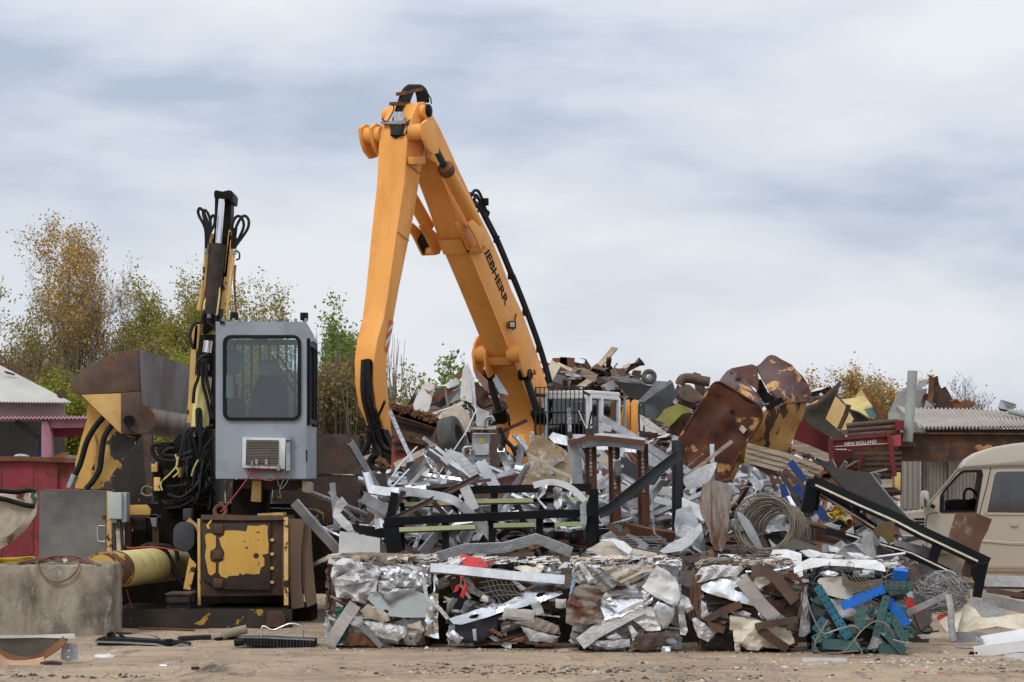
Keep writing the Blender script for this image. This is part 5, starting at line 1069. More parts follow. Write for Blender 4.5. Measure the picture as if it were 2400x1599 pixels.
bar('window_trim', blackpl, [*w1, w1[0]], DV-.004, rect(.035, .02), van)
MB().add([P(*p, DV+.02) for p in w2], [tuple(range(len(w2)))]).build('rear_window', gl_dark, van, smooth=0)
bar('quarter_post', blackpl, zJ([(1420, 1385), (1425, 1245)]), DV+.005, rect(.03, .03), van)
bar('window_frame', vanp, [*w2, w2[0]], DV-.01, rect(.03, .02), van)
for x in (1775, ): rod('door_gap', blackpl, zJ([(1830, 1000), (1790, 1180), (1735, 1390), (1728, 1480), (1712, 1900)]), DV-.003, .006, van, sm=3, n=5)
rod('door_gap', blackpl, zJ([(1385, 1395), (1290, 1420), (1285, 1600), (1290, 1850)]), DV-.003, .005, van, sm=3, n=5)
rod('moulding', vanp, zN([(480, 372), (1100, 408), (1397, 430), (2600, 440)]), DV-.01, .012, van); rod('moulding', vanp, zN([(600, 395), (1100, 415), (1397, 440), (2600, 450)]), DV-.01, .01, van)
for y in (628, 652, 690): bar('lower_trim', mat('beige_trim', (.36, .28, .21), None, 2, rough=.4), zN([(850, y), (2600, y+6)]), DV-.015, rect(.035, .03), van)
sl = slab('sill', mat('beige_trim', (.36, .28, .21)), zN([(850, 690), (2600, 700), (2600, 745), (850, 740)]), DV-.03, .1, van, bevel=.01)
rod('wheel', tyre_m, zN([(560, 620, .02), (560, 620, .26)]), DV, .36, van, n=28)
rod('wheel', tyre_m, zN([(2300, 620, .02), (2300, 620, .26)]), DV, .36, van, n=28)
# fender vent
fv = sheet('fender_vent', vanp, zN([(594, 225), (702, 222), (692, 318), (640, 318), (618, 290)]), DV-.02, van, th=.02, amp=0, fold=0, cell=.3, jit=0)
for y, x0_ in ((238, 606), (265, 616), (292, 630)): slab('vent_slot', blackpl, zN([(x0_, y-9), (694, y-10), (690, y+9), (x0_+6, y+9)]), DV-.026, .006, fv)
# mirror
mr = slab('mirror', vanp, zJ([(1262, 1210), (1300, 1203), (1325, 1215), (1335, 1345), (1290, 1352), (1250, 1340), (1248, 1250)]), DV-.22, .12, van, bevel=.02)
slab('mirror_glass', mat('mirror_glass', (.5, .55, .55), None, 3, metal=1, rough=.04, dirt=.1, var=0), zJ([(1283, 1218), (1325, 1220), (1332, 1338), (1290, 1345)]), DV-.235, .01, mr, bevel=.003)
bar('mirror_arm', blackpl, zJ([(1330, 1330), (1365, 1350)]), DV-.1, rect(.05, .06), mr)
# interior
slab('dashboard', blackpl, zJ([(1400, 1290), (1500, 1280), (1700, 1290), (1700, 1420), (1400, 1420)]), DV+.5, 1.0, van, bevel=.03)
c = P(*zJ([(1627, 1305)])[0], DV+.45); th_ = [k*math.pi/12 for k in range(25)]; ax1 = Vector((.55, .83, 0)); ax2 = Vector((-.25, .1, .96))
swl = MB().tube([c+(ax1*math.cos(t)+ax2*math.sin(t))*.2 for t in th_], .018, 8).build('steering_wheel', blackpl, van)
mb = MB(); mb.tube([c-ax1*.2, c, c+ax1*.2], [.02, .06, .02], 8); mb.build('wheel_spokes', blackpl, swl)
mb = MB().box(P(*zJ([(1900, 1300)])[0], DV+.5), (.15, .5, .7)); mb.build('seat', greyf, van, bevel=.05)
slab('rear_partition', blackpl, zJ([(1780, 1040), (1790, 1040), (1790, 1500), (1780, 1500)]), DV+.06, vw-.2, van)
van.rotation_euler.z = math.radians(-9)
bar('door_handle', vanp, zN([(1385, 275), (1440, 278)]), DV-.02, rect(.05, .02), van); rod('hinge', blackpl, zN([(1132, 225), (1130, 265)]), DV-.01, .012, van)
# ------------------------------------------------------------------ scrap heaps: the mass under the loose pieces
def lerp_tab(tab, x):
    if x <= tab[0][0]: return tab[0][1]
    for (a, b), (c, d_) in zip(tab, tab[1:]):
        if x <= c: return b+(d_-b)*(x-a)/(c-a)
    return tab[-1][1]
tA = [(22.6, 1376), (23.4, 1348), (24.5, 1318), (25.8, 1268), (27.5, 1200), (29.5, 1140), (31.5, 1118), (34, 1125), (37, 1160)]
tR = [(22.6, 1378), (23.4, 1345), (24.5, 1320), (25.8, 1290), (27.5, 1255), (29.5, 1215), (31.5, 1185), (34, 1150), (37, 1120)]
def zA_(px, d_):
    k = max(0, min(1, (px-1560)/160)); y = lerp_tab(tA, d_)*(1-k)+lerp_tab(tR, d_)*k
    z = CZ+(HY-y)/F*d_; fade = max(0, min(1, (px-800)/60, (2190-px)/140)); z = z*fade-.05*(1-fade)
    return z+.10*fade*noise.noise(Vector((px*.02, d_*2.2, 0)))
tB1 = [(41, 1190), (44, 1130), (48, 1090), (52, 1050), (58, 1000), (64, 975), (70, 990), (76, 1200)]
tB2 = [(41, 1240), (50, 1200), (58.8, 1160), (60, 1060), (62, 960), (65, 905), (70, 890), (76, 1200)]
tB3 = [(38, 1170), (42, 1110), (46, 1085), (50, 1070), (56, 1045), (59, 990), (62, 935), (70, 950), (76, 1200)]
def zB_(px, d_):
    a = max(0, min(1, (px-1120)/60))*max(0, min(1, (1530-px)/40)); b = max(0, min(1, (px-1500)/80))
    y = lerp_tab(tB1, d_)*(1-max(a, b))+(lerp_tab(tB2, d_)*a+lerp_tab(tB3, d_)*b*(1-a)) if a+b > 0 else lerp_tab(tB1, d_)
    if a > 0 and b > 0: y = lerp_tab(tB2, d_)*a+lerp_tab(tB3, d_)*(1-a)
    z = CZ+(HY-y)/F*d_; fade = max(0, min(1, (px-850)/90, (2120-px)/160))
    return z*fade-.1*(1-fade)+.25*fade*noise.noise(Vector((px*.015, d_, 4)))
def mound(nm, fz, x0, x1, nxx, d0, d1, ny, label):
    mb = MB(); vs = []
    for j in range(ny+1):
        d_ = d0+(d1-d0)*max(0, j-1)/(ny-1)-(.02 if j == 0 else 0)
        for i in range(nxx+1):
            px = x0+(x1-x0)*i/nxx; v = P(px, HY, d_); v.z = -.05 if j in (0, ny) else max(-.05, fz(px, d_)); vs.append(v)
    n = nxx+1; mb.add(vs, [(j*n+i, j*n+i+1, (j+1)*n+i+1, (j+1)*n+i) for j in range(ny) for i in range(nxx)])
    mb.build(nm, rubble, smooth=0, kind='stuff', label=label)
mound('scrap_rubble', zA_, 780, 2280, 120, 22.7, 37, 60, 'dark rubble mass under the loose scrap behind the bales')
mound('rear_rubble', zB_, 850, 2140, 110, 41, 75, 50, 'dark rubble mass of the rear scrap heap behind the orange handler')
def bits(nm, fz, x0, x1, d0, d1, n, size, mats, label, seed, lift=.05):
    rng = random.Random(seed); mbs = [MB() for _ in mats]; me = None
    vs, fs, mi = [], [], []
    for i in range(n):
        px = rng.uniform(x0, x1); d_ = rng.uniform(d0, d1); z = fz(px, d_)
        if z < .02: continue
        c = P(px, HY, d_); c.z = z+rng.uniform(-.02, lift)
        R = Matrix.Rotation(rng.uniform(0, 6.28), 3, 'Z') @ Matrix.Rotation(rng.gauss(0, .6), 3, 'X') @ Matrix.Rotation(rng.gauss(0, .5), 3, 'Y')
        l_, w_, h_ = size*rng.uniform(.4, 1.6), size*rng.uniform(.08, .6), rng.choice((.004, .01, .03))
        o = len(vs); k = rng.uniform(-.4, .4)*w_
        q = [(-l_/2, -w_/2, 0), (l_*.1, -w_/2, k), (l_/2, -w_/2, -k), (l_/2, w_/2, -k*.5), (l_*.1, w_/2, k), (-l_/2, w_/2, 0)]
        vs += [c+R @ Vector(p) for p in q]+[c+R @ (Vector(p)-Vector((0, 0, h_))) for p in q]
        f = [(0, 1, 4, 5), (1, 2, 3, 4), (11, 10, 7, 6), (10, 9, 8, 7)]+[(j, j+6, (j+1) % 6+6, (j+1) % 6) for j in range(6)]
        m_ = rng.choices(range(len(mats)), weights=[w2 for _, w2 in mats])[0]
        fs += [tuple(j+o for j in g) for g in f]; mi += [m_]*len(f)
    mb = MB().add(vs, fs); o = mb.build(nm, [m_ for m_, _ in mats], smooth=0, kind='stuff', label=label)
    o.data.polygons.foreach_set('material_index', mi); return o
bits('scrap_fragments', zA_, 830, 2140, 22.8, 36, 1500, .20, ((galv, .5), (galvd, 2), (rustb, 3), (rustd, 5), (greyp, .8), (rusto, 1.6), (darkst, 5)), 'small torn metal fragments covering the front scrap heap', 5)
bits('rear_fragments', zB_, 860, 2120, 41, 72, 3600, .5, ((rustb, 3), (rustd, 4), (greyp, 2), (rusto, 2), (galvd, 2), (beigep, 1.5), (darkst, 2), (wood, 1)), 'small torn metal fragments covering the rear scrap heap', 6, .2)

# ------------------------------------------------------------------ loose scrap, kind by kind
def crumpled_mesh(nm, w_, h_, amp, cell, seed, th=.004, ragged=.12):
    rng = random.Random(seed)
    n = rng.randint(5, 8); poly = []
    for i in range(n*2):
        a = i*math.pi/n; k = 1/max(abs(math.cos(a)), abs(math.sin(a)))
        k = min(k, 1.35)*(1-rng.random()*ragged); poly.append((w_/2*math.cos(a)*k, h_/2*math.sin(a)*k))
    vs, fs = tri2d(poly, cell, rng, jit=.004); fo = folds(rng, 4, cell*1.2, amp); bend = rng.uniform(-.6, .6)/max(w_, h_)
    V = [Vector((v.x, v.y, fo(v.x, v.y)+rng.uniform(-.3, .3)*amp+bend*v.x*v.x)) for v in vs]
    V, F2 = thicken(V, fs, th); return MB().add(V, F2).mesh(nm, 20)
def bar_mesh(nm, ln, prof, bend, seed):
    rng = random.Random(seed); pts = [Vector((-ln/2, 0, 0))]; n = 5 if bend else 1; a = 0
    k = rng.randint(1, 3)
    for i in range(n):
        if bend: a += (rng.uniform(-.9, .9)*bend if i == k else rng.gauss(0, .07)*bend)
        pts.append(pts[-1]+Vector((math.cos(a), 0, math.sin(a)))*ln/n)
    return MB().sweep(pts, prof, Vector((0, 0, 1))).mesh(nm, 30)
def scatter(nm, label, cat, group, meshes, m, spots, seed, tilt=.35, lift=.06, part=None):
    rng = random.Random(seed)
    for k in range(len(meshes)):
        if not meshes[k].materials: meshes[k].materials.append(m)
    for i, (px, d_, fz) in enumerate(spots):
        me = meshes[i % len(meshes)]; o = bpy.data.objects.new(nm, me); COL.objects.link(o)
        v = P(px, HY, d_); v.z = max(0, fz(px, d_))+rng.uniform(0, lift); o.location = v
        o.rotation_euler = (rng.gauss(0, tilt), rng.gauss(0, tilt), rng.uniform(0, 6.28)); tag(o, label, cat, group)
def spots(seed, n, x0, x1, d0, d1, fz):
    rng = random.Random(seed); return [(rng.uniform(x0, x1), rng.uniform(d0, d1), fz) for _ in range(n)]
ch1 = [bar_mesh('steel_channel', l_, chan(.075, .035, .004), 0, i) for i, l_ in enumerate((1.3, 1.7, 2.2))]
ch2 = [bar_mesh('bent_channel', l_, chan(.08, .04, .004), 1., i+9) for i, l_ in enumerate((1.3, 1.6, 1.9, 1.4))]
sh1 = [crumpled_mesh('crumpled_sheet', w_, h_, .05, .11, i+20) for i, (w_, h_) in enumerate(((1.0, .45), (.8, .5), (1.2, .3), (.9, .35)))]
sh2 = [crumpled_mesh('torn_sheet', w_, h_, .06, .12, i+30) for i, (w_, h_) in enumerate(((.7, .5), (.9, .5), (.6, .3)))]
an1 = [bar_mesh('rusty_angle', l_, angl(.05, .05, .006), .4, i+40) for i, l_ in enumerate((.9, 1.4, 1.2))]
bx1 = [bar_mesh('dark_tube', l_, rect(.06, .05), .25, i+50) for i, l_ in enumerate((.8, 1.2, 1.6))]
st1 = [bar_mesh('thin_strip', l_, rect(.05, .004), 1.2, i+60) for i, l_ in enumerate((1.3, 1.7, 1.1))]
scatter('steel_channel', 'straight galvanized channel lying loose in the bright front scrap heap', 'steel channel', 'loose galvanized channels', ch1, galv, spots(17, 36, 860, 1540, 25.6, 29.5, zA_), 1)
scatter('bent_channel', 'kinked galvanized channel lying loose in the bright front scrap heap', 'steel channel', 'kinked galvanized channels', ch2, galv, spots(2, 48, 850, 1560, 25.4, 29.5, zA_), 2, .45)
scatter('crumpled_sheet', 'crumpled zinc sheet lying loose in the front scrap heap', 'scrap sheet', 'crumpled zinc sheets', sh1, galvd, spots(3, 16, 850, 1560, 25.4, 30, zA_)+spots(33, 7, 1600, 2060, 23.4, 29, zA_), 3, .5)
scatter('white_scrap_sheet', 'torn white painted sheet lying loose in the front scrap heap', 'scrap sheet', 'torn white sheets', [m_.copy() for m_ in sh2], whitep, spots(4, 8, 850, 1560, 25.5, 29, zA_)+spots(44, 5, 1700, 2060, 23.4, 26, zA_), 4, .5)
scatter('thin_strip', 'thin curled bright metal strip lying loose in the front scrap heap', 'metal strip', 'curled bright strips', st1, alum, spots(5, 36, 850, 1560, 25.2, 30, zA_)+spots(55, 6, 1600, 2060, 23.4, 28, zA_), 5, .6)
scatter('rusty_angle', 'rusty angle iron lying loose in the front scrap heap', 'angle iron', 'loose rusty angle irons', an1, rusto, spots(6, 26, 1300, 2070, 23.5, 33, zA_), 6, .4)
scatter('dark_tube', 'dark square tube lying loose in the front scrap heap', 'steel tube', 'loose dark tubes', bx1, darkst, spots(7, 26, 1100, 2070, 24.8, 33, zA_), 7, .4)
scatter('brown_scrap_sheet', 'brown rusty sheet lying loose in the front scrap heap', 'scrap sheet', 'brown rusty sheets', [m_.copy() for m_ in sh1], rustb, spots(8, 24, 1350, 2070, 24, 34, zA_), 8, .5)
def sp_r(seed, n): 
    rng = random.Random(seed); r = []
    for i in range(n): r.append((rng.choice((rng.uniform(880, 1200), rng.uniform(1230, 1470), rng.uniform(1250, 1490))), 0, zB_))
    return [(px, (rng.uniform(50, 62) if px < 1150 or px > 1530 else rng.uniform(60.5, 66)), f) for px, _, f in r]
big = lambda nm, f, k: [f(nm+str(i), i) for i in range(k)]
bb1 = [bar_mesh('rear_bar', l_, rect(.12, .08), .3, i+70) for i, l_ in enumerate((1.6, 2.4, 2.0))]
bs1 = [crumpled_mesh('rear_sheet', w_, h_, .12, .25, i+80, .01) for i, (w_, h_) in enumerate(((1.2, .7), (.9, .6), (1.6, .45), (.8, .5)))]
scatter('rear_rusty_sheet', 'large torn rusty sheet on the rear heap behind the orange handler', 'scrap sheet', 'rusty sheets on the rear heap', bs1, rustb, sp_r(11, 26), 11, .6, .3)
scatter('rear_grey_sheet', 'large torn pale sheet on the rear heap behind the orange handler', 'scrap sheet', 'pale sheets on the rear heap', [m_.copy() for m_ in bs1], greyp, sp_r(12, 24), 12, .6, .3)
scatter('rear_dark_sheet', 'large torn blackish sheet on the rear heap behind the orange handler', 'scrap sheet', 'dark sheets on the rear heap', [m_.copy() for m_ in bs1], darkst, sp_r(15, 24), 15, .6, .3)
scatter('rear_bar', 'rusty steel bar on the rear heap behind the orange handler', 'steel bar', 'rusty bars on the rear heap', bb1, rustd, sp_r(13, 44), 13, .4, .3)
scatter('rear_plank', 'weathered plank on the rear heap behind the orange handler', 'plank', 'planks on the rear heap', [bar_mesh('rear_plank', l_, rect(.2, .04), .1, i+90) for i, l_ in enumerate((1.8, 2.4))], wood, sp_r(14, 34), 14, .35, .3)
scatter('right_rusty_sheet', 'rusty torn plate on the slope between the rusty tank and the farm baler', 'scrap sheet', 'rusty plates by the farm baler', [m_.copy() for m_ in sh1], rusto, spots(16, 14, 1680, 2080, 29, 36, zA_), 16, .5, .1)

# ------------------------------------------------------------------ pieces of the front heap that can be told apart
def B(nm, lab, cat, m, pts, d_, prof, roll=0, sm=0): return bar(nm, m, pts, d_, prof, roll=roll, sm=sm, label=lab, cat=cat)
def S_(nm, lab, cat, m, pts, d_, **k): return sheet(nm, m, pts, d_, label=lab, cat=cat, **k)
C9, C12, C7 = chan(.08, .04, .005), chan(.095, .045, .005), chan(.075, .04, .005)
ch_ = 'steel channel'
B('steel_channel', 'bright channel sloping down from the red slatted machine into the heap', ch_, galv, zK([(1000, 90), (1330, 315)]), 26.8, C9, 150)
B('bent_channel', 'wide bright channel bent at its upper end beside the grey electric box', ch_, galv, zK([(1180, 200), (1255, 108), (1330, 140), (1515, 335)]), 26.6, chan(.11, .05, .005), 180)
B('steel_channel', 'flat grey channel leaning against the burgundy sheet', ch_, galv, zK([(1565, 190), (1735, 480)]), 26.4, chan(.12, .05, .005), 190)
B('thin_angle', 'thin white angle folded into an upside down V', 'angle iron', whitep, zK([(930, 440), (1090, 290), (1290, 505)]), 26.1, angl(.035, .02, .004), 0)
B('rusty_angle_bar', 'long dark rusty angle bar lying across the galvanized heap', 'angle iron', rustb, zK([(620, 785), (1050, 570), (1550, 318)]), 25.0, angl(.055, .03, .006), 10)
B('rusty_flat_bar', 'thin rusty flat bar with orange tip above the black rack', 'flat bar', rustb, zK([(745, 498), (1200, 440), (1680, 385)]), 25.5, rect(.035, .02))
B('dark_brace', 'dark brown diagonal brace crossing behind the black rack post', 'brace', rustd, zK([(750, 500), (860, 690), (1000, 900), (1050, 960)]), 25.6, rect(.05, .03))
B('dark_brace', 'short dark brace under the long rusty angle bar', 'brace', rustd, zK([(640, 770), (745, 500)]), 25.2, rect(.045, .03))
B('dark_brace', 'dark brace dropping from the rusty angle bar to the rack rail', 'brace', rustd, zK([(1045, 585), (1190, 760)]), 25.5, rect(.05, .03))
B('bent_channel', 'bright rolled channel with open slot resting on the black rack corner', ch_, galv, zK([(390, 480), (560, 505), (740, 510), (990, 480)]), 25.3, C12, 200)
B('wide_channel', 'wide grey channel sloping down into the black rack corner', ch_, galvd, zK([(315, 565), (580, 710)]), 25.2, chan(.115, .05, .005), 185)
B('wide_channel', 'short grey channel below the rolled channel', ch_, galv, zK([(370, 660), (560, 775)]), 25.3, chan(.09, .045, .005), 170)
B('curved_strip', 'long curved zinc strip running down across the black rack', 'metal strip', galv, zK([(700, 500, .4), (980, 530, .2), (1260, 590), (1400, 690), (1560, 840), (1740, 1075)]), 24.85, rect(.09, .006), sm=3)
B('white_channel', 'white flat channel standing behind the curved zinc strip', ch_, whitep, zK([(1370, 400), (1440, 560), (1500, 700)]), 25.3, chan(.11, .04, .005), 180)
B('bent_channel', 'dented zinc channel crossing the curved strip like an X', ch_, galv, zK([(945, 1165), (1130, 950), (1310, 735)]), 24.75, chan(.09, .06, .005), 165)
B('slotted_channel', 'kinked channel with oval holes lying on the second bale', ch_, galv, zK([(1095, 1215), (1400, 1120), (1820, 1105), (2160, 1010), (2354, 1085)])+zL([(420, 1390)]), 23.3, chan(.10, .05, .006), 175)
B('curled_strip', 'bright strip hooked at its top beside the white board', 'metal strip', galv, zK([(60, 690), (40, 750), (130, 850), (265, 965)]), 24.9, rect(.09, .005))
B('curled_strip', 'curled zinc flap above the hooked strip', 'metal strip', galv, zK([(60, 690), (80, 640), (130, 600)]), 24.9, rect(.10, .005))
S_('white_board', 'plain white board standing behind the first bale', 'board', mat('white_board', (.76, .75, .72), None, 2, rough=.6, dirt=.12, var=0), zK([(72, 930), (140, 938), (500, 1005), (500, 1185), (60, 1170)]), 24.0, th=.02, amp=.001, cell=.3, jit=0)
B('galvanized_post', 'grey dusty steel channel leaning from the bin wall onto the white board', ch_, galvd, zD([(905, 245), (1060, 420), (1260, 640)]), 24.6, C12, 160)
B('thin_post', 'thin upright dark steel strip beside the bin wall', 'metal strip', galvd, zD([(1190, 100), (1225, 450)]), 25.6, chan(.06, .03, .005), 180)
S_('black_tray', 'black dented tray behind the white board', 'tray', steelk, zK([(195, 850), (560, 900), (560, 1005), (300, 960), (230, 930)]), 24.8, amp=.01, cell=.15)
S_('grey_bracket', 'short pale bracket beside the black rack post', 'bracket', galv, zK([(440, 800), (490, 800), (498, 900), (450, 905)]), 24.6, th=.03)
rod('tree_stump', barkm, zK([(470, 320), (468, 500)]), 28.0, [.11, .14], n=12, label='weathered stump standing under the hanging grab hoses', cat='stump')
rod('short_log', rustb, zK([(430, 730), (390, 870)]), 26.0, .055, n=10, label='short brown pipe stub behind the black rack', cat='pipe')
S_('green_glass_sheet', 'dark green mottled sheet standing under the red slatted machine', 'scrap sheet', mat('mottled_green', (.10, .12, .105), (.05, .06, .055), 8, rough=.4, dirt=.5, var=0), zK([(780, 205), (860, 180), (1000, 200), (960, 400), (800, 420), (770, 320)]), 28.2, amp=.02, cell=.2)
S_('crumpled_duct', 'crumpled zinc duct end with folded rim in the bright heap', 'duct', galv, zK([(885, 285), (960, 210), (1010, 200), (1030, 260), (1000, 360), (900, 340)]), 26.9, amp=.03, cell=.07)
S_('crumpled_duct', 'shiny crumpled foil duct beside the grey electric box', 'duct', alum, zK([(1400, 150), (1500, 140), (1550, 180), (1530, 310), (1440, 290)]), 26.9, amp=.03, cell=.08)
bs_ = thing('burgundy_panel', 'burgundy speckled panel with white metal trim behind the black rack', 'panel', P(*zK([(1700, 560)])[0], 27))
S0 = sheet('board', burg, zK([(1440, 500), (1690, 370), (1940, 330), (2070, 305), (1985, 460), (1960, 560), (1500, 590)]), 26.9, bs_, amp=.004, cell=.3)
bar('trim', galv, zK([(1690, 365), (1930, 285), (2125, 205)]), 26.85, rect(.05, .03), bs_); rod('trim_end', alum, zK([(1925, 270), (2065, 300)]), 26.7, .055, bs_)
S_('muddy_board', 'large muddy tan board with a raised rib leaning in front of the guarded cab', 'board', ply, zH([(235, 1030), (330, 1040), (440, 1110), (590, 1200), (650, 1280), (668, 1420), (680, 1650), (90, 1680), (110, 1554), (225, 1330), (155, 1215)]), 27.2, th=.02, amp=.012, cell=.25, tilt=.25)
B('board_rib', 'pale rib running down the muddy tan board', 'rib', beigep, zH([(170, 1240), (330, 1330), (500, 1430), (660, 1500)]), 27.12, rect(.03, .02))

# black rack with yellow zinc rails
rk = thing('black_rack', 'black steel rack frame with yellow zinc rails lying in the scrap heap', 'rack', P(1140, 1290, 24.6))
T5 = rect(.085, .085)
bar('rail', steelk, zK([(545, 832), (1230, 795), (2354, 745)])+zL([(600, 958)]), 24.6, T5, rk)
bar('rail', steelk, zK([(640, 545), (1230, 498), (2354, 470)])+zL([(640, 672)]), 25.6, T5, rk)
bar('post', steelk, zK([(660, 1150), (610, 835)]), 24.6, rect(.16, .06), rk); bar('post', steelk, zK([(735, 1130), (728, 840)]), 24.72, rect(.06, .06), rk)
bar('post', steelk, zK([(660, 520), (600, 830)]), 25.0, rect(.085, .06), rk); bar('post', steelk, zK([(745, 520), (745, 830)]), 25.7, rect(.06, .06), rk)
for x, y0_, y1_ in ((1690, 780, 1060), (2195, 760, 1010), (1195, 800, 1130)): bar('post', steelk, zK([(x, y0_), (x, y1_)]), 24.66, rect(.075, .06), rk)
for x, y0_, y1_ in ((1715, 480, 760), (2230, 475, 750), (1300, 495, 780)): bar('post', steelk, zK([(x, y0_), (x, y1_)]), 25.6, rect(.075, .06), rk)
bar('post', steelk, zL([(635, 985), (640, 1330)]), 24.6, rect(.11, .08), rk); bar('post', steelk, zL([(690, 690), (700, 1320)]), 24.9, rect(.05, .06), rk)
for a, b, dd in (((705, 912), (1510, 882), 24.55), ((1705, 868), (2148, 860), 24.55), ((2228, 860), (2354, 856), 24.55), ((760, 645), (1330, 625), 25.5), ((1480, 612), (2354, 596), 25.5)):
    bar('zinc_rail', zincy, zK([a, b]), dd, chan(.045, .03, .005), rk, roll=180); bar('rail_teeth', rustb, zK([(a[0], a[1]+30), (b[0], b[1]+28)]), dd+.04, rect(.02, .02), rk)
bar('zinc_rail', zincy, zL([(105, 1082), (580, 1072)]), 24.55, chan(.045, .03, .005), rk, roll=180); bar('zinc_rail', zincy, zL([(0, 815), (620, 795)]), 25.5, chan(.045, .03, .005), rk, roll=180)
B('curved_hood_strip', 'white curved strip arching over the black rack', 'metal strip', whitep, zL([(0, 650), (90, 625), (210, 612), (340, 640), (460, 710), (560, 810), (590, 840)]), 24.7, rect(.065, .006), sm=3)
S_('hood_flap', 'grey flap hanging from the end of the white arch', 'scrap sheet', greyp, zL([(515, 860), (595, 800), (600, 900), (585, 1080), (520, 1080)]), 24.5, amp=.006)
for i, (x0_, pts) in enumerate(((0, [(60, 690), (100, 640), (160, 640), (130, 740), (60, 800), (110, 850), (200, 950), (170, 960), (40, 800)]), (1, [(215, 690), (250, 660), (320, 680), (310, 740), (270, 800), (320, 800), (310, 880), (260, 950), (225, 950), (230, 800)]))):
    S_('torn_tin', ('ragged shiny tin tatter hanging under the rising end of the white arch', 'ragged shiny tin tatter hanging under the crown of the white arch')[i], 'scrap sheet', alum, zL(pts), 24.6+.05*i, amp=.02, cell=.06, seed=i)
B('black_strap', 'black bent strap standing on the rack end post', 'strap', steelk, zL([(655, 690), (660, 780), (625, 870), (630, 990)]), 24.45, rect(.08, .006))

# rusty stud frame
sf = thing('stud_frame', 'rusty upright frame of steel studs with dented top channel', 'stud frame', P(1420, 1270, 25.9))
rst = mat('rusty_stud', (.15, .060, .030), (.095, .042, .026), 4, rough=.8, dirt=.35, dcol=(.04, .025, .02), var=.08, bump=.3)
bar('top_channel', galvd, zL([(370, 140), (450, 108), (580, 110), (760, 95), (1000, 112), (1235, 150)]), 25.85, chan(.15, .10, .008), sf, up=Vector((0, -.35, 1)), roll=180)
bar('top_lip', rst, zL([(375, 170), (480, 160), (600, 120), (800, 128), (1235, 178)]), 25.78, rect(.05, .01), sf)
for i, (a, b) in enumerate((((630, 140), (640, 760)), ((885, 150), (905, 1080)), ((1200, 190), (1222, 1090)))):
    bar('stud', rst, zL([a, b]), 25.95, chan(.125, .06, .006), sf, roll=0)
    for k in range(9 if i == 0 else 12): bar('stud_web', galvd, zL([(a[0]-14+(b[0]-a[0])*k/12, a[1]+40+k*44), (a[0]+14+(b[0]-a[0])*k/12, a[1]+40+k*44)]), 25.935, rect(.032, .006), sf)
bar('stud', galvd, zL([(430, 190), (470, 420), (490, 670)]), 25.9, chan(.12, .05, .006), sf, roll=170)
bar('stud', darkst, zL([(1585, 150), (1590, 600), (1588, 1240)]), 25.8, chan(.12, .06, .006), sf, roll=0)
bar('diagonal_brace', darkst, zL([(715, 965), (850, 900), (1160, 650), (1610, 305)]), 25.5, chan(.11, .05, .006), sf, roll=0)
bar('sill_channel', rst, zL([(980, 1120), (1250, 1180), (1640, 1245)]), 25.6, chan(.11, .07, .006), sf, roll=160)
rod('bolt_stub', rustd, zL([(405, 60), (405, 120)]), 25.85, .03, sf); rod('bolt_stub', rustd, zL([(620, 20), (625, 100)]), 25.9, .05, sf)
# long channels behind the stud frame
B('long_channel', 'long grey channel sloping down behind the rusty stud frame', ch_, galvd, zH([(985, 845), (1330, 1050), (1700, 1290), (1960, 1450)]), 28.5, chan(.09, .05, .006), 190)
S_('grey_bent_panel', 'light grey bent panel lying behind the stud frame top', 'scrap sheet', greyp, zH([(960, 960), (1000, 890), (1110, 950), (1090, 1000), (960, 985)]), 28.0, amp=.004)
S_('wide_grey_sheet', 'wide smooth grey metal sheet lying below the guarded cab', 'scrap sheet', galv, zH([(400, 1060), (450, 1005), (620, 1050), (1000, 1060), (1380, 1120), (1370, 1230), (1000, 1200), (600, 1150), (460, 1120)]), 30, amp=.01, cell=.3, tilt=.5)
S_('grey_bent_panel', 'pale grey dented sheet behind the rusty studs', 'scrap sheet', galvd, zH([(1380, 1140), (1490, 1150), (1760, 1330), (1740, 1470), (1500, 1350)]), 28.8, amp=.015, cell=.2, tilt=.4)
B('box_beam', 'dark grey box beam with pale cut end between the studs', 'beam', darkst, zH([(1000, 1260), (1400, 1460), (1700, 1600)]), 27.6, rect(.16, .14), 0)
S_('beam_end_plate', 'muddy end plate on the dark grey box beam', 'plate', beigep, zH([(935, 1320), (1015, 1220), (1090, 1290), (1060, 1390)]), 27.4, amp=.006)
for i, (pts, wd, lab) in enumerate((([(1280, 690), (1490, 715), (1640, 770), (1980, 985)], .095, 'long white bent bumper strip running out from the stud frame'), ([(700, 555), (850, 620), (1020, 690), (1280, 690)], .08, 'white bent bar crossing behind the studs'), ([(1260, 780), (1520, 845), (1700, 900), (1900, 1040)], .075, 'lower white bent bar beside the corrugated rusty sheet'))):
    B('white_bar', lab, 'metal bar', whitep, zL(pts), 26.6-.25*(i == 0), chan(wd, .06, .006), 185)
S_('bumper_end', 'white crumpled bumper end beside the rusty corrugated sheet', 'bumper', whitep, zL([(1640, 780), (1800, 850), (1990, 950), (1930, 1040), (1860, 1040), (1640, 900)]), 25.5, th=.02, amp=.01, cell=.12, tilt=.3)
S_('pale_sheet', 'pale grey torn sheet pointing up beside the rusty tank', 'scrap sheet', galvd, zL([(1640, 585), (1760, 495), (1900, 420), (2030, 392), (2010, 470), (1960, 580), (1880, 650), (1800, 690), (1830, 660), (1700, 700)]), 26.2, amp=.01, cell=.15, tilt=.3)
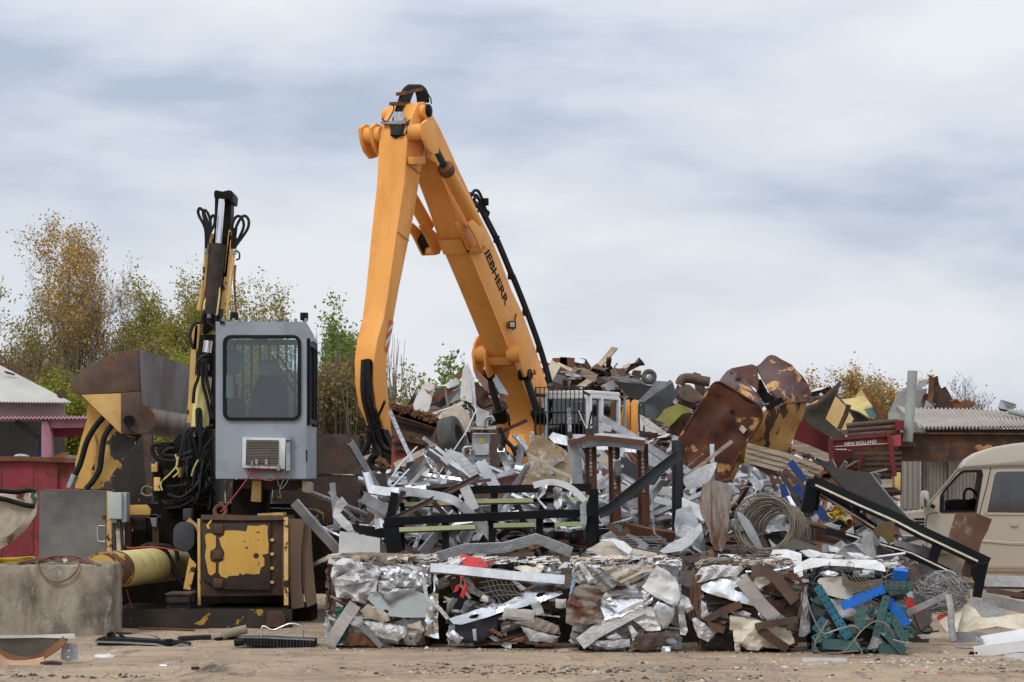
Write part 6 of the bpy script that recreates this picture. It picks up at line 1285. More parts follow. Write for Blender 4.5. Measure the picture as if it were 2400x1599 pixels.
S_('corrugated_sheet', 'rusty corrugated sheet standing upright with torn edges', 'scrap sheet', mat('rusty_corrugated', (.36, .31, .27), (.26, .20, .16), 3, peel=(.20, .085, .04), thr=.55, ps=3, edge=.07, rough=.7, dirt=.4, st=(3, 3, .6), var=0), zL([(1870, 640), (2000, 585), (2040, 600), (2180, 650), (2200, 730), (2180, 850), (2160, 1000), (2140, 1250), (2080, 1380), (2010, 1370), (1960, 1280), (1930, 1120), (1850, 960), (1838, 830)]), 24.9, amp=.003, fold=0, cell=.017, corr=(.07, .011, .2), smooth=60)
B('wood_lath', 'long thin brown lath leaning up against the rusty tank', 'lath', wood, zL([(1655, 575), (2195, 160)]), 26.4, rect(.04, .03))
S_('grey_sheet', 'smooth grey sheet folded at the foot of the corrugated sheet', 'scrap sheet', greyp, zL([(1390, 1375), (1500, 1290), (1700, 1200), (1850, 1060), (1870, 1140), (1760, 1280), (1640, 1370), (1440, 1400)]), 24.2, amp=.006, cell=.2, tilt=.4)
B('brown_lath', 'brown flat bar lying over a dark bar in front of the frame', 'flat bar', rustb, zL([(820, 1080), (960, 1200), (1150, 1320)]), 24.5, rect(.06, .03)); B('brown_lath', 'olive flat bar crossing a brown one before the stud frame', 'flat bar', rustb, zL([(1050, 1125), (930, 1235)]), 24.4, rect(.07, .03))
wm = thing('wire_mesh_panel', 'dark wire mesh panel lying behind the third bale', 'mesh', P(1520, 1300, 24.2))
for i in range(12): bar('mesh_wire', wirem, zL([(740+i*45, 1215+i*14, 0), (1010+i*38, 1320+i*8, 0)]) if i % 2 else zL([(740, 1210+i*9, .0), (1420, 1390-(11-i)*16, 0)]), 24.3, rect(.006, .006), wm)
S_('beige_crumpled_sheet', 'beige crumpled sheet with white fold lying on the third bale', 'scrap sheet', beigep, b3([(320, 205), (520, 85), (640, 110), (860, 250), (880, 185), (1160, 235), (1160, 330), (840, 320), (620, 280), (430, 215)]), 22.3, amp=.02, cell=.14, tilt=.7)
S_('white_fold', 'white folded sheet corner lying on the beige crumpled sheet', 'scrap sheet', whitep, b3([(475, 80), (640, 58), (770, 100), (872, 185), (830, 252), (700, 170), (640, 105)]), 22.25, amp=.008, tilt=.8)
S_('grey_tin', 'grey bent tin strip under the beige crumpled sheet', 'scrap sheet', galvd, b3([(290, 225), (430, 215), (560, 265), (640, 300), (520, 290), (420, 240)]), 22.2, amp=.006, tilt=.6)

# ------------------------------------------------------------------ middle distance behind the heap
rm = thing('slatted_red_machine', 'overturned brown and red slatted farm wagon below the orange stick', 'farm machine', (P(960, 1110, 40).x, 40.5, 0))
DM = 40.
sheet('red_floor', mat('brick_red_boards', (.36, .085, .055), (.26, .06, .045), 4, rough=.7, dirt=.5, var=0), zG([(370, 990), (470, 970), (800, 1050), (760, 1110), (500, 1230), (360, 1340)]), DM+.5, rm, th=.05, amp=.01, cell=.4)
for i in range(9): bar('floor_seam', rustd, zG([(430+i*42, 985+i*10), (400+i*35, 1150-i*4)]), DM+.45, rect(.03, .03), rm)
for i, (a, b, wd, m_) in enumerate((((360, 650), (930, 830), .16, rustd), ((365, 735), (900, 880), .13, rustb), ((365, 820), (860, 945), .15, rustb), ((370, 690), (900, 860), .10, rustd), ((370, 890), (830, 985), .07, rustb), ((380, 1035), (760, 1115), .06, rustd), ((390, 1080), (740, 1150), .05, rustd), ((380, 960), (800, 1050), .07, rustd), ((220, 1180), (340, 1290), .06, rusto))):
    bar('slat', m_, zG([a, ((a[0]+b[0])/2, (a[1]+b[1])/2-6), b]), DM+.15*(i % 3), rect(wd, .10), rm)
bar('side_rail', beigep, zG([(400, 1280), (560, 1200), (740, 1115)]), DM-.2, rect(.10, .08), rm)
bar('end_rail', rustb, zG([(940, 770), (880, 900), (760, 1110)]), DM-.1, rect(.10, .1), rm)
ch = MB(); pts = zG([(960, 780), (900, 880), (860, 960), (820, 1050)])
for i in range(13):
    t = i/12; a = P(*pts[0], DM-.25).lerp(P(*pts[-1], DM-.25), t); MB().box(a, (.07, .05, .05), Matrix.Rotation(.9, 3, 'Y')).build('chain_link', rustd, rm, bevel=.01)
bitm = MB(); rng = random.Random(4)
for i in range(500):
    t = rng.random(); p = zG([(380+t*480+rng.gauss(0, 12), 630+t*150+rng.gauss(0, 22))])[0]; bitm.box(P(*p, DM+.2+rng.uniform(-.3, .3)), (rng.uniform(.03, .12), .03, .02), Matrix.Rotation(rng.uniform(-1, 1), 3, 'Y') @ Matrix.Rotation(rng.uniform(0, 3), 3, 'Z'))
bitm.build('rust_litter', rusto, rm, kind='stuff')
# tyre leaning
ty = MB(); c = P(*zG([(1030, 980)])[0], 38.5); ax = Vector((.93, -.28, .22)).normalized()
a_ = ax.cross(Vector((0, 0, 1))).normalized(); b_ = a_.cross(ax)
def ringmesh(c, ax, prof, n=32):
    mb = MB(); a_ = ax.orthogonal().normalized(); b_ = ax.cross(a_); m = len(prof)
    vs = [c+ax*o+(a_*math.cos(k*2*math.pi/n)+b_*math.sin(k*2*math.pi/n))*r for k in range(n) for o, r in prof]
    return mb.add(vs, [(k*m+i, k*m+(i+1) % m, ((k+1) % n)*m+(i+1) % m, ((k+1) % n)*m+i) for k in range(n) for i in range(m)])
tprof = lambda R, wd, r: [(-wd/2, r), (-wd*.55, (R+r)/2), (-wd*.45, R*.96), (-wd*.3, R), (-wd*.1, R), (-wd*.1, R*.985), (wd*.1, R*.985), (wd*.1, R), (wd*.3, R), (wd*.45, R*.96), (wd*.55, (R+r)/2), (wd/2, r), (wd*.4, r*1.02), (-wd*.4, r*1.02)]
ringmesh(c, ax, tprof(.36, .27, .20)).build('worn_tyre', tyre_m, label='large worn tyre leaning between the red wagon and the grey box', cat='tyre', smooth=40)
c = P(*zH([(1512, 392)])[0], 56.5); whl = thing('loose_car_wheel', 'small car wheel with hub lying on the dark container', 'wheel', c)
ringmesh(c, Vector((.15, -.93, .34)).normalized(), tprof(.18*1.0, .14, .1)).build('tyre', tyre_m, whl, smooth=40)
MB().lathe(c, Vector((.15, -.93, .34)), [(-.04, .1), (.02, .1), (.03, .06), (.05, .03)], 16).build('rim', galvd, whl)
# grey electric box
gb = slab('grey_electric_box', mat('grey_box_paint', (.27, .275, .285), None, 2, rough=.5, dirt=.35, var=0), zG([(1255, 925), (1455, 930), (1450, 1250), (1250, 1210)]), 37.5, .5, bevel=.01, label='grey electric box with white label plate in front of the lift cylinder', cat='electric box')
a = [P(*p, d_) for p, d_ in zip(zG([(1457, 930), (1570, 925), (1560, 1270), (1452, 1255)]), (37.5, 38.2, 38.2, 37.5))]; MB().prism(a, Vector((0, .05, 0))).build('side_panel', rustb, gb)
slab('label_plate', mat('pale_label', (.56, .57, .56), None, 2, rough=.6, dirt=.3, var=0), zG(rrect(1262, 1035, 1440, 1160, 18)), 37.47, .03, gb)
slab('warning_mark', mat('olive_mark', (.42, .42, .03), None, 2, rough=.6, var=0), zG([(1322, 1030), (1345, 980), (1380, 980), (1390, 1030)]), 37.48, .02, gb)
sheet('lid', beigep, zG([(1210, 875), (1280, 850), (1525, 848), (1520, 878), (1300, 880)]), 37.4, gb, th=.03, amp=.004)
rod('handle', galvd, zG([(1395, 850), (1405, 770), (1440, 742), (1475, 750), (1490, 790)]), 37.4, .03, gb, sm=3)
rod('handle', galvd, zG([(1162, 1230), (1160, 1110), (1185, 1078), (1250, 1075)]), 37.3, .025, gb, sm=3)
for pts in ([(1560, 860), (1620, 990), (1700, 1080), (1740, 1180)], [(1720, 1100), (1760, 1075), (1810, 1100), (1840, 1180)], [(1590, 900), (1600, 1080), (1640, 1240)]): rod('hydraulic_hose', rubber, zG(pts), 48.5, .045, sm=4, label='black hydraulic hose hanging beside the orange lift cylinder', cat='hose', group='hoses by the lift cylinder')
# white crushed car body
wc = thing('crushed_white_car', 'crushed white car body with folded rusty panels behind the red wagon', 'car wreck', (P(1040, 1110, 47).x, 47, 0))
DW = 46.
sheet('fender', whiter, zG([(605, 600), (640, 510), (740, 355), (820, 375), (860, 395), (825, 470), (800, 590), (770, 690), (690, 690), (615, 660)]), DW, wc, th=.04, amp=.03, cell=.3, tilt=.15)
sheet('hood', whiter, zG([(840, 400), (950, 385), (1080, 310), (1120, 330), (1115, 375), (990, 430), (960, 400)]), DW+.1, wc, th=.03, amp=.02, cell=.25)
sheet('folded_door', whiter, zG([(1120, 520), (1150, 230), (1200, 150), (1240, 360), (1260, 570), (1255, 590), (1130, 555)]), DW-.3, wc, th=.05, amp=.015, cell=.3)
sheet('folded_door_side', whitep, zG([(1200, 150), (1280, 330), (1300, 690), (1255, 590), (1240, 360)]), DW-.28, wc, th=.05, amp=.01)
sheet('side_sill', whiter, zG([(770, 725), (830, 690), (960, 660), (1150, 560), (1165, 600), (990, 660), (880, 700), (800, 715)]), DW-.1, wc, th=.04, amp=.02)
sheet('inner_panel', galvd, zG([(960, 500), (1115, 420), (1115, 545), (990, 600)]), DW+.5, wc, th=.03, amp=.05, cell=.2)
sheet('floor_pan', beigep, zG([(910, 680), (1130, 610), (1230, 720), (1240, 900), (1130, 920), (920, 760)]), DW+.3, wc, th=.03, amp=.04, cell=.3)
sheet('rocker', whiter, zG([(1240, 600), (1330, 640), (1440, 690), (1430, 850), (1310, 840), (1270, 740)]), DW+.1, wc, th=.03, amp=.02)
sheet('roof_panel', mat('light_blue_grey_sheet', (.36, .40, .43), None, 2, rough=.45, dirt=.3), zG([(1480, 330), (1520, 285), (1600, 400), (1660, 500), (1560, 480)]), DW+2, wc, th=.04, amp=.03)
sheet('brown_panel', mat('pinkish_brown', (.28, .15, .11), None, 2, rough=.6, dirt=.4), zG([(1270, 220), (1310, 230), (1420, 340), (1440, 470), (1370, 400), (1300, 310)]), DW+.2, wc, th=.04, amp=.02)
sheet('engine_junk', rustd, zG([(1290, 350), (1420, 450), (1460, 600), (1380, 640), (1300, 560)]), DW+.3, wc, th=.1, amp=.12, cell=.2)
sheet('engine_junk', darkst, zG([(800, 600), (850, 420), (1000, 430), (1120, 400), (1100, 540), (900, 640)]), DW+.9, wc, th=.1, amp=.1, cell=.25)
bar('torn_bar', rusto, zG([(810, 560), (920, 490), (1040, 450)]), DW+.2, rect(.12, .06), wc); bar('torn_bar', rusto, zG([(1090, 300), (1130, 260), (1120, 240)]), DW, rect(.12, .06), wc)
rod('cable', rubber, zG([(1180, 570), (1260, 640), (1285, 720), (1280, 790)]), DW-.4, .025, wc, sm=3); rod('cable', wirem, zG([(960, 430), (970, 520), (985, 620)]), DW-.4, .02, wc)
# dark container and junk on the rear heap
dc = thing('dark_container', 'dark grey dented steel container tipped on the rear heap', 'container', P(*zH([(1500, 860)])[0], 56.8))
a = [P(*p, d_) for p, d_ in zip(zH([(1400, 740), (1480, 650), (1775, 450), (1825, 620), (1560, 872), (1400, 800)]), (57, 57, 57.6, 57.4, 56.8, 56.8))]; MB().prism(a, Vector((0, .9, .1))).build('body', darkst, dc, bevel=.02)
sheet('top_face', galvd, zH([(1395, 660), (1560, 490), (1090, 400), (1105, 382), (1480, 425), (1770, 450), (1480, 655), (1410, 730)]), 56.95, dc, th=.05, amp=.01, cell=.5)
sheet('open_side', mat('container_inside', (.045, .047, .05), None, 2, rough=.8), zH([(1130, 440), (1200, 450), (1560, 492), (1400, 655), (1300, 620), (1210, 540)]), 57.6, dc, th=.05, amp=.01)
S_('rear_yellow_drum', 'olive yellow cut drum with dark inside beside the dark container', 'drum', mat('olive_drum', (.26, .24, .05), (.19, .17, .04), 3, rough=.6, dirt=.5, var=0), zH([(1580, 870), (1700, 740), (1830, 690), (1920, 720), (2000, 780), (1880, 800), (1800, 880), (1720, 960), (1680, 900)]), 46, th=.05, amp=.03, cell=.3)
S_('drum_inside', 'dark rusty inside of the cut olive drum', 'drum', rustd, zH([(1730, 960), (1800, 870), (1900, 780), (1990, 790), (1930, 960), (1860, 1060), (1740, 1020)]), 46.3, th=.05, amp=.03, cell=.3)
S_('white_car_panel', 'white curved car panel below the dark container', 'car panel', whitep, zH([(1405, 812), (1450, 825), (1530, 880), (1640, 960), (1770, 1060), (1735, 1112), (1600, 1000), (1450, 930)]), 54.3, th=.04, amp=.008, cell=.3)
jr = (('rusty_gate_plate', 'dark maroon plate leaning behind the yellow post on the rear heap', 'plate', rusto, [(330, 235), (450, 250), (540, 380), (480, 420), (400, 400), (350, 320)]),
      ('pale_tin', 'pale bluish tin sheet lying on top of the rear heap', 'scrap sheet', mat('pale_blue_tin', (.55, .60, .64), None, 2, rough=.4, dirt=.2), [(600, 345), (640, 335), (780, 385), (760, 425), (600, 375)]),
      ('brown_flake', 'brown flat sheet sloping on the rear heap crest', 'scrap sheet', rustb, [(910, 430), (960, 390), (1090, 400), (1080, 450), (950, 470)]),
      ('pale_debris', 'pale beige torn sheet on the rear heap beside the cab roof', 'scrap sheet', beigep, [(900, 500), (1080, 470), (1240, 500), (1220, 560), (1000, 550)]),
      ('black_chunk', 'black bent bracket on the rear heap crest', 'scrap chunk', steelk, [(910, 365), (1000, 325), (1070, 360), (1050, 395), (1000, 350), (930, 385)]),
      ('rust_hood', 'round brown rusty hood next to the rusty tank', 'scrap hood', rustb, [(1820, 560), (1880, 470), (1960, 480), (2060, 560), (2090, 640), (2000, 680), (1880, 640)]),
      ('dark_post_plate', 'tall dark rusty plate standing beside the rusty tank', 'plate', rustd, [(2000, 355), (2075, 375), (2120, 450), (2125, 600), (2030, 560), (2005, 450)]),
      ('junk_lump', 'brown tangled lump of junk beside the rusty tank', 'scrap chunk', rustd, [(1800, 520), (1860, 495), (1960, 560), (2060, 640), (2000, 740), (1880, 700), (1810, 620)]))
for i, (nm, lab, cat, m_, pts) in enumerate(jr): S_(nm, lab, cat, m_, zH(pts), (62.5 if pts[0][0] < 1700 else 47)+.1*i, th=.05, amp=.06, cell=.3, seed=i+50, tilt=.2)
B('yellow_post', 'pale yellow post leaning on the rear heap crest', 'post', creamp, zH([(390, 410), (490, 240)]), 61.5, rect(.28, .2)); B('yellow_post', 'thin yellow bar on the rear heap crest', 'post', creamp, zH([(500, 245), (660, 320)]), 61.6, rect(.08, .08))
for a, b, lab in (((525, 185), (530, 330), 'ragged upright rusty stub behind the yellow post'), ((612, 180), (605, 280), 'square upright rusty stub on the rear heap crest')): B('rusty_stub', lab, 'steel stub', rusto, zH([a, b]), 62, rect(.38, .2))
for i, (a, b) in enumerate((((420, 380), (600, 450)), ((440, 420), (640, 480)), ((430, 360), (580, 410)), ((760, 330), (930, 410)), ((1180, 440), (1300, 425)), ((620, 260), (700, 340)), ((1000, 530), (1130, 470)))): B('weathered_board', 'grey weathered slat lying on the crest of the rear heap', 'slat', wood if i % 2 else galvd, zH([a, b]), 62+.1*i, rect(.22, .08)).__setitem__('group', 'slats on the rear heap crest')
rod('bent_pipe', rustb, zH([(1850, 480), (1880, 420), (1960, 408), (2060, 430), (2180, 450)]), 47, .10, sm=4, label='bent brown pipe arching beside the rusty tank', cat='pipe')

# ------------------------------------------------------------------ crushed rusty tank
DT2 = 37.
tkk = thing('rusty_tank', 'big crushed tank in rusty maroon and flaking ochre tipped on the heap', 'tank', P(1730, 1140, DT2))
sheet('end_plate', tankm, zI([(180, 1035), (300, 840), (430, 620), (520, 480), (560, 440), (600, 430), (650, 445), (760, 510), (900, 600), (1010, 665), (1045, 710), (1058, 770), (1035, 860), (940, 1000), (830, 1160), (730, 1340), (660, 1500), (600, 1560), (430, 1450), (300, 1320), (220, 1180)]), DT2, tkk, th=.05, amp=.022, cell=.12, smooth=60)
rod('end_rim', tankm, zI([(180, 1035), (300, 840), (430, 620), (520, 480), (560, 440), (600, 430), (650, 445), (760, 510), (900, 600), (1010, 665), (1045, 710), (1058, 770), (1035, 860), (940, 1000), (830, 1160), (700, 1420)]), DT2-.01, .02, tkk, sm=2)
sheet('side_shell', tanky, zI([(1058, 770), (1110, 715, .1), (1300, 670, .5), (1540, 622, 1.0), (1510, 720, 1.0), (1440, 880, .9), (1390, 1020, .8), (1310, 1195, .7), (1220, 1170, .5), (1120, 1150, .35), (980, 1180, .2), (900, 1230, .1), (870, 1340, .1), (850, 1490, .1), (690, 1470), (735, 1340), (830, 1160), (940, 1000), (1035, 860)]), DT2+.04, tkk, th=.04, amp=.035, cell=.12, smooth=60)
mixd = mat('tank_mixed', (.085, .040, .036), (.09, .04, .03), 2, peel=(.60, .33, .11), thr=.575, ps=2.8, edge=.015, rough=.5, prough=.55, dirt=.3, var=0)
sheet('left_fold', mixd, zI([(600, 430), (640, 370, .4), (690, 310, .8), (740, 282, 1.0), (860, 385, .8), (940, 470, .7), (1000, 560, .5), (1060, 690, .2), (1056, 760), (1010, 665), (900, 600), (760, 510), (650, 445)]), DT2, tkk, th=.04, amp=.05, cell=.09, smooth=60)
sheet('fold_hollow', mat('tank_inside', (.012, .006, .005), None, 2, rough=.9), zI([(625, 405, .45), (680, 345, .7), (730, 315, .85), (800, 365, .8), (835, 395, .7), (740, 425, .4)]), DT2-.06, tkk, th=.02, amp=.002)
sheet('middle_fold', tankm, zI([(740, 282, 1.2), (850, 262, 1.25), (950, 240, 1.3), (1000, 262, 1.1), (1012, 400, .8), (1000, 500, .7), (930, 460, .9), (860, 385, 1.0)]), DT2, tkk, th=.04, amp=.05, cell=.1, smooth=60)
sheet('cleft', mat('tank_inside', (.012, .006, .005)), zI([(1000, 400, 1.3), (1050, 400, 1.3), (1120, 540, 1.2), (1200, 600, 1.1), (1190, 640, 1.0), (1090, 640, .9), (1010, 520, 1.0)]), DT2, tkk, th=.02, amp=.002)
sheet('right_lobe', mixd, zI([(1000, 262, 1.3), (1040, 235, 1.4), (1110, 160, 1.5), (1150, 142, 1.5), (1200, 152, 1.4), (1350, 240, 1.2), (1480, 360, 1.1), (1545, 460, 1.05), (1565, 540, 1.0), (1545, 622, .95), (1400, 650, .7), (1290, 672, .5), (1285, 620, .35), (1200, 590, .3), (1120, 520, .4), (1060, 390, .7)]), DT2, tkk, th=.04, amp=.06, cell=.10, smooth=60, seed=7)
bar('rim_bar', grease, zI([(1110, 705), (1200, 650), (1275, 610)]), DT2+.15, rect(.09, .08), tkk)
sheet('torn_lip', tanky, zI([(900, 1225), (980, 1170), (1100, 1135), (1180, 1135), (1260, 1180), (1305, 1240), (1300, 1290), (1230, 1240), (1130, 1200), (1000, 1230), (930, 1290), (890, 1400), (860, 1500), (770, 1500), (850, 1330)]), DT2-.1, tkk, th=.05, amp=.02, cell=.18, smooth=50)
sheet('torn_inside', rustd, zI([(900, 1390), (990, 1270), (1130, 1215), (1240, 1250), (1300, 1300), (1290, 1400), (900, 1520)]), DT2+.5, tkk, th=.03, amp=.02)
sheet('tape_patch', beigep, zI([(812, 920), (848, 880), (897, 925), (862, 972)]), DT2-.06, tkk, th=.004, amp=.001, jit=0)
MB().lathe(P(*zI([(748, 738)])[0], DT2-.035), (0, -1, 0), [(-.02, .035), (.0, .035)], 12).build('drain_hole', grease, tkk)

# ------------------------------------------------------------------ right part of the front heap
lf = thing('black_long_frame', 'long black steel frame with bright edge strips sloping down before the van', 'frame', P(2240, 1330, 24.6))
bar('post', steelk, zM([(1130, 720), (1205, 350)]), 25.3, rect(.13, .10), lf); bar('post', steelk, zM([(1225, 690), (1245, 400)]), 25.4, rect(.06, .1), lf)
bar('rail', steelk, zM([(1200, 372, .7), (1700, 600, .5), (2150, 800, .3)])+zN([(560, 345, .15), (1105, 600, 0)]), 24.6, rect(.13, .10), lf)
bar('edge_strip', creamp, zM([(1230, 408, .6), (1700, 625, .4), (2110, 805, .2)])+zN([(560, 362, .05), (1020, 578, -.08)]), 24.58, rect(.02, .01), lf)
bar('rail', steelk, zM([(1265, 490, .8), (1560, 650, .7), (1900, 890, .5)]), 24.7, rect(.07, .08), lf); bar('edge_strip', mat('copper_strip', (.50, .33, .24), None, 3, metal=.6, rough=.4), zM([(1268, 502, .75), (1560, 680, .6), (1880, 880, .4)]), 24.7, rect(.022, .01), lf)
bar('rail', steelk, zN([(-220, 330, .3), (0, 388, .2), (400, 500, .05), (620, 590), (850, 700, 0)]), 24.4, rect(.075, .08), lf)
bar('edge_strip', creamp, zN([(-60, 355, .2), (90, 400, .15), (480, 512, 0), (640, 590, -.05), (850, 690, -.1)]), 24.35, rect(.015, .01), lf)
for a, b in (((690, 440), (640, 585)), ((965, 560), (920, 705))): bar('cross_post', steelk if a[0] < 900 else rustb, zN([a, b]), 24.65, rect(.10, .06), lf)
bar('cross_post', steelk, zM([(1680, 620), (1675, 720)]), 25.1, rect(.08, .06), lf)
sheet('end_plate', steelk, zN([(960, 640), (1020, 600), (1110, 590), (1080, 720), (1050, 880), (975, 870), (1000, 760), (970, 700)]), 24.4, lf, th=.02, amp=.01, cell=.15)
sheet('infill_board', galvd, zN([(330, 400), (640, 470), (620, 590), (430, 520), (330, 440)]), 24.9, lf, th=.02, amp=.004)
sheet('infill_board', wood, zN([(700, 470), (960, 580), (900, 720), (660, 600)]), 24.9, lf, th=.02, amp=.004)
S_('dark_hood_sheet', 'large dark dented hood sheet sloping above the long black frame', 'hood', mat('dark_hood', (.022, .021, .019), (.035, .03, .026), 2, rough=.55, metal=.0, spec=.15, dirt=.4, dcol=(.09, .05, .035), var=0), zJ([(238, 938), (320, 975), (430, 1010), (560, 1035), (690, 1045), (760, 1140), (900, 1310), (1090, 1510), (1000, 1490), (900, 1450), (700, 1340), (560, 1265), (440, 1160), (330, 1040)]), 26.4, th=.02, amp=.015, cell=.25, tilt=.8, smooth=45)
rod('hood_edge', galvd, zJ([(690, 1048), (760, 1142), (900, 1312), (1085, 1508)]), 26.35, .012, label='bright trim rod along the dark hood sheet edge', cat='trim')
for i, (a, b, wd) in enumerate((((950, 150), (1110, 370), .09), ((855, 400), (985, 715), .08), ((1000, 410), (1125, 585), .09), ((1240, 650), (1365, 800), .10))): B('blue_bar', 'dark blue flat bar leaning under the rusty tank, in a set of four', 'flat bar', blued, zM([a, b]), 30-.8*i, rect(wd, .05)).__setitem__('group', 'dark blue bars')
for i, (a, b, wd) in enumerate((((820, 260), (1020, 520), .05), ((880, 240), (1140, 470), .06), ((1030, 330), (1130, 520), .05), ((870, 300), (1100, 720), .05), ((800, 330), (900, 560), .06), ((1280, 560), (1380, 740), .06), ((740, 300), (800, 480), .05))): B('leaning_bar', 'brown rusty bar leaning among the dark blue bars', 'bar', rustb, zM([a, b]), 30.2-.2*i, rect(wd, .04)).__setitem__('group', 'brown bars by the blue ones')
S_('steel_drum_shell', 'bright dented drum shell lying under the torn tank lip', 'drum', alum, zM([(655, 370), (740, 385), (830, 400), (860, 560), (740, 570), (690, 480)]), 29, th=.02, amp=.01, cell=.2, smooth=50)
c = P(*zM([(668, 503)])[0], 27.6); pw = MB().lathe(c, (.1, -1, .1), [(-.03, .06), (-.02, .085), (.0, .085), (.005, .07), (.0, .03), (.02, .025)], 24).build('pulley_wheel', galvd, label='small grey pulley wheel in the junk under the tank', cat='pulley')
for i in range(22):
    rng = random.Random(300+i); x, y = rng.uniform(330, 880), rng.uniform(440, 720); r0 = rng.uniform(30, 110); a0 = rng.uniform(0, 6)
    rod('loose_wire', wirem if i % 2 else rubber, zM([(x+r0*math.cos(a0+k*.5), y+r0*.6*math.sin(a0+k*.5), rng.uniform(-.2, .2)) for k in range(rng.randint(4, 9))]), 27.5, .008, sm=3, n=5, label='loose looped wire in the junk under the rusty tank', cat='wire', group='loose wires under the tank')
B('grey_pole', 'grey round pole with clamp end above the wire coil', 'pole', galvd, zM([(440, 735), (830, 585), (905, 570)]), 26.2, rect(.05, .05))
# coil of brown wire
wcn = thing('wire_coil', 'big coil of dull brown fencing wire lying behind the fourth bale', 'wire coil', P(1840, 1290, 25))
rng = random.Random(12); c0, c1 = P(*zM([(675, 850)])[0], 24.5), P(*zM([(900, 960)])[0], 25.5); ax = (c1-c0).normalized(); a_ = ax.orthogonal().normalized(); b_ = ax.cross(a_)
for i in range(84):
    t = rng.random()**1.3; c = c0.lerp(c1, t); r0 = (.30-.07*rng.random()**2)*(1+.05*rng.gauss(0, 1)); e1, e2 = rng.uniform(.9, 1.08), rng.uniform(.9, 1.08); tl = rng.gauss(0, .05); ph = rng.random()*6
    path = [c+a_*(r0*e1*math.cos(k*2*math.pi/22))+b_*(r0*e2*math.sin(k*2*math.pi/22))+ax*(tl*math.sin(k*2*math.pi/22+ph)) for k in range(23)]
    MB().tube(path, .006, 4, cap=False).build('wire_loop', wireb, wcn)
sd2 = thing('spool_flange', 'grey round spool flange standing on edge beside the wire coil', 'spool', P(*zM([(560, 1140)])[0], 24.6))
fp = zM([(360, 700), (420, 720), (500, 800), (570, 920), (640, 1080), (660, 1145), (600, 1140), (500, 1000), (420, 860), (375, 770)])
slab('disc', mat('flange_grey', (.33, .34, .34), None, 3, rough=.5, dirt=.5), fp, 24.55, .02, sd2, bevel=.004); MB().tube([P(*zM([(400, 850)])[0], 24.6), P(*zM([(360, 860)])[0], 25)], .07, 12).build('hub', galvd, sd2)
S_('brown_hull_sheet', 'brown curved sheet with bright edge lying before the long frame', 'scrap sheet', rustd, zM([(900, 800), (1050, 810), (1300, 870), (1500, 960), (1590, 1030), (1480, 1060), (1200, 1020), (1080, 1000), (960, 880)]), 25.4, amp=.01, cell=.2, tilt=.6)
rod('curved_pipe', rustb, zM([(910, 800), (1100, 825), (1330, 880), (1520, 970), (1590, 1040)]), 25.3, .03, sm=4, label='long brown curved pipe lying before the yellow rope', cat='pipe')
S_('olive_plate', 'olive brown flat plate lying behind the fifth bale', 'scrap sheet', mat('olive_brown', (.10, .085, .06), None, 3, rough=.5, dirt=.4), zM([(880, 1060), (1000, 1000), (1230, 1080), (1310, 1120), (1300, 1150), (1050, 1120), (870, 1140)]), 24.0, amp=.006, tilt=.5)
S_('bent_brown_panel', 'brown glossy panel bent into a curve under the long frame', 'panel', mat('brown_gloss', (.13, .085, .03), None, 3, rough=.35, dirt=.3), zN([(172, 310), (250, 255), (340, 250), (330, 420), (290, 440), (250, 390), (200, 360), (178, 430)]), 24.55, amp=.004, th=.015)
B('pale_lath', 'pale peeling lath standing upright behind the fifth bale', 'lath', mat('peeling_pale', (.42, .41, .39), (.25, .24, .22), 9, rough=.8, dirt=.4), zN([(118, 340), (120, 430), (150, 560)]), 23.0, rect(.10, .015), sm=2)
rod('thin_pipe', galv, zN([(180, 548), (425, 515)]), 23.1, .014, label='thin bright pipe lying behind the fifth bale', cat='pipe')
S_('white_card', 'small white card lying beside the yellow rope', 'card', whitep, zM([(1358, 820), (1485, 880), (1480, 920), (1335, 880)]), 25.8, th=.01, amp=.001, jit=0)
rp_ = thing('yellow_rope', 'tangled yellow rope hanging under the long black frame', 'rope', P(*zM([(1480, 830)])[0], 26.2))
for i in range(16):
    rng = random.Random(500+i); pts = [(rng.gauss(1500, 50), 560+rng.uniform(0, 60))]
    for k in range(6): pts.append((rng.gauss(1490-25*(k > 3), 50), 580+k*38+rng.uniform(-25, 25), rng.uniform(-.12, .12)))
    rod('strand', yrope, zM(pts), 26.2, .009, rp_, sm=4, n=5)
tr_ = slab('tape_reel', mat('orange_reel', (.62, .27, .035), None, 3, rough=.5, dirt=.3), zM([(1565, 790), (1630, 765), (1650, 840), (1580, 860), (1560, 830)]), 25.7, .12, bevel=.02, label='small orange reel lying below the yellow rope', cat='reel')
MB().tube([P(*zM([(1605, 815)])[0], 25.68), P(*zM([(1605, 815)])[0], 25.71)], .03, 10).build('hub', grease, tr_)
for i in range(8):
    rng = random.Random(600+i); rod('black_cable', rubber, zM([(1420+i*8, 830), (1480+rng.uniform(-30, 30), 790+rng.uniform(0, 50)), (1540, 830+rng.uniform(-30, 40)), (1520+rng.uniform(-30, 60), 880)]), 25.75, .011, sm=4, n=5, label='thin black cable looped below the yellow rope', cat='cable', group='black cables by the reel')
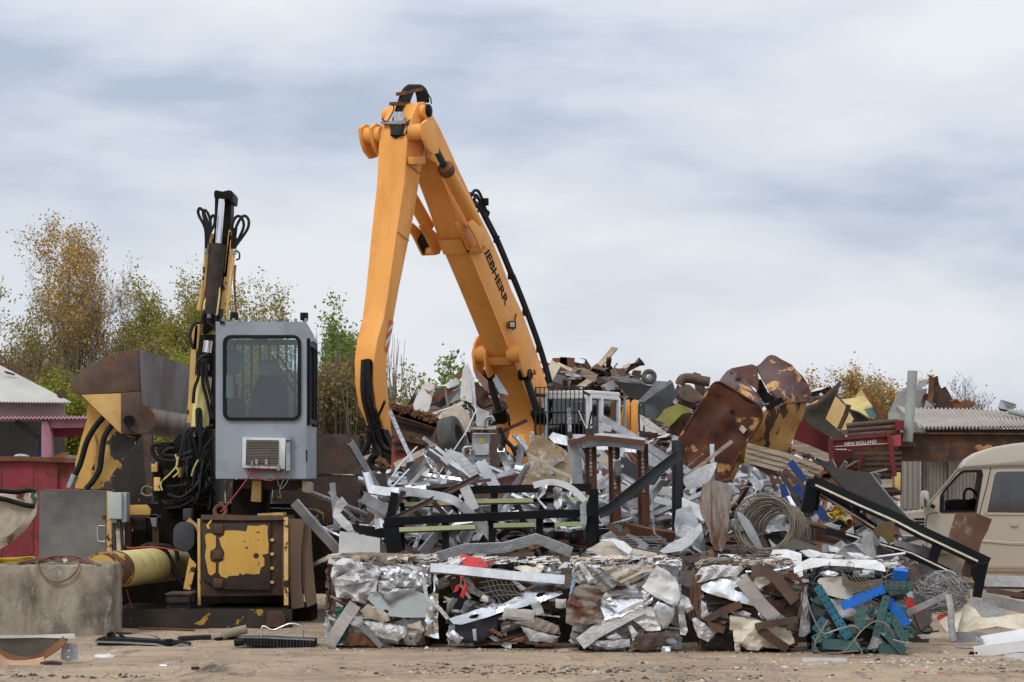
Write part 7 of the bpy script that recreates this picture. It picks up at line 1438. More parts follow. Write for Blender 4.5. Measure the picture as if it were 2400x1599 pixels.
# ball of grey wire netting
wb = thing('wire_netting_ball', 'ball of tangled grey wire netting beside the fifth bale', 'wire netting', P(2210, 1440, 22.8))
rng = random.Random(77); c = P(*zN([(725, 835)])[0], 22.75)
for i in range(120):
    n_ = Vector((rng.gauss(0, 1), rng.gauss(0, 1)*.7, rng.gauss(0, 1))).normalized(); a_ = n_.orthogonal().normalized(); b_ = n_.cross(a_); r0 = .26*rng.uniform(.72, 1.0); k0 = rng.uniform(0, 6); sp_ = rng.uniform(2.2, 6.2)
    off = n_*rng.uniform(-.12, .12); path = []
    for k in range(13):
        t = k0+sp_*k/12; v = a_*math.cos(t)*r0+b_*math.sin(t)*r0+off; path.append(c+Vector((v.x*1.06, v.y*.9, v.z*.8))+Vector((rng.gauss(0, .006), rng.gauss(0, .006), rng.gauss(0, .006))))
    MB().tube(path, .0032, 3, cap=False).build('wire', wirem, wb)
B('bent_rail', 'light grey rail bent over in a V before the wire netting', 'rail', galvd, zN([(440, 1005), (780, 850)]), 22.2, chan(.055, .03, .004), 180); B('bent_strip', 'pale narrow strip standing upright before the wire netting', 'metal strip', galv, zN([(772, 850), (795, 960), (800, 1100), (818, 1230)]), 22.15, chan(.06, .03, .004), 0)
S_('rust_sheet', 'rusty torn sheet with white paint remains leaning on the beige van', 'scrap sheet', mat('rust_white_remains', (.17, .085, .055), (.11, .06, .045), 3, peel=(.52, .48, .42), thr=.60, ps=3.2, edge=.06, rough=.7, dirt=.4, var=0), zN([(835, 190), (880, 180), (1000, 182), (1135, 235), (1100, 330), (1045, 430), (1025, 530), (890, 470), (770, 410), (800, 300)]), 28.0, th=.015, amp=.012, cell=.2, corr=(.35, .02, 0))
for i, (pts, wd, lab, m_) in enumerate((([(1075, 740), (1385, 745), (1500, 748)], .12, 'wide zinc beam lying beside the beige van', galv), ([(1060, 880), (1397, 960), (1600, 1010)], .12, 'dull zinc beam sloping down beside the beige van', galvd), ([(960, 920), (1240, 1040)], .13, 'pale grey sheet beam lying before the zinc beams', greyp), ([(1090, 815), (1397, 860)], .05, 'brown thin bar between the zinc beams', rustb))):
    B('zinc_beam', lab, 'beam', m_, zN(pts), 26.5-.8*i, chan(wd, .06, .006), 180)
S_('black_sheet', 'black bent sheet lying between the zinc beams', 'scrap sheet', steelk, zN([(1250, 850), (1397, 820), (1450, 850), (1450, 900), (1300, 880)]), 25.5, amp=.01)
S_('cream_vinyl', 'large cream crumpled vinyl sheet lying on the ground at the heap edge', 'vinyl sheet', creamp, zN([(850, 1110), (900, 1050), (900, 960), (925, 930), (1000, 970), (1050, 1040), (1150, 1040), (1330, 1010), (1397, 1010), (1480, 1040), (1480, 1120), (1350, 1140), (1180, 1110), (1000, 1140), (880, 1170)]), 22.6, amp=.035, cell=.10, tilt=.4, smooth=60)
S_('cream_sheet', 'cream torn sheet lying under the grey wire netting', 'scrap sheet', creamp, zN([(700, 1070), (800, 1000), (890, 1000), (860, 1100), (850, 1170), (760, 1150)]), 22.5, amp=.02, cell=.1, tilt=.5)
S_('red_rag', 'red torn sheet lying under the grey wire netting', 'scrap sheet', redb, zN([(680, 1040), (700, 1015), (780, 1010), (800, 1040), (720, 1080)]), 22.6, amp=.01, tilt=.6)
S_('red_rag', 'red torn sheet wedged between fifth bale and wire netting', 'scrap sheet', redb, zN([(420, 880), (470, 880), (560, 1000), (480, 1010), (430, 960)]), 22.7, amp=.01)
S_('beige_rail', 'flat beige strip lying along the ground below the netting', 'metal strip', beigep, zN([(520, 1180), (700, 1165), (820, 1170), (810, 1195), (560, 1215)]), 22.2, amp=.006, tilt=.5)
B('grey_rail', 'grey rail lying on the ground before the cream vinyl', 'rail', galvd, zN([(835, 1195), (1040, 1200), (1100, 1215)]), 22.2, chan(.09, .03, .004), 180)
rod('black_cable_loop', rubber, zN([(490, 1010), (520, 1090), (560, 1160), (620, 1170), (645, 1130), (600, 1110), (570, 1160), (700, 1150)]), 22.1, .007, sm=4, n=5, label='thin black cable looping on the ground beside the fifth bale', cat='cable')
wpn = thing('white_door_panel', 'long white painted panel with dark groove lying flat on the dirt', 'panel', P(2380, 1530, 21.3))
sheet('face', mat('clean_white', (.80, .80, .79), None, 2, rough=.4, dirt=.12, var=0), zN([(1045, 1190), (1397, 1130), (1600, 1095), (1600, 1220), (1397, 1250), (1045, 1290)]), 21.35, wpn, th=.03, amp=.002, cell=.4, jit=0, tilt=.5)
bar('flange', mat('clean_white', (.80, .80, .79)), zN([(990, 1325), (1397, 1270), (1700, 1230)]), 21.2, chan(.10, .05, .005), wpn, roll=180); bar('groove', darkst, zN([(1000, 1296), (1397, 1245), (1600, 1220)]), 21.22, rect(.012, .02), wpn)
MB().lathe(P(*zN([(1006, 1330)])[0], 21.14), (0, -1, 0), [(0, .012), (.008, .012)], 10).build('bolt', grease, wpn)
bar('bracket', greyp, zN([(1000, 1215), (1045, 1222), (1045, 1290)]), 21.35, rect(.04, .03), wpn)
B('white_strip', 'narrow white strip lying on the dirt before the white panel', 'metal strip', whitep, zN([(1240, 1370), (1397, 1355), (1600, 1345)]), 20.6, rect(.06, .02))
S_('black_rag', 'black rag sticking out under the white panel', 'rag', grease, zN([(930, 1350), (960, 1315), (1000, 1325), (1010, 1360), (1397, 1320), (1397, 1345), (1000, 1365)]), 21.3, amp=.01)
# ------------------------------------------------------------------ the five pressed bales
def bale(label, px0, px1, ytop, ybase, seed, pal, n=(13, 12, 5), dep=1.05, rz=0., strips=9, wires=10, wm=wirem):
    rng = random.Random(seed); d0 = gd(ybase)+.05; a = P(px0, ybase, d0); b = P(px1, ybase, d0); H = P(0, ytop, d0).z; w_ = b.x-a.x
    root = thing('scrap_bale', label, 'scrap bale', (a.x+w_/2, d0+dep/2, 0), 'pressed scrap bales in a row')
    cr, sr = math.cos(rz), math.sin(rz)
    def T(x, y, z):                                        # bale coordinates -> world
        x -= w_/2; y -= dep/2; return Vector((a.x+w_/2+x*cr-y*sr, d0+dep/2+x*sr+y*cr, z))
    mb = MB(); nn = 14
    def face(f):
        vs = [f(i/nn, j/nn) for j in range(nn+1) for i in range(nn+1)]
        mb.add(vs, [(j*(nn+1)+i, j*(nn+1)+i+1, (j+1)*(nn+1)+i+1, (j+1)*(nn+1)+i) for j in range(nn) for i in range(nn)])
    def lump(x, y, z):
        q = Vector((x*7, y*7, z*7+seed*3)); k = .045*noise.noise(q)+.03*noise.noise(q*2.7)
        ix, iy, iz = .075+k, .085+k, .05+k; return T(ix+x*(w_-2*ix), iy+y*(dep-2*iy), .01+z*(H-.05-ix))
    face(lambda s_, t: lump(s_, 0, t)); face(lambda s_, t: lump(s_, 1, t)); face(lambda s_, t: lump(0, s_, t)); face(lambda s_, t: lump(1, s_, t)); face(lambda s_, t: lump(s_, t, 1))
    mb.build('core', dkcore, root, smooth=0)
    def wrap(fc, u, v, h):
        if fc == 'front':
            x, y, z = u, -h, v
            if u < 0: x, y = -h, -u*.8
            elif u > w_: x, y = w_+h, (u-w_)*.8
            if v > H: z, y = H+h, y+(v-H)*.8
            if v < .012: z = .012+abs(h)*.1
        elif fc == 'top':
            x, y, z = u, v, H+h
            if v < 0: y, z = -h*.6, H+v*.8
            if u < 0: x, z = -h*.6, H+u*.8
            elif u > w_: x, z = w_+h*.6, H-(u-w_)*.8
        elif fc == 'left': x, y, z = -h, u, max(.012, min(H, v))
        else: x, y, z = w_+h, u, max(.012, min(H, v))
        return T(x, y, z)
    mats = [m_ for m_, k in pal for _ in range(k)]
    def crum(fc, u0, v0, sw, sh, ang, m_, lift, amp, nm='crumpled_sheet'):
        k = rng.randint(4, 7); poly = []
        for i in range(k*2):
            t = i*math.pi/k; q = min(1/max(abs(math.cos(t)), abs(math.sin(t))), 1.4)*(1-rng.random()*.38); poly.append((sw/2*math.cos(t)*q, sh/2*math.sin(t)*q))
        cell = .026; vs, fs = tri2d(poly, cell, rng, jit=.006); fo = folds(rng, 3, cell*3, amp*.6); fo2 = folds(rng, 0, cell, amp); V = []
        for v in vs:
            e_ = max(abs(v.x)/(sw/2), abs(v.y)/(sh/2)); h = lift+fo(v.x, v.y)*.5+fo2(v.x, v.y)*.7-.06*max(0, e_-.7)
            u, vv = u0+v.x*math.cos(ang)-v.y*math.sin(ang), v0+v.x*math.sin(ang)+v.y*math.cos(ang); V.append(wrap(fc, u, vv, h))
        cen = T(w_/2, dep/2, H/2)
        for i, f in enumerate(fs):
            nv = (V[f[1]]-V[f[0]]).cross(V[f[2]]-V[f[0]])
            if nv.dot(V[f[0]]-cen) < 0: fs[i] = (f[0], f[2], f[1])
        V, F2 = thicken(V, fs, .004); MB().add(V, F2).build(nm, m_, root, smooth=24)
    for i in range(n[0]):                                 # large crumpled skins pressed flat on the front
        gx = (i % 3+.5)/3; gz_ = (i//3 % 3+.5)/3
        crum('front', w_*(gx+rng.gauss(0, .06)), H*(gz_+rng.gauss(0, .06)), rng.uniform(.36, .56), rng.uniform(.24, .40), rng.gauss(0, .35), rng.choice(mats), rng.uniform(-.065, .0), .034)
    for i in range(n[1]):
        t = i/n[1]; crum('top', rng.uniform(.05, w_-.05), rng.uniform(.04, dep*.8), rng.uniform(.3, .6), rng.uniform(.2, .4), rng.uniform(0, 3), rng.choice(mats), -.04+.05*t, .035)
    for fc in ('left', 'right'):
        for i in range(n[2]): crum(fc, rng.uniform(.15, dep-.15), rng.uniform(.12, H-.1), .5, .35, rng.uniform(0, 3), rng.choice(mats), -.045, .03)
    for i in range(strips):                               # squeezed strips lying along the layers
        u0, v0, an, ln = rng.uniform(.1, w_-.1), rng.uniform(.06, H-.05), rng.gauss(0, .4), rng.uniform(.25, .6); m_ = rng.choice(mats); wd = rng.uniform(.02, .05); kk = rng.gauss(0, .5); path = []
        for k in range(8): t = (k/7-.5)*ln; path.append(wrap('front', u0+t*math.cos(an+kk*t), v0+t*math.sin(an+kk*t), .0+.014*math.sin(k*1.7+i)))
        MB().sweep(path, chan(wd, wd*.4, .004), Vector((0, -1, 0)), rng.gauss(0, .7)).build('strip', m_, root, smooth=20)
    for i in range(wires):
        u0, v0 = rng.uniform(.1, w_-.1), rng.choice((H, H, rng.uniform(.1, H))); path = [wrap('front', u0, v0, .03)]
        for k in range(6): u0 += rng.gauss(0, .06); v0 += rng.gauss(-.02, .05); path.append(wrap('front', u0, max(.03, v0), .03+rng.uniform(0, .03)))
        MB().tube(smooth_path(path, 3), .003, 4, cap=False).build('wire', wm, root, smooth=0)
    # flattened litter along the layers and edges: too small to pick apart
    vs, fs, mi = [], [], []; ml = [rustb, beigep, galvd, rustd, tinsh, whitep, wood]
    for i in range(380):
        fc = rng.choice(('front', 'top', 'top', 'top', 'top', 'top')); u0, v0 = rng.uniform(0, w_), (rng.uniform(.02, H) if fc == 'front' else rng.uniform(0, dep*.7)); l_, q = rng.uniform(.03, .14), rng.uniform(.006, .03); an = rng.gauss(0, .35); o = len(vs); h0 = rng.uniform(-.02, .03)
        for du, dv, dh in ((-l_/2, -q/2, 0), (l_/2, -q/2, .01), (l_/2, q/2, .02), (-l_/2, q/2, .01)): vs.append(wrap(fc, u0+du*math.cos(an)-dv*math.sin(an), v0+du*math.sin(an)+dv*math.cos(an), h0+dh))
        fs.append((o, o+1, o+2, o+3)); mi.append(rng.randrange(len(ml)))
    o = MB().add(vs, fs).build('pressed_litter', ml, root, smooth=0, kind='stuff'); o.data.polygons.foreach_set('material_index', mi)
    return root, d0-.05
def ell(cx, cy, rx, ry, n=10, rot=0): return [(cx+rx*math.cos(t)*math.cos(rot)-ry*math.sin(t)*math.sin(rot), cy+rx*math.cos(t)*math.sin(rot)+ry*math.sin(t)*math.cos(rot)) for t in [k*2*math.pi/n for k in range(n)]]
kw = dict(th=.005, cell=.026, smooth=24, curl=.014)
# first bale
r_, d_ = bale('grey crumpled sheet bale with a smooth pale panel, first beside the baler', 758, 1022, 1314, 1518, 101, ((tinsh, 4), (greyp, 3), (galvd, 2), (rustb, 2), (beigep, 1)), rz=.02)
wht = mat('dull_white_sheet', (.58, .575, .57), (.47, .46, .455), 4, rough=.5, metal=.2, dirt=.4, ds=7, dcol=(.27, .2, .14), var=.06, bump=.2)
sheet('grey_sheet', wht, b1([(205, 330), (250, 250), (340, 200), (480, 225), (640, 270), (790, 300), (835, 390), (800, 470), (760, 620), (700, 640), (630, 790), (450, 740), (260, 700), (230, 560), (190, 450)]), d_-.02, r_, amp=.03, seed=1, tilt=.1, **kw)
sheet('grey_fold', wht, b1([(240, 470), (420, 380), (620, 400), (770, 470), (560, 520), (360, 560), (240, 540)]), d_-.06, r_, amp=.028, seed=11, tilt=.35, **kw)
sheet('white_flap', whitep, b1([(690, 640), (775, 475), (768, 640)]), d_-.08, r_, amp=.004, seed=2, **kw)
sheet('shiny_sheet', galv, b1([(780, 310), (1000, 300), (1300, 360), (1450, 430), (1400, 520), (1100, 480), (820, 500), (830, 380)]), d_-.03, r_, amp=.03, seed=3, tilt=.2, **kw)
sheet('pale_panel', mat('pale_blue_panel', (.46, .51, .52), (.41, .455, .465), 2, rough=.4, dirt=.35, dcol=(.3, .24, .17), var=0), b1([(650, 720), (700, 650), (820, 620), (1250, 620), (1400, 660), (1460, 720), (1440, 850), (1390, 960), (1100, 960), (930, 940), (760, 830)]), d_-.035, r_, th=.006, amp=.006, cell=.12, seed=4, smooth=60, holes=[b1(ell(888, 890, 38, 32))])
sheet('dark_flap', galvd, b1([(805, 640), (1000, 590), (1280, 590), (1120, 690), (920, 805)]), d_-.075, r_, amp=.008, seed=5, **kw)
sheet('grey_fold', tinsh, b1([(790, 500), (1020, 485), (1380, 505), (1440, 560), (1300, 585), (1020, 570), (800, 640)]), d_-.07, r_, amp=.02, seed=6, **kw)
bar('corner_channel', galv, b1([(500, 790), (330, 1040), (170, 1310)]), d_-.07, chan(.115, .03, .005), r_, roll=185)
sheet('vertical_sheet', alum, b1([(1500, 370), (1550, 480), (1555, 700), (1550, 1000), (1560, 1230), (1500, 1220), (1370, 1180), (1380, 1000), (1420, 800), (1490, 620)]), d_-.05, r_, amp=.012, seed=7, **kw)
sheet('top_strip', galv, b1([(1350, 300), (1460, 300), (1460, 500), (1400, 510), (1370, 430)]), d_-.07, r_, amp=.01, seed=8, **kw)
sheet('top_strip', whitep, b1([(1020, 280), (1200, 295), (1350, 340), (1340, 375), (1150, 320)]), d_-.08, r_, amp=.010, **kw)
sheet('shingle_mat', beigep, b1([(560, 880), (660, 790), (800, 840), (930, 920), (940, 1000), (860, 1030), (650, 960)]), d_-.055, r_, amp=.014, seed=9, **kw)
sheet('wood_grey_sheet', tinsh, b1([(600, 1000), (900, 1030), (1140, 1080), (1150, 1180), (1040, 1260), (850, 1220), (690, 1160)]), d_-.05, r_, amp=.01, seed=10, **kw)
sheet('grey_tile', greyp, b1([(440, 1040), (500, 940), (590, 950), (605, 1040), (545, 1095)]), d_-.065, r_, amp=.010, **kw)
sheet('rust_plate', rusto, b1([(360, 1320), (370, 1200), (460, 1130), (700, 1200), (850, 1290), (1000, 1330)]), d_-.02, r_, amp=.01, **kw)
sheet('green_sheet', mat('bottle_green', (.02, .11, .085), None, 3, rough=.35, dirt=.4), b1([(250, 1000), (250, 850), (340, 820), (450, 950), (420, 1100), (400, 1250), (250, 1320)]), d_-.01, r_, amp=.015, **kw)
sheet('tan_block', beigep, b1([(1150, 1060), (1330, 1000), (1380, 1130), (1200, 1220)]), d_-.05, r_, amp=.015, **kw)
for y, x0, x1 in ((175, 330, 1100), (205, 640, 1300), (240, 620, 1010), (185, 420, 980)): bar('top_board', wood, b1([(x0, y, .15), ((x0+x1)/2, y-8, .12), (x1, y+18, .1)]), d_+.0, rect(.05, .02), r_)
bar('edge_strip', galvd, b1([(580, 1070), (720, 1210), (830, 1330)]), d_-.06, rect(.05, .006), r_)
# second bale
r_, d_ = bale('dark mixed bale with red cloth, wire grid and slotted diagonal channel', 1046, 1314, 1320, 1520, 202, ((rustd, 2), (steelk, 4), (galvd, 2), (darkst, 3), (tinsh, 1), (whitep, 1)), rz=-.015)
bar('top_rail', galv, b2([(-60, 325), (250, 350), (900, 420), (1640, 480)]), d_-.07, chan(.085, .05, .005), r_, roll=200)
sheet('slotted_channel', alum, b2([(165, 975), (400, 905), (700, 790), (1000, 660), (1240, 600), (1440, 575), (1400, 620), (1480, 640), (1590, 620), (1620, 660), (1330, 770), (1100, 830), (860, 890), (560, 985), (330, 1050), (230, 1040)]), d_-.09, r_, amp=.01, seed=3, th=.006, cell=.06, holes=[b2(ell(492, 945, 70, 26, 10, -.25)), b2(ell(1335, 670, 62, 26, 10, -.3))], tilt=.4)
sheet('dark_panel', mat('blue_black_panel', (.028, .028, .036), None, 3, rough=.5, dirt=.35), b2([(560, 460), (860, 430), (1060, 600), (1080, 640), (850, 760), (640, 700)]), d_-.03, r_, amp=.004, **kw)
sheet('dark_panel', mat('blue_black_panel', (.028, .028, .036)), b2([(240, 1020), (520, 960), (800, 930), (790, 1130), (560, 1280), (280, 1280)]), d_-.02, r_, amp=.004, **kw)
for i in range(7): rod('grid_wire', wireb, b2([(640+i*62, 440+i*14), (720+i*62, 640), (830+i*50, 760-i*18)]), d_-.07, .0035, r_, n=4)
for i in range(4): rod('grid_wire', wireb, b2([(560, 520+i*72), (800, 480+i*66), (1060, 600+i*22 if i > 1 else 470+i*70)]), d_-.075, .0035, r_, n=4)
for i in range(12): rng = random.Random(i); rod('loose_wire', wirem, b2([(360+rng.uniform(-60, 60), 450), (400+rng.uniform(-80, 100), 560), (520+rng.uniform(-100, 100), 640), (760, 770+rng.uniform(-30, 20))]), d_-.06, .004, r_, sm=3, n=4)
for pts, m_, tl in (([(300, 140), (380, 160), (480, 190), (580, 200), (620, 240), (770, 245), (640, 330), (480, 345), (300, 330), (330, 240)], redb, .9), ([(300, 410), (390, 415), (330, 480)], redb, 0), ([(260, 560), (320, 530), (290, 620), (230, 640)], redb, 0), ([(380, 500), (420, 560), (360, 720), (310, 690)], redb, 0),
                   ([(960, 225), (1200, 250), (1390, 300), (1330, 410), (1100, 380), (930, 300)], creamp, .9), ([(845, 970), (880, 835), (1270, 870), (1255, 1020)], mat('pale_cream_board', (.56, .55, .49), None, 3, rough=.7, dirt=.3), 0), ([(1530, 720), (1665, 725), (1660, 845), (1530, 835)], whitep, 0), ([(565, 750), (610, 665), (680, 700), (670, 760)], whitep, 0), ([(150, 1160), (230, 1120), (365, 1220), (290, 1305)], galv, .2),
                   ([(980, 1020), (1280, 950), (1560, 1060), (1590, 1180), (1400, 1150), (1120, 1060)], mat('taupe_sheet', (.36, .30, .26), None, 3, rough=.7, dirt=.4), .1), ([(1080, 1070), (1400, 1160), (1580, 1200), (1500, 1280), (1200, 1260)], tinsh, .1), ([(680, 1120), (740, 1095), (870, 1180), (850, 1210)], rusto, 0), ([(1000, 1220), (1150, 1190), (1120, 1270), (1000, 1280)], rusto, 0), ([(960, 490), (1010, 480), (1160, 590), (1100, 625)], greyp, 0), ([(470, 1110), (520, 1100), (530, 1250), (490, 1250)], greyp, 0), ([(1200, 780), (1320, 740), (1400, 940), (1280, 930)], greyp, .1), ([(1260, 1290), (1500, 1280), (1560, 1230), (1560, 1260), (1480, 1330), (1260, 1330)], rusto, 0), ([(180, 270), (300, 210), (390, 200), (300, 290), (150, 320)], whitep, .8)):
    sheet('torn_piece', m_, b2(pts), d_-.085 if tl < .5 else d_-.02, r_, amp=.006, seed=len(pts)*7, tilt=tl, **kw)
bar('hook_strip', alum, b2([(-150, 460), (-110, 700), (60, 850), (160, 975)]), d_-.06, rect(.035, .005), r_)
# third bale
r_, d_ = bale('silvery bale of galvanized ducts with a white panel and rusty brown flank', 1338, 1600, 1318, 1529, 303, ((galv, 4), (tinsh, 3), (galvd, 2), (beigep, 1), (rustb, 1)), rz=.01)
sheet('duct_sheet', alum, b3([(480, 800), (560, 680), (680, 610), (820, 570), (960, 600), (1040, 690), (1110, 740), (980, 830), (760, 930), (540, 995), (500, 900)]), d_-.03, r_, amp=.008, cell=.1, seed=2, smooth=50, tilt=.5)
sheet('duct_flange', galv, b3([(540, 1000), (760, 935), (980, 835), (1110, 760), (1100, 830), (960, 920), (760, 1010), (500, 1080)]), d_-.07, r_, amp=.006, seed=3, **kw)
bar('rolled_channel', tinsh, b3([(250, 1310), (420, 1180), (640, 1060), (900, 920), (1000, 880)]), d_-.07, chan(.12, .05, .005), r_, roll=190)
sheet('triangle_flap', galv, b3([(500, 770), (560, 700), (700, 870), (660, 885)]), d_-.08, r_, amp=.004, **kw)
sheet('white_panel', whitep, b3([(985, 640), (1160, 380), (1280, 440), (1400, 560), (1440, 740), (1400, 860), (1350, 865), (1130, 750)]), d_-.075, r_, amp=.01, cell=.03, curl=.012, smooth=28, seed=4, tilt=.15)
sheet('rusty_plate', mat('rusty_grey_plate', (.30, .27, .24), (.20, .165, .135), 4, peel=(.17, .075, .045), thr=.52, ps=5, edge=.06, rough=.65, dirt=.5, var=0), b3([(100, 800), (190, 640), (280, 600), (480, 625), (580, 650), (540, 730), (440, 830), (500, 920), (540, 1010), (480, 1070), (180, 1100), (80, 1060)]), d_-.06, r_, amp=.016, cell=.03, curl=.012, smooth=28, seed=5)
sheet('crumpled_top', tinsh, b3([(180, 470), (300, 400), (470, 420), (600, 500), (720, 540), (650, 660), (480, 620), (250, 600), (170, 560)]), d_-.05, r_, amp=.025, seed=6, tilt=.3, **kw)
sheet('pale_strip', whitep, b3([(230, 350), (290, 360), (430, 560), (350, 590), (270, 440)]), d_-.10, r_, amp=.010, **kw)
sheet('beige_strip', beigep, b3([(480, 400), (800, 380), (1160, 370), (1060, 430), (850, 520), (720, 570), (600, 490)]), d_-.04, r_, amp=.018, seed=7, tilt=.4, **kw)
bar('curved_trim', beigep, b3([(720, 580), (850, 520), (1000, 450), (1140, 430)]), d_-.08, rect(.02, .012), r_)
sheet('pleated_sheet', tinsh, b3([(890, 990), (1000, 870), (1100, 870), (1200, 1100), (1210, 1150), (1040, 1160), (880, 1030)]), d_-.05, r_, amp=.006, cell=.04, corr=(.06, .012, 1.5))
sheet('spangled_sheet', galv, b3([(1110, 890), (1180, 810), (1370, 870), (1360, 1000), (1290, 1110), (1230, 1140), (1150, 1000)]), d_-.05, r_, amp=.008, seed=9, **kw)
sheet('rust_flap', rustb, b3([(830, 1330), (900, 1220), (1050, 1180), (1250, 1170), (1310, 1230), (1180, 1350), (1020, 1410)]), d_-.06, r_, amp=.012, seed=10, **kw)
sheet('side_sheet', wht, b3([(1400, 560), (1450, 720), (1530, 760), (1600, 890), (1520, 950), (1480, 900), (1530, 1150), (1500, 1210), (1440, 1200), (1400, 880)]), d_-.03, r_, amp=.02, seed=11, **kw)
for pts, m_ in (([(560, 1240), (680, 1180), (750, 1240), (640, 1260)], whitep), ([(820, 1100), (860, 1090), (940, 1190), (880, 1280)], whitep), ([(1210, 1420), (1230, 1340), (1330, 1340), (1320, 1420)], galv), ([(440, 1280), (840, 1250), (850, 1340), (600, 1380), (440, 1330)], tinsh), ([(150, 560), (190, 460), (180, 620), (120, 760)], mat('sky_blue_paint', (.22, .38, .52), None, 3, rough=.5, dirt=.5))): sheet('torn_piece', m_, b3(pts), d_-.07, r_, amp=.01, **kw)
for i in range(40): rng = random.Random(i+9); x = rng.uniform(200, 1200); rod('rusty_wire', wirer, b3([(x, 330+rng.uniform(-20, 30), .15), (x+rng.uniform(20, 120), 320+rng.uniform(-20, 30), .12), (x+rng.uniform(100, 260), 345+rng.uniform(-20, 20), .1)]), d_, .004, r_, sm=3, n=4)
# fourth bale
r_, d_ = bale('bale of white sheets with rusty straps and a torn cream panel', 1640, 1874, 1324, 1529, 404, ((galv, 2), (whitep, 2), (rustd, 3), (darkst, 3), (tinsh, 2), (rustb, 2)), rz=-.01, wm=wirer)
sheet('slotted_sheet', galv, b4([(230, 560), (400, 480), (560, 440), (720, 460), (800, 560), (880, 680), (945, 780), (950, 820), (760, 780), (560, 720), (350, 660), (240, 610)]), d_-.075, r_, amp=.007, cell=.035, curl=.01, smooth=28, seed=1, tilt=.3, holes=[b4(ell(720, 602, 66, 34, 10, .15))])
sheet('white_sheet', wht, b4([(165, 420), (230, 330), (400, 290), (760, 310), (770, 350), (680, 440), (500, 440), (300, 500), (170, 520)]), d_-.05, r_, amp=.018, seed=2, tilt=.3, **kw)
sheet('top_sheet', whitep, b4([(380, 300), (520, 275), (900, 290), (1090, 350), (1100, 400), (760, 320)]), d_-.0, r_, amp=.015, seed=22, tilt=.8, **kw)
bar('diagonal_channel', galv, b4([(740, 470), (860, 620), (1000, 800), (1180, 980)]), d_-.08, chan(.12, .04, .005), r_, roll=170)
sheet('channel_wing', galvd, b4([(950, 830), (1020, 760), (1300, 960), (1200, 1000), (1040, 1000), (960, 930)]), d_-.06, r_, amp=.010, **kw)
bar('rusty_strap', rustb, b4([(870, 370), (1060, 375), (1200, 480), (1330, 640), (1425, 760)]), d_-.09, rect(.10, .008), r_)
bar('rusty_bar', rustb, b4([(740, 790), (520, 870), (300, 990), (400, 1080), (530, 1120)]), d_-.08, rect(.065, .04), r_)
bar('rusty_bar', rustb, b4([(920, 1080), (1150, 1030), (1450, 985)]), d_-.13, rect(.06, .05), r_); bar('rusty_bar', rustd, b4([(980, 1110), (1150, 1240), (1330, 1360)]), d_-.12, rect(.08, .03), r_)
sheet('cream_panel', creamp, b4([(600, 925), (1020, 1010), (1200, 1080), (1370, 1130), (1420, 1280), (1250, 1360), (1000, 1330), (960, 1380), (820, 1370), (720, 1290), (740, 1440), (670, 1450), (640, 1130), (590, 1110)]), d_-.07, r_, amp=.018, cell=.028, curl=.012, seed=4, smooth=28)
sheet('black_panel', grease, b4([(270, 1340), (340, 1240), (470, 1140), (640, 1130), (660, 1260), (665, 1410), (400, 1400)]), d_-.05, r_, amp=.004, **kw)
sheet('ribbed_piece', wht, b4([(115, 980), (160, 960), (440, 1140), (320, 1270), (190, 1200)]), d_-.05, r_, amp=.008, corr=(.05, .006, 1.), **kw)
sheet('white_scrap', wht, b4([(200, 960), (240, 740), (290, 780), (340, 920), (280, 1000)]), d_-.03, r_, amp=.015, **kw)
sheet('cream_scrap', creamp, b4([(900, 520), (940, 430), (1140, 420), (1150, 490), (980, 600)]), d_-.06, r_, amp=.014, **kw)
sheet('grey_column', greyp, b4([(1500, 650), (1560, 560), (1600, 800), (1620, 1150), (1530, 1210), (1470, 1200), (1500, 900)]), d_-.04, r_, amp=.015, **kw)
sheet('white_chip', whitep, b4([(700, 900), (760, 870), (870, 910), (840, 960), (720, 930)]), d_-.04, r_, amp=.010, **kw)
rod('bent_hose', mat('olive_hose', (.22, .20, .16), None, 4, rough=.6, dirt=.4), b4([(270, 280), (360, 250), (520, 240), (650, 250)]), d_+.12, .03, r_, sm=3)
for i in range(70):
    rng = random.Random(i+40); x, y = rng.uniform(620, 1180), rng.uniform(150, 290); rod('wool_wire', wireb, b4([(x, y, (290-y)*.004), (x+rng.uniform(-90, 90), y+rng.uniform(-30, 30), (290-y)*.004), (x+rng.uniform(-120, 120), y+rng.uniform(-30, 40), (290-y)*.004)]), d_+.05, .0035, r_, sm=3, n=3)
for i in range(16):
    rng = random.Random(i+140); x = rng.uniform(100, 230); rod('rusty_wire', wirer, b4([(x+20, 420), (x, 560), (x+rng.uniform(-20, 30), 760), (x+rng.uniform(-30, 40), 980)]), d_-.02, .004, r_, sm=3, n=4)
    rod('rusty_wire', wirer, b4([(1180+rng.uniform(0, 300), 420), (1400+rng.uniform(-60, 60), 430+rng.uniform(-30, 40)), (1510+rng.uniform(-20, 20), 520), (1520, 700), (1470+rng.uniform(-30, 30), 980)]), d_-.08, .004, r_, sm=3, n=4)
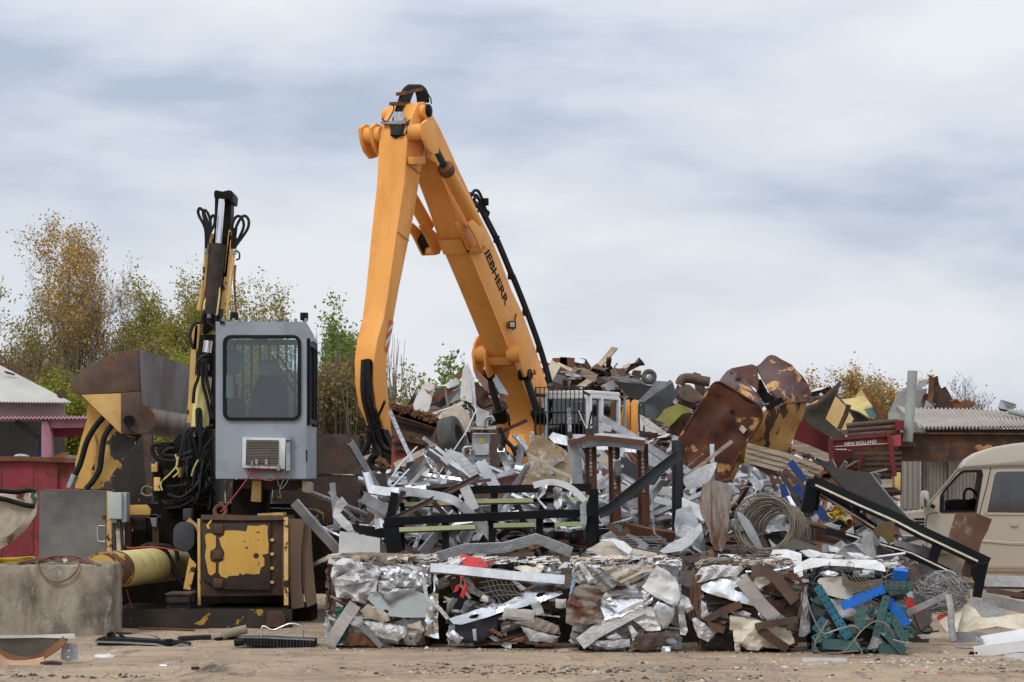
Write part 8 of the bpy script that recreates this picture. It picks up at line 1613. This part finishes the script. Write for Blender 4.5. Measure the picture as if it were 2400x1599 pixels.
# fifth bale
r_, d_ = bale('bale of teal and bright blue perforated shelf posts, last of the row', 1906, 2134, 1330, 1533, 505, ((teal, 3), (greyp, 2), (darkst, 3), (tealb, 1), (galvd, 1), (steelk, 2)), rz=-.03)
def perf(nm, m_, p0, p1, wd, rows, step, d0, dd=0, amp=.004, hr=13, seed=0):
    a = Vector(p0); b = Vector(p1); t = (b-a); ln = t.length; t.normalize(); n_ = Vector((-t.y, t.x)); poly = [a-n_*wd/2, b-n_*wd/2, b+n_*wd/2, a+n_*wd/2]; hs = []
    k = step*.6
    while k < ln-step*.4:
        for r in rows: c = a+t*k+n_*r*wd; hs.append(b5(ell(c.x, c.y, hr*1.15, hr*.85, 6, math.atan2(t.y, t.x)+1.2)))
        k += step
    return sheet(nm, m_, b5([(p.x, p.y) for p in poly]), d0+dd, r_, th=.005, amp=amp, cell=.09, holes=hs, seed=seed, fold=2, smooth=30)
perf('perforated_post', tealb, (300, 560), (700, 1220), 110, (-.26, .26), 88, d_-.09, seed=1)
perf('perforated_post', teal, (350, 640), (690, 1240), 40, (0,), 88, d_-.075, dd=.0, hr=9, seed=2)
perf('perforated_post', blue_p, (610, 820), (1150, 590), 120, (-.38, .38), 75, d_-.12, seed=3, hr=10, amp=.002)
perf('perforated_post', blue_p, (1200, 740), (1440, 1060), 130, (-.4,), 90, d_-.05, seed=4, hr=9, amp=.006)
perf('perforated_post', teal, (1150, 545), (1500, 560), 110, (-.25, .25), 78, d_-.13, seed=5)
sheet('post_side', teal, b5([(1160, 600), (1500, 620), (1530, 590), (1450, 650), (1220, 690)]), d_-.10, r_, amp=.004, **kw)
perf('perforated_post', teal, (1180, 680), (1040, 1210), 95, (0,), 90, d_-.11, seed=6, hr=11, amp=.008)
perf('perforated_post', teal, (855, 830), (855, 1100), 110, (-.24, .24), 72, d_-.10, seed=7, hr=13)
perf('perforated_post', teal, (1190, 890), (1160, 1150), 110, (-.24, .24), 88, d_-.09, seed=8, hr=15)
perf('perforated_post', teal, (1250, 930), (1410, 1250), 100, (0,), 72, d_-.07, seed=9, hr=10)
perf('perforated_post', teal, (250, 1250), (480, 1120), 110, (-.24, .24), 75, d_-.06, seed=10, hr=14)
perf('perforated_post', tealb, (270, 1130), (400, 970), 110, (0,), 75, d_-.05, seed=11, hr=12)
sheet('teal_flap', teal, b5([(1300, 1000), (1460, 1060), (1570, 1150), (1500, 1220), (1420, 1160)]), d_-.05, r_, amp=.012, **kw)
sheet('teal_flap', teal, b5([(930, 800), (1030, 850), (1000, 990), (960, 960)]), d_-.05, r_, amp=.012, **kw)
bar('teal_bar', teal, b5([(1180, 1170), (1290, 1290), (1400, 1400)]), d_-.08, rect(.07, .04), r_); bar('teal_bar', teal, b5([(370, 1290), (560, 1300), (820, 1330)]), d_-.05, rect(.09, .05), r_); bar('teal_bar', teal, b5([(1080, 1370), (1400, 1370)]), d_-.04, rect(.10, .05), r_)
bar('teal_bar', teal, b5([(620, 1150), (800, 1110)]), d_-.05, rect(.06, .03), r_)
bar('blue_stub', blue_p, b5([(1260, 420), (1440, 440)]), d_-.05, chan(.10, .05, .006), r_, roll=150)
sheet('cream_lid', mat('grey_cream_lid', (.55, .51, .43), None, 3, rough=.6, dirt=.5), b5([(300, 500), (330, 460), (600, 440), (740, 580), (755, 690), (740, 745), (560, 710), (420, 670)]), d_-.06, r_, amp=.01, cell=.1, tilt=.2)
sheet('pale_sheet', greyp, b5([(450, 720), (600, 730), (800, 880), (780, 930), (620, 970), (560, 900)]), d_-.03, r_, amp=.015, **kw)
sheet('white_roof_panel', whitep, b5([(0, 330), (90, 260), (220, 200), (500, 220), (1040, 230), (1150, 300), (1170, 380), (1000, 350), (700, 310), (400, 300), (150, 350), (10, 400)]), d_-.03, r_, amp=.008, cell=.09, corr=(.16, .012, 1.45), tilt=.9)
sheet('white_top_flap', whitep, b5([(70, 120), (200, 95), (330, 130), (640, 180), (480, 215), (300, 190), (190, 200)]), d_+.35, r_, amp=.012, tilt=.8, **kw)
sheet('white_top_flap', whitep, b5([(670, 135), (830, 140), (1020, 210), (800, 215)]), d_+.3, r_, amp=.004, tilt=.8, **kw)
sheet('foil', alum, b5([(330, 400), (440, 360), (580, 400), (540, 430), (380, 440)]), d_-.06, r_, amp=.012, **kw)
sheet('grey_block', galvd, b5([(750, 370), (1020, 345), (1025, 460), (760, 440)]), d_-.06, r_, amp=.010, **kw)
sheet('dark_crest', darkst, b5([(350, 340), (620, 310), (860, 330), (1100, 380), (1150, 420), (760, 400), (500, 370)]), d_-.05, r_, amp=.02, tilt=.4, **kw)
for i in range(9): rod('mesh_wire', wireb, b5([(610, 370+i*20), (760, 520+i*14), (1130, 470+i*14)]), d_-.10, .0045, r_, sm=4, n=4)
for i in range(9): rod('mesh_wire', wireb, b5([(640+i*52, 400+i*12), (740+i*48, 540), (800+i*40, 600-i*4)]), d_-.105, .004, r_, sm=3, n=4)
for pts, m_ in (([(440, 990), (330, 1170), (270, 1300), (330, 1410), (460, 1410), (640, 1390), (760, 1250), (880, 1110), (1000, 1020), (1100, 1010), (1200, 1070), (1280, 1210)], wireb), ([(620, 1400), (740, 1390), (830, 1385)], wireb), ([(180, 770), (250, 960), (370, 1160), (560, 1110), (750, 1070), (840, 1130), (780, 1250), (860, 1380), (860, 1430)], wirem), ([(1260, 1240), (1370, 1270), (1490, 1280)], wirem)): rod('cable', m_, b5(pts), d_-.16, .007, r_, sm=4, n=6)
# ------------------------------------------------------------------ foreground left: block, cables, radiators, rubbish
DB = gd(1490)
rng = random.Random(3); mb = MB(); x0, x1 = P(-150, 0, DB).x, P(262, 0, DB).x; z1 = P(0, 1322, DB).z; nxb, nzb, nyb = 60, 26, 22; dpt = .62
def chip(x, y, z):
    q = Vector((x*5, y*5, z*5)); e_ = [min(abs(x-x1), 9), abs(z-z1), abs(y)]; near = sorted(e_)[:2]; ed = max(0, .10-max(near))/.10
    k = .004*noise.noise(q)+.004*noise.noise(q*5); c = ed*(.012+.05*max(0, noise.noise(q*1.6)))
    return Vector((x-(c if abs(x-x1) < .12 else 0)+k, DB+y+(c if y < .12 else 0)+k, z-(c if abs(z-z1) < .12 else 0)+k*.5))
def gr_(f, a, b): mb.add([f(i/a, j/b) for j in range(b+1) for i in range(a+1)], [(j*(a+1)+i, j*(a+1)+i+1, (j+1)*(a+1)+i+1, (j+1)*(a+1)+i) for j in range(b) for i in range(a)])
gr_(lambda s, t: chip(x0+(x1-x0)*s, 0, z1*t-.02*(1-t)), nxb, nzb); gr_(lambda s, t: chip(x0+(x1-x0)*s, dpt*t, z1), nxb, nyb); gr_(lambda s, t: chip(x1, dpt*s, z1*t-.02*(1-t)), nyb, nzb)
gr_(lambda s, t: chip(x0+(x1-x0)*s, dpt, z1*t), 10, 8); gr_(lambda s, t: chip(x0, dpt*s, z1*t), 8, 8)
cbk = mb.build('concrete_block', concrete, smooth=50, label='weathered grey concrete block with stains and chipped corner', cat='concrete block')
bm = bmesh.new(); bm.from_mesh(cbk.data); bmesh.ops.remove_doubles(bm, verts=bm.verts, dist=.002); bmesh.ops.recalc_face_normals(bm, faces=bm.faces); bm.to_mesh(cbk.data); bm.free()
yc = thing('yellow_cable_coil', 'coil of thin yellow cable lying on the concrete block', 'cable coil', P(40, 1320, DB+.2))
for i in range(9): rod('strand', yrope, zC([(-40, 660+i*4, .1), (60, 655+i*5+2*math.sin(i), .05+i*.03), (160, 650+i*5, .05+i*.03), (240, 645+i*3, .1+i*.03), (262, 660+i*2, .1)]), DB+.02, .006, yc, sm=4, n=5)
bc = thing('brown_cable_coil', 'coil of thin brown cable on the concrete block with a loop hanging down', 'cable coil', P(190, 1322, DB+.2))
for i in range(11): rng = random.Random(i); rod('strand', brope, zC([(100+rng.uniform(0, 200), 690+rng.uniform(-6, 6), .05), (330+rng.uniform(-40, 40), 655+rng.uniform(-10, 25), .05+rng.uniform(0, .3)), (470+rng.uniform(-40, 40), 640+rng.uniform(-4, 40), .05+rng.uniform(0, .3)), (620+rng.uniform(-40, 40), 655+rng.uniform(0, 40), .05+rng.uniform(0, .3)), (700+rng.uniform(-40, 20), 690+rng.uniform(-10, 18), .05), (805-rng.uniform(0, 100), 716, .02)]), DB+.0, .0075, bc, sm=4, n=5)
rod('hanging_loop', brope, zC([(262, 665, .1), (280, 705, -.005), (300, 760, -.03), (350, 812, -.035), (420, 830, -.035), (500, 808, -.035), (560, 750, -.03), (590, 690, 0)]), DB, .009, bc, sm=5, n=6)
sheet('paper_scrap', whitep, zC([(458, 660), (485, 655), (500, 672), (470, 690)]), DB+.0, amp=.01, cell=.04, label='small white paper scrap on the brown cables', cat='paper')
# bent guard sheet bottom left
dg_ = gd(1555)+.1
gs = thing('bent_guard_sheet', 'bent grey guard rail sheet with an orange strap lying on the dirt', 'guard rail', P(60, 1550, dg_))
sheet('face', mat('olive_zinc', (.20, .18, .14), (.14, .125, .10), 4, rough=.55, metal=.3, dirt=.5), zC([(-80, 1240), (200, 1235), (490, 1230), (500, 1260), (420, 1330), (300, 1385), (120, 1390), (-80, 1390)]), dg_, gs, th=.006, amp=.01, cell=.12, tilt=-.2)
sheet('top_flange', mat('pale_zinc_top', (.46, .44, .39), None, 3, rough=.5, dirt=.4), zC([(-80, 1225), (200, 1222), (548, 1208), (556, 1248), (300, 1240), (-80, 1246)]), dg_-.06, gs, th=.006, amp=.004, cell=.15, tilt=.6)
sheet('end_bracket', galvd, zC([(445, 1400), (455, 1310), (500, 1280), (565, 1285), (575, 1400), (500, 1418)]), dg_-.03, gs, th=.008, amp=.006, cell=.1, holes=[zC(ell(508, 1335, 12, 9, 8)), zC(ell(500, 1382, 10, 8, 8))])
bar('strap', rusto, zC([(-80, 1330), (60, 1385), (200, 1410), (310, 1375), (400, 1320), (480, 1255)]), dg_-.1, rect(.09, .008), gs, sm=3, up=Vector((0, -.6, .8)))
bar('strap', mat('tan_strap', (.42, .25, .15), None, 4, rough=.7, dirt=.4), zC([(-80, 1350), (40, 1430), (160, 1438), (260, 1425), (325, 1410)]), dg_-.18, rect(.10, .008), gs, sm=3, up=Vector((0, -.6, .8)))
rod('root_bar', rustd, zC([(300, 1435), (380, 1425), (455, 1438)]), dg_-.2, .018, gs, sm=2)
# radiators
d1 = gd(1512)
r1 = thing('car_radiator', 'black plastic car radiator tank with silver edge lying on the dirt, angled end', 'radiator', P(330, 1512, d1), 'discarded radiators on the dirt')
slab('tank', blackpl, zC([(690, 1268), (715, 1250), (745, 1235), (1180, 1262), (1300, 1270), (1390, 1285), (1380, 1315), (1240, 1330), (1150, 1310), (740, 1305)]), d1, .22, r1, bevel=.008)
bar('bright_edge', galvd, zC([(688, 1270), (900, 1276), (1150, 1290), (1250, 1318), (1330, 1290), (1390, 1300)]), d1-.01, rect(.018, .012), r1)
for i in range(34): x = 730+i*18; bar('rib', blackpl, zC([(x, 1240+i*.8), (x+4, 1275+i*.8)]), d1+.03, rect(.012, .03), r1)
rod('hose_neck', blackpl, zC([(840, 1260), (808, 1205)]), d1+.08, .036, r1, n=14); rod('neck_bore', grease, zC([(812, 1212), (806, 1200)]), d1+.06, .028, r1, n=14)
rod('filler', blackpl, zC([(1245, 1290), (1243, 1250)]), d1+.02, .035, r1, n=14); rod('drain', blackpl, zC([(880, 1215), (930, 1250)]), d1+.1, .014, r1)
rod('bracket', galvd, zC([(1110, 1215), (1150, 1230), (1200, 1260)]), d1+.15, .01, r1)
d2 = gd(1516)
r2 = thing('car_radiator', 'black finned car radiator core with bent silver pipe lying on the dirt', 'radiator', P(640, 1516, d2), 'discarded radiators on the dirt')
slab('core', blackpl, zD([(500, 1240), (700, 1240), (1060, 1258), (1062, 1325), (900, 1322), (560, 1296)]), d2, .30, r2, bevel=.006)
for i in range(44): x = 520+i*12; bar('fin', blackpl if i % 2 else darkst, zD([(x, 1244+i*.3), (x+1, 1296+i*.5)]), d2-.006, rect(.007, .012), r2)
bar('silver_top', galvd, zD([(500, 1238), (700, 1240), (1060, 1258)]), d2+.0, rect(.012, .02), r2); bar('silver_top', galvd, zD([(520, 1228), (760, 1232), (1050, 1250)]), d2+.2, rect(.02, .02), r2)
rod('silver_pipe', galv, zD([(668, 1232), (672, 1170), (690, 1158), (750, 1186), (820, 1160), (880, 1138), (940, 1148), (970, 1180), (972, 1236)]), d2+.15, .010, r2, sm=4)
slab('foot', blackpl, zD([(860, 1320), (915, 1322), (912, 1338), (862, 1334)]), d2+.02, .05, r2); slab('end_cap', blackpl, zD([(1000, 1255), (1064, 1258), (1060, 1332), (1010, 1330)]), d2-.01, .2, r2, bevel=.01)
rod('hose_neck', blackpl, zD([(540, 1268), (470, 1278)]), d2+.0, .036, r2, n=14)
d3 = gd(1500)
r3 = thing('car_radiator', 'black radiator with tan hose elbow lying behind the other two', 'radiator', P(470, 1500, d3), 'discarded radiators on the dirt')
slab('core', blackpl, zC([(1300, 1240), (1500, 1230), (1700, 1228), (1860, 1255), (1640, 1300), (1390, 1310)]), d3, .25, r3, bevel=.006)
for i in range(26): x = 1320+i*14; bar('fin', darkst if i % 2 else blackpl, zC([(x, 1245-i*.3), (x+1, 1292)]), d3-.006, rect(.008, .012), r3)
bar('toothed_edge', galvd, zC([(1390, 1304), (1640, 1298)]), d3-.02, rect(.012, .02), r3)
rod('hose_elbow', mat('tan_hose', (.28, .23, .17), None, 4, rough=.6, dirt=.4), zD([(300, 1240), (370, 1240), (420, 1210), (560, 1178)]), d3-.05, [.035, .045], r3, sm=3, n=12)
rod('black_clip', blackpl, zD([(355, 1262), (352, 1238)]), d3-.09, .04, r3, n=12)
rod('loose_pipe', wirem, zD([(385, 1300), (420, 1290), (450, 1325), (500, 1320), (545, 1290)]), d3-.1, .009, r3, sm=4)
# small rubbish on the dirt
dd_ = gd(1540)
S_('plastic_lid_scrap', 'flat white plastic lid lying on the dirt before the concrete block', 'plastic lid', whitep, zC([(692, 1372), (720, 1362), (790, 1362), (800, 1352), (812, 1364), (846, 1372), (835, 1384), (760, 1390), (705, 1386)]), dd_, th=.01, amp=.002, tilt=1.5)
S_('foil_scrap', 'small silver foil scrap lying alone on the dirt', 'foil', alum, zC([(1170, 1440), (1200, 1436), (1232, 1442), (1225, 1450), (1180, 1448)]), gd(1561), th=.006, amp=.004, tilt=1.)
S_('grey_flip_scrap', 'grey folded scrap with white edge lying on the dirt before the third bale', 'scrap', galvd, [(1512, 1567), (1530, 1570), (1562, 1572), (1566, 1578), (1540, 1578), (1518, 1575)], gd(1580), th=.008, amp=.006, cell=.04)
B('clear_strip', 'pale clear plastic strip lying on the dirt before the fifth bale', 'plastic strip', whitep, [(1880, 1547), (1985, 1548)], gd(1549), rect(.04, .006)); 
for i, (x, y) in enumerate(((1428, 1560), (1442, 1563), (1425, 1566))): B('flat_stick', 'small pale stick lying on the dark stain in the dirt', 'stick', beigep, [(x-12, y+1), (x+12, y-1)], gd(y+1), rect(.02, .012)).__setitem__('group', 'sticks on the dark stain')
S_('wood_bit', 'small pale chunk lying between second and third bale', 'chunk', beigep, b3([(0, 1380), (50, 1375), (110, 1380), (105, 1410), (20, 1410)]), gd(1531), th=.03, amp=.008, cell=.04)
S_('rag_scrap', 'torn grey strip lying on the dirt before the white panel', 'scrap', galvd, zN([(812, 1262), (900, 1275), (980, 1280), (980, 1290), (860, 1285)]), gd(1520), th=.008, amp=.006, tilt=1.)
S_('white_wad', 'small white wad lying on the dirt beside the fifth bale', 'wad', whitep, zN([(745, 1325), (760, 1312), (782, 1330), (770, 1342)]), gd(1534), th=.015, amp=.008, cell=.03)
for i, (x, y) in enumerate(((2150, 1572), (2205, 1575))): S_('red_chip', 'small faded red chip lying on the dirt before the wire netting', 'chip', mat('faded_red_chip', (.45, .16, .13), None, 4, rough=.7), [(x-8, y), (x+8, y-1), (x+9, y+2), (x-7, y+3)], gd(y+3), th=.004, amp=.001, tilt=1.5).__setitem__('group', 'red chips on the dirt')
rod('coil_spring', rustd, [(449+1.0*k*.5+2*math.sin(k*1.57), 1566+4*math.cos(k*1.57)) for k in range(36)], gd(1571), .004, n=4, label='small dark coil spring lying on the dirt', cat='spring')
rod('rusty_rebar', rusto, zC([(1020, 1172), (1200, 1176), (1435, 1184)]), gd(1478), .012, label='thin rusty rod lying on the dirt before the baler chassis', cat='rod')
rod('black_rod', rustd, zC([(850, 1205), (970, 1208)]), gd(1486), .01, label='short dark rod lying on the dirt by the concrete block', cat='rod')
# clods, chips and crumbs: nobody could count them
rng = random.Random(8); vs, fs, mi = [], [], []; ml = [mat('dirt_clod', (.20, .14, .095), None, 8, rough=.95), mat('dark_clod', (.07, .05, .04), None, 8, rough=.95), mat('pale_chip', (.55, .50, .43), None, 8, rough=.8), galvd, rusto]
def clod(x, y, s, m_):
    o = len(vs); z = gz(x, y)-.004
    for (a, b, c) in ((1, 0, 0), (0, 1, 0), (-1, 0, 0), (0, -1, 0)): vs.append(Vector((x+a*s*rng.uniform(.6, 1.5), y+b*s*rng.uniform(.6, 1.2), z-.002)))
    vs.append(Vector((x+rng.uniform(-.3, .3)*s, y+rng.uniform(-.3, .3)*s, z+s*rng.uniform(.25, .8)))); fs.extend([(o, o+1, o+4), (o+1, o+2, o+4), (o+2, o+3, o+4), (o+3, o, o+4)]); mi.extend([m_]*4)
for i in range(3000):
    d_ = rng.uniform(17.8, 25.5); x = rng.uniform(-.23, .23)*d_; clod(x, d_, abs(rng.gauss(.003, .005))+.002, rng.choices(range(5), weights=(8, 6, 2.5, .5, .6))[0])
for cx, cy, n, r, mm in ((-3.35, 18.9, 90, .30, 1), (-4.0, 18.8, 50, .25, 1), (.55, 19.6, 260, .75, 1), (.1, 19.3, 160, .6, 1), (3.4, 20.3, 300, .8, 2), (1.5, 18.7, 120, .5, 1), (4.3, 19.4, 120, .6, 1)):
    for i in range(n): clod(cx+rng.gauss(0, r), cy+rng.gauss(0, r*.35), abs(rng.gauss(.008, .01))+.003, mm if rng.random() < .7 else rng.randrange(3))
for i in range(900):                                    # crumbs along the foot of the bales
    px = rng.uniform(745, 2150); d_ = gd(1518+(px-760)*.011)-abs(rng.gauss(0, .12)); v = P(px, HY, d_); clod(v.x, d_, abs(rng.gauss(.006, .008))+.003, rng.choices(range(5), weights=(5, 5, 3, 2, 2))[0])
o = MB().add(vs, fs).build('dirt_crumbs', ml, smooth=0, kind='stuff', label='small clods, chips and crumbs scattered over the dirt'); o.data.polygons.foreach_set('material_index', mi)
for o in bpy.data.objects:
    if '_o' in o: del o['_o']
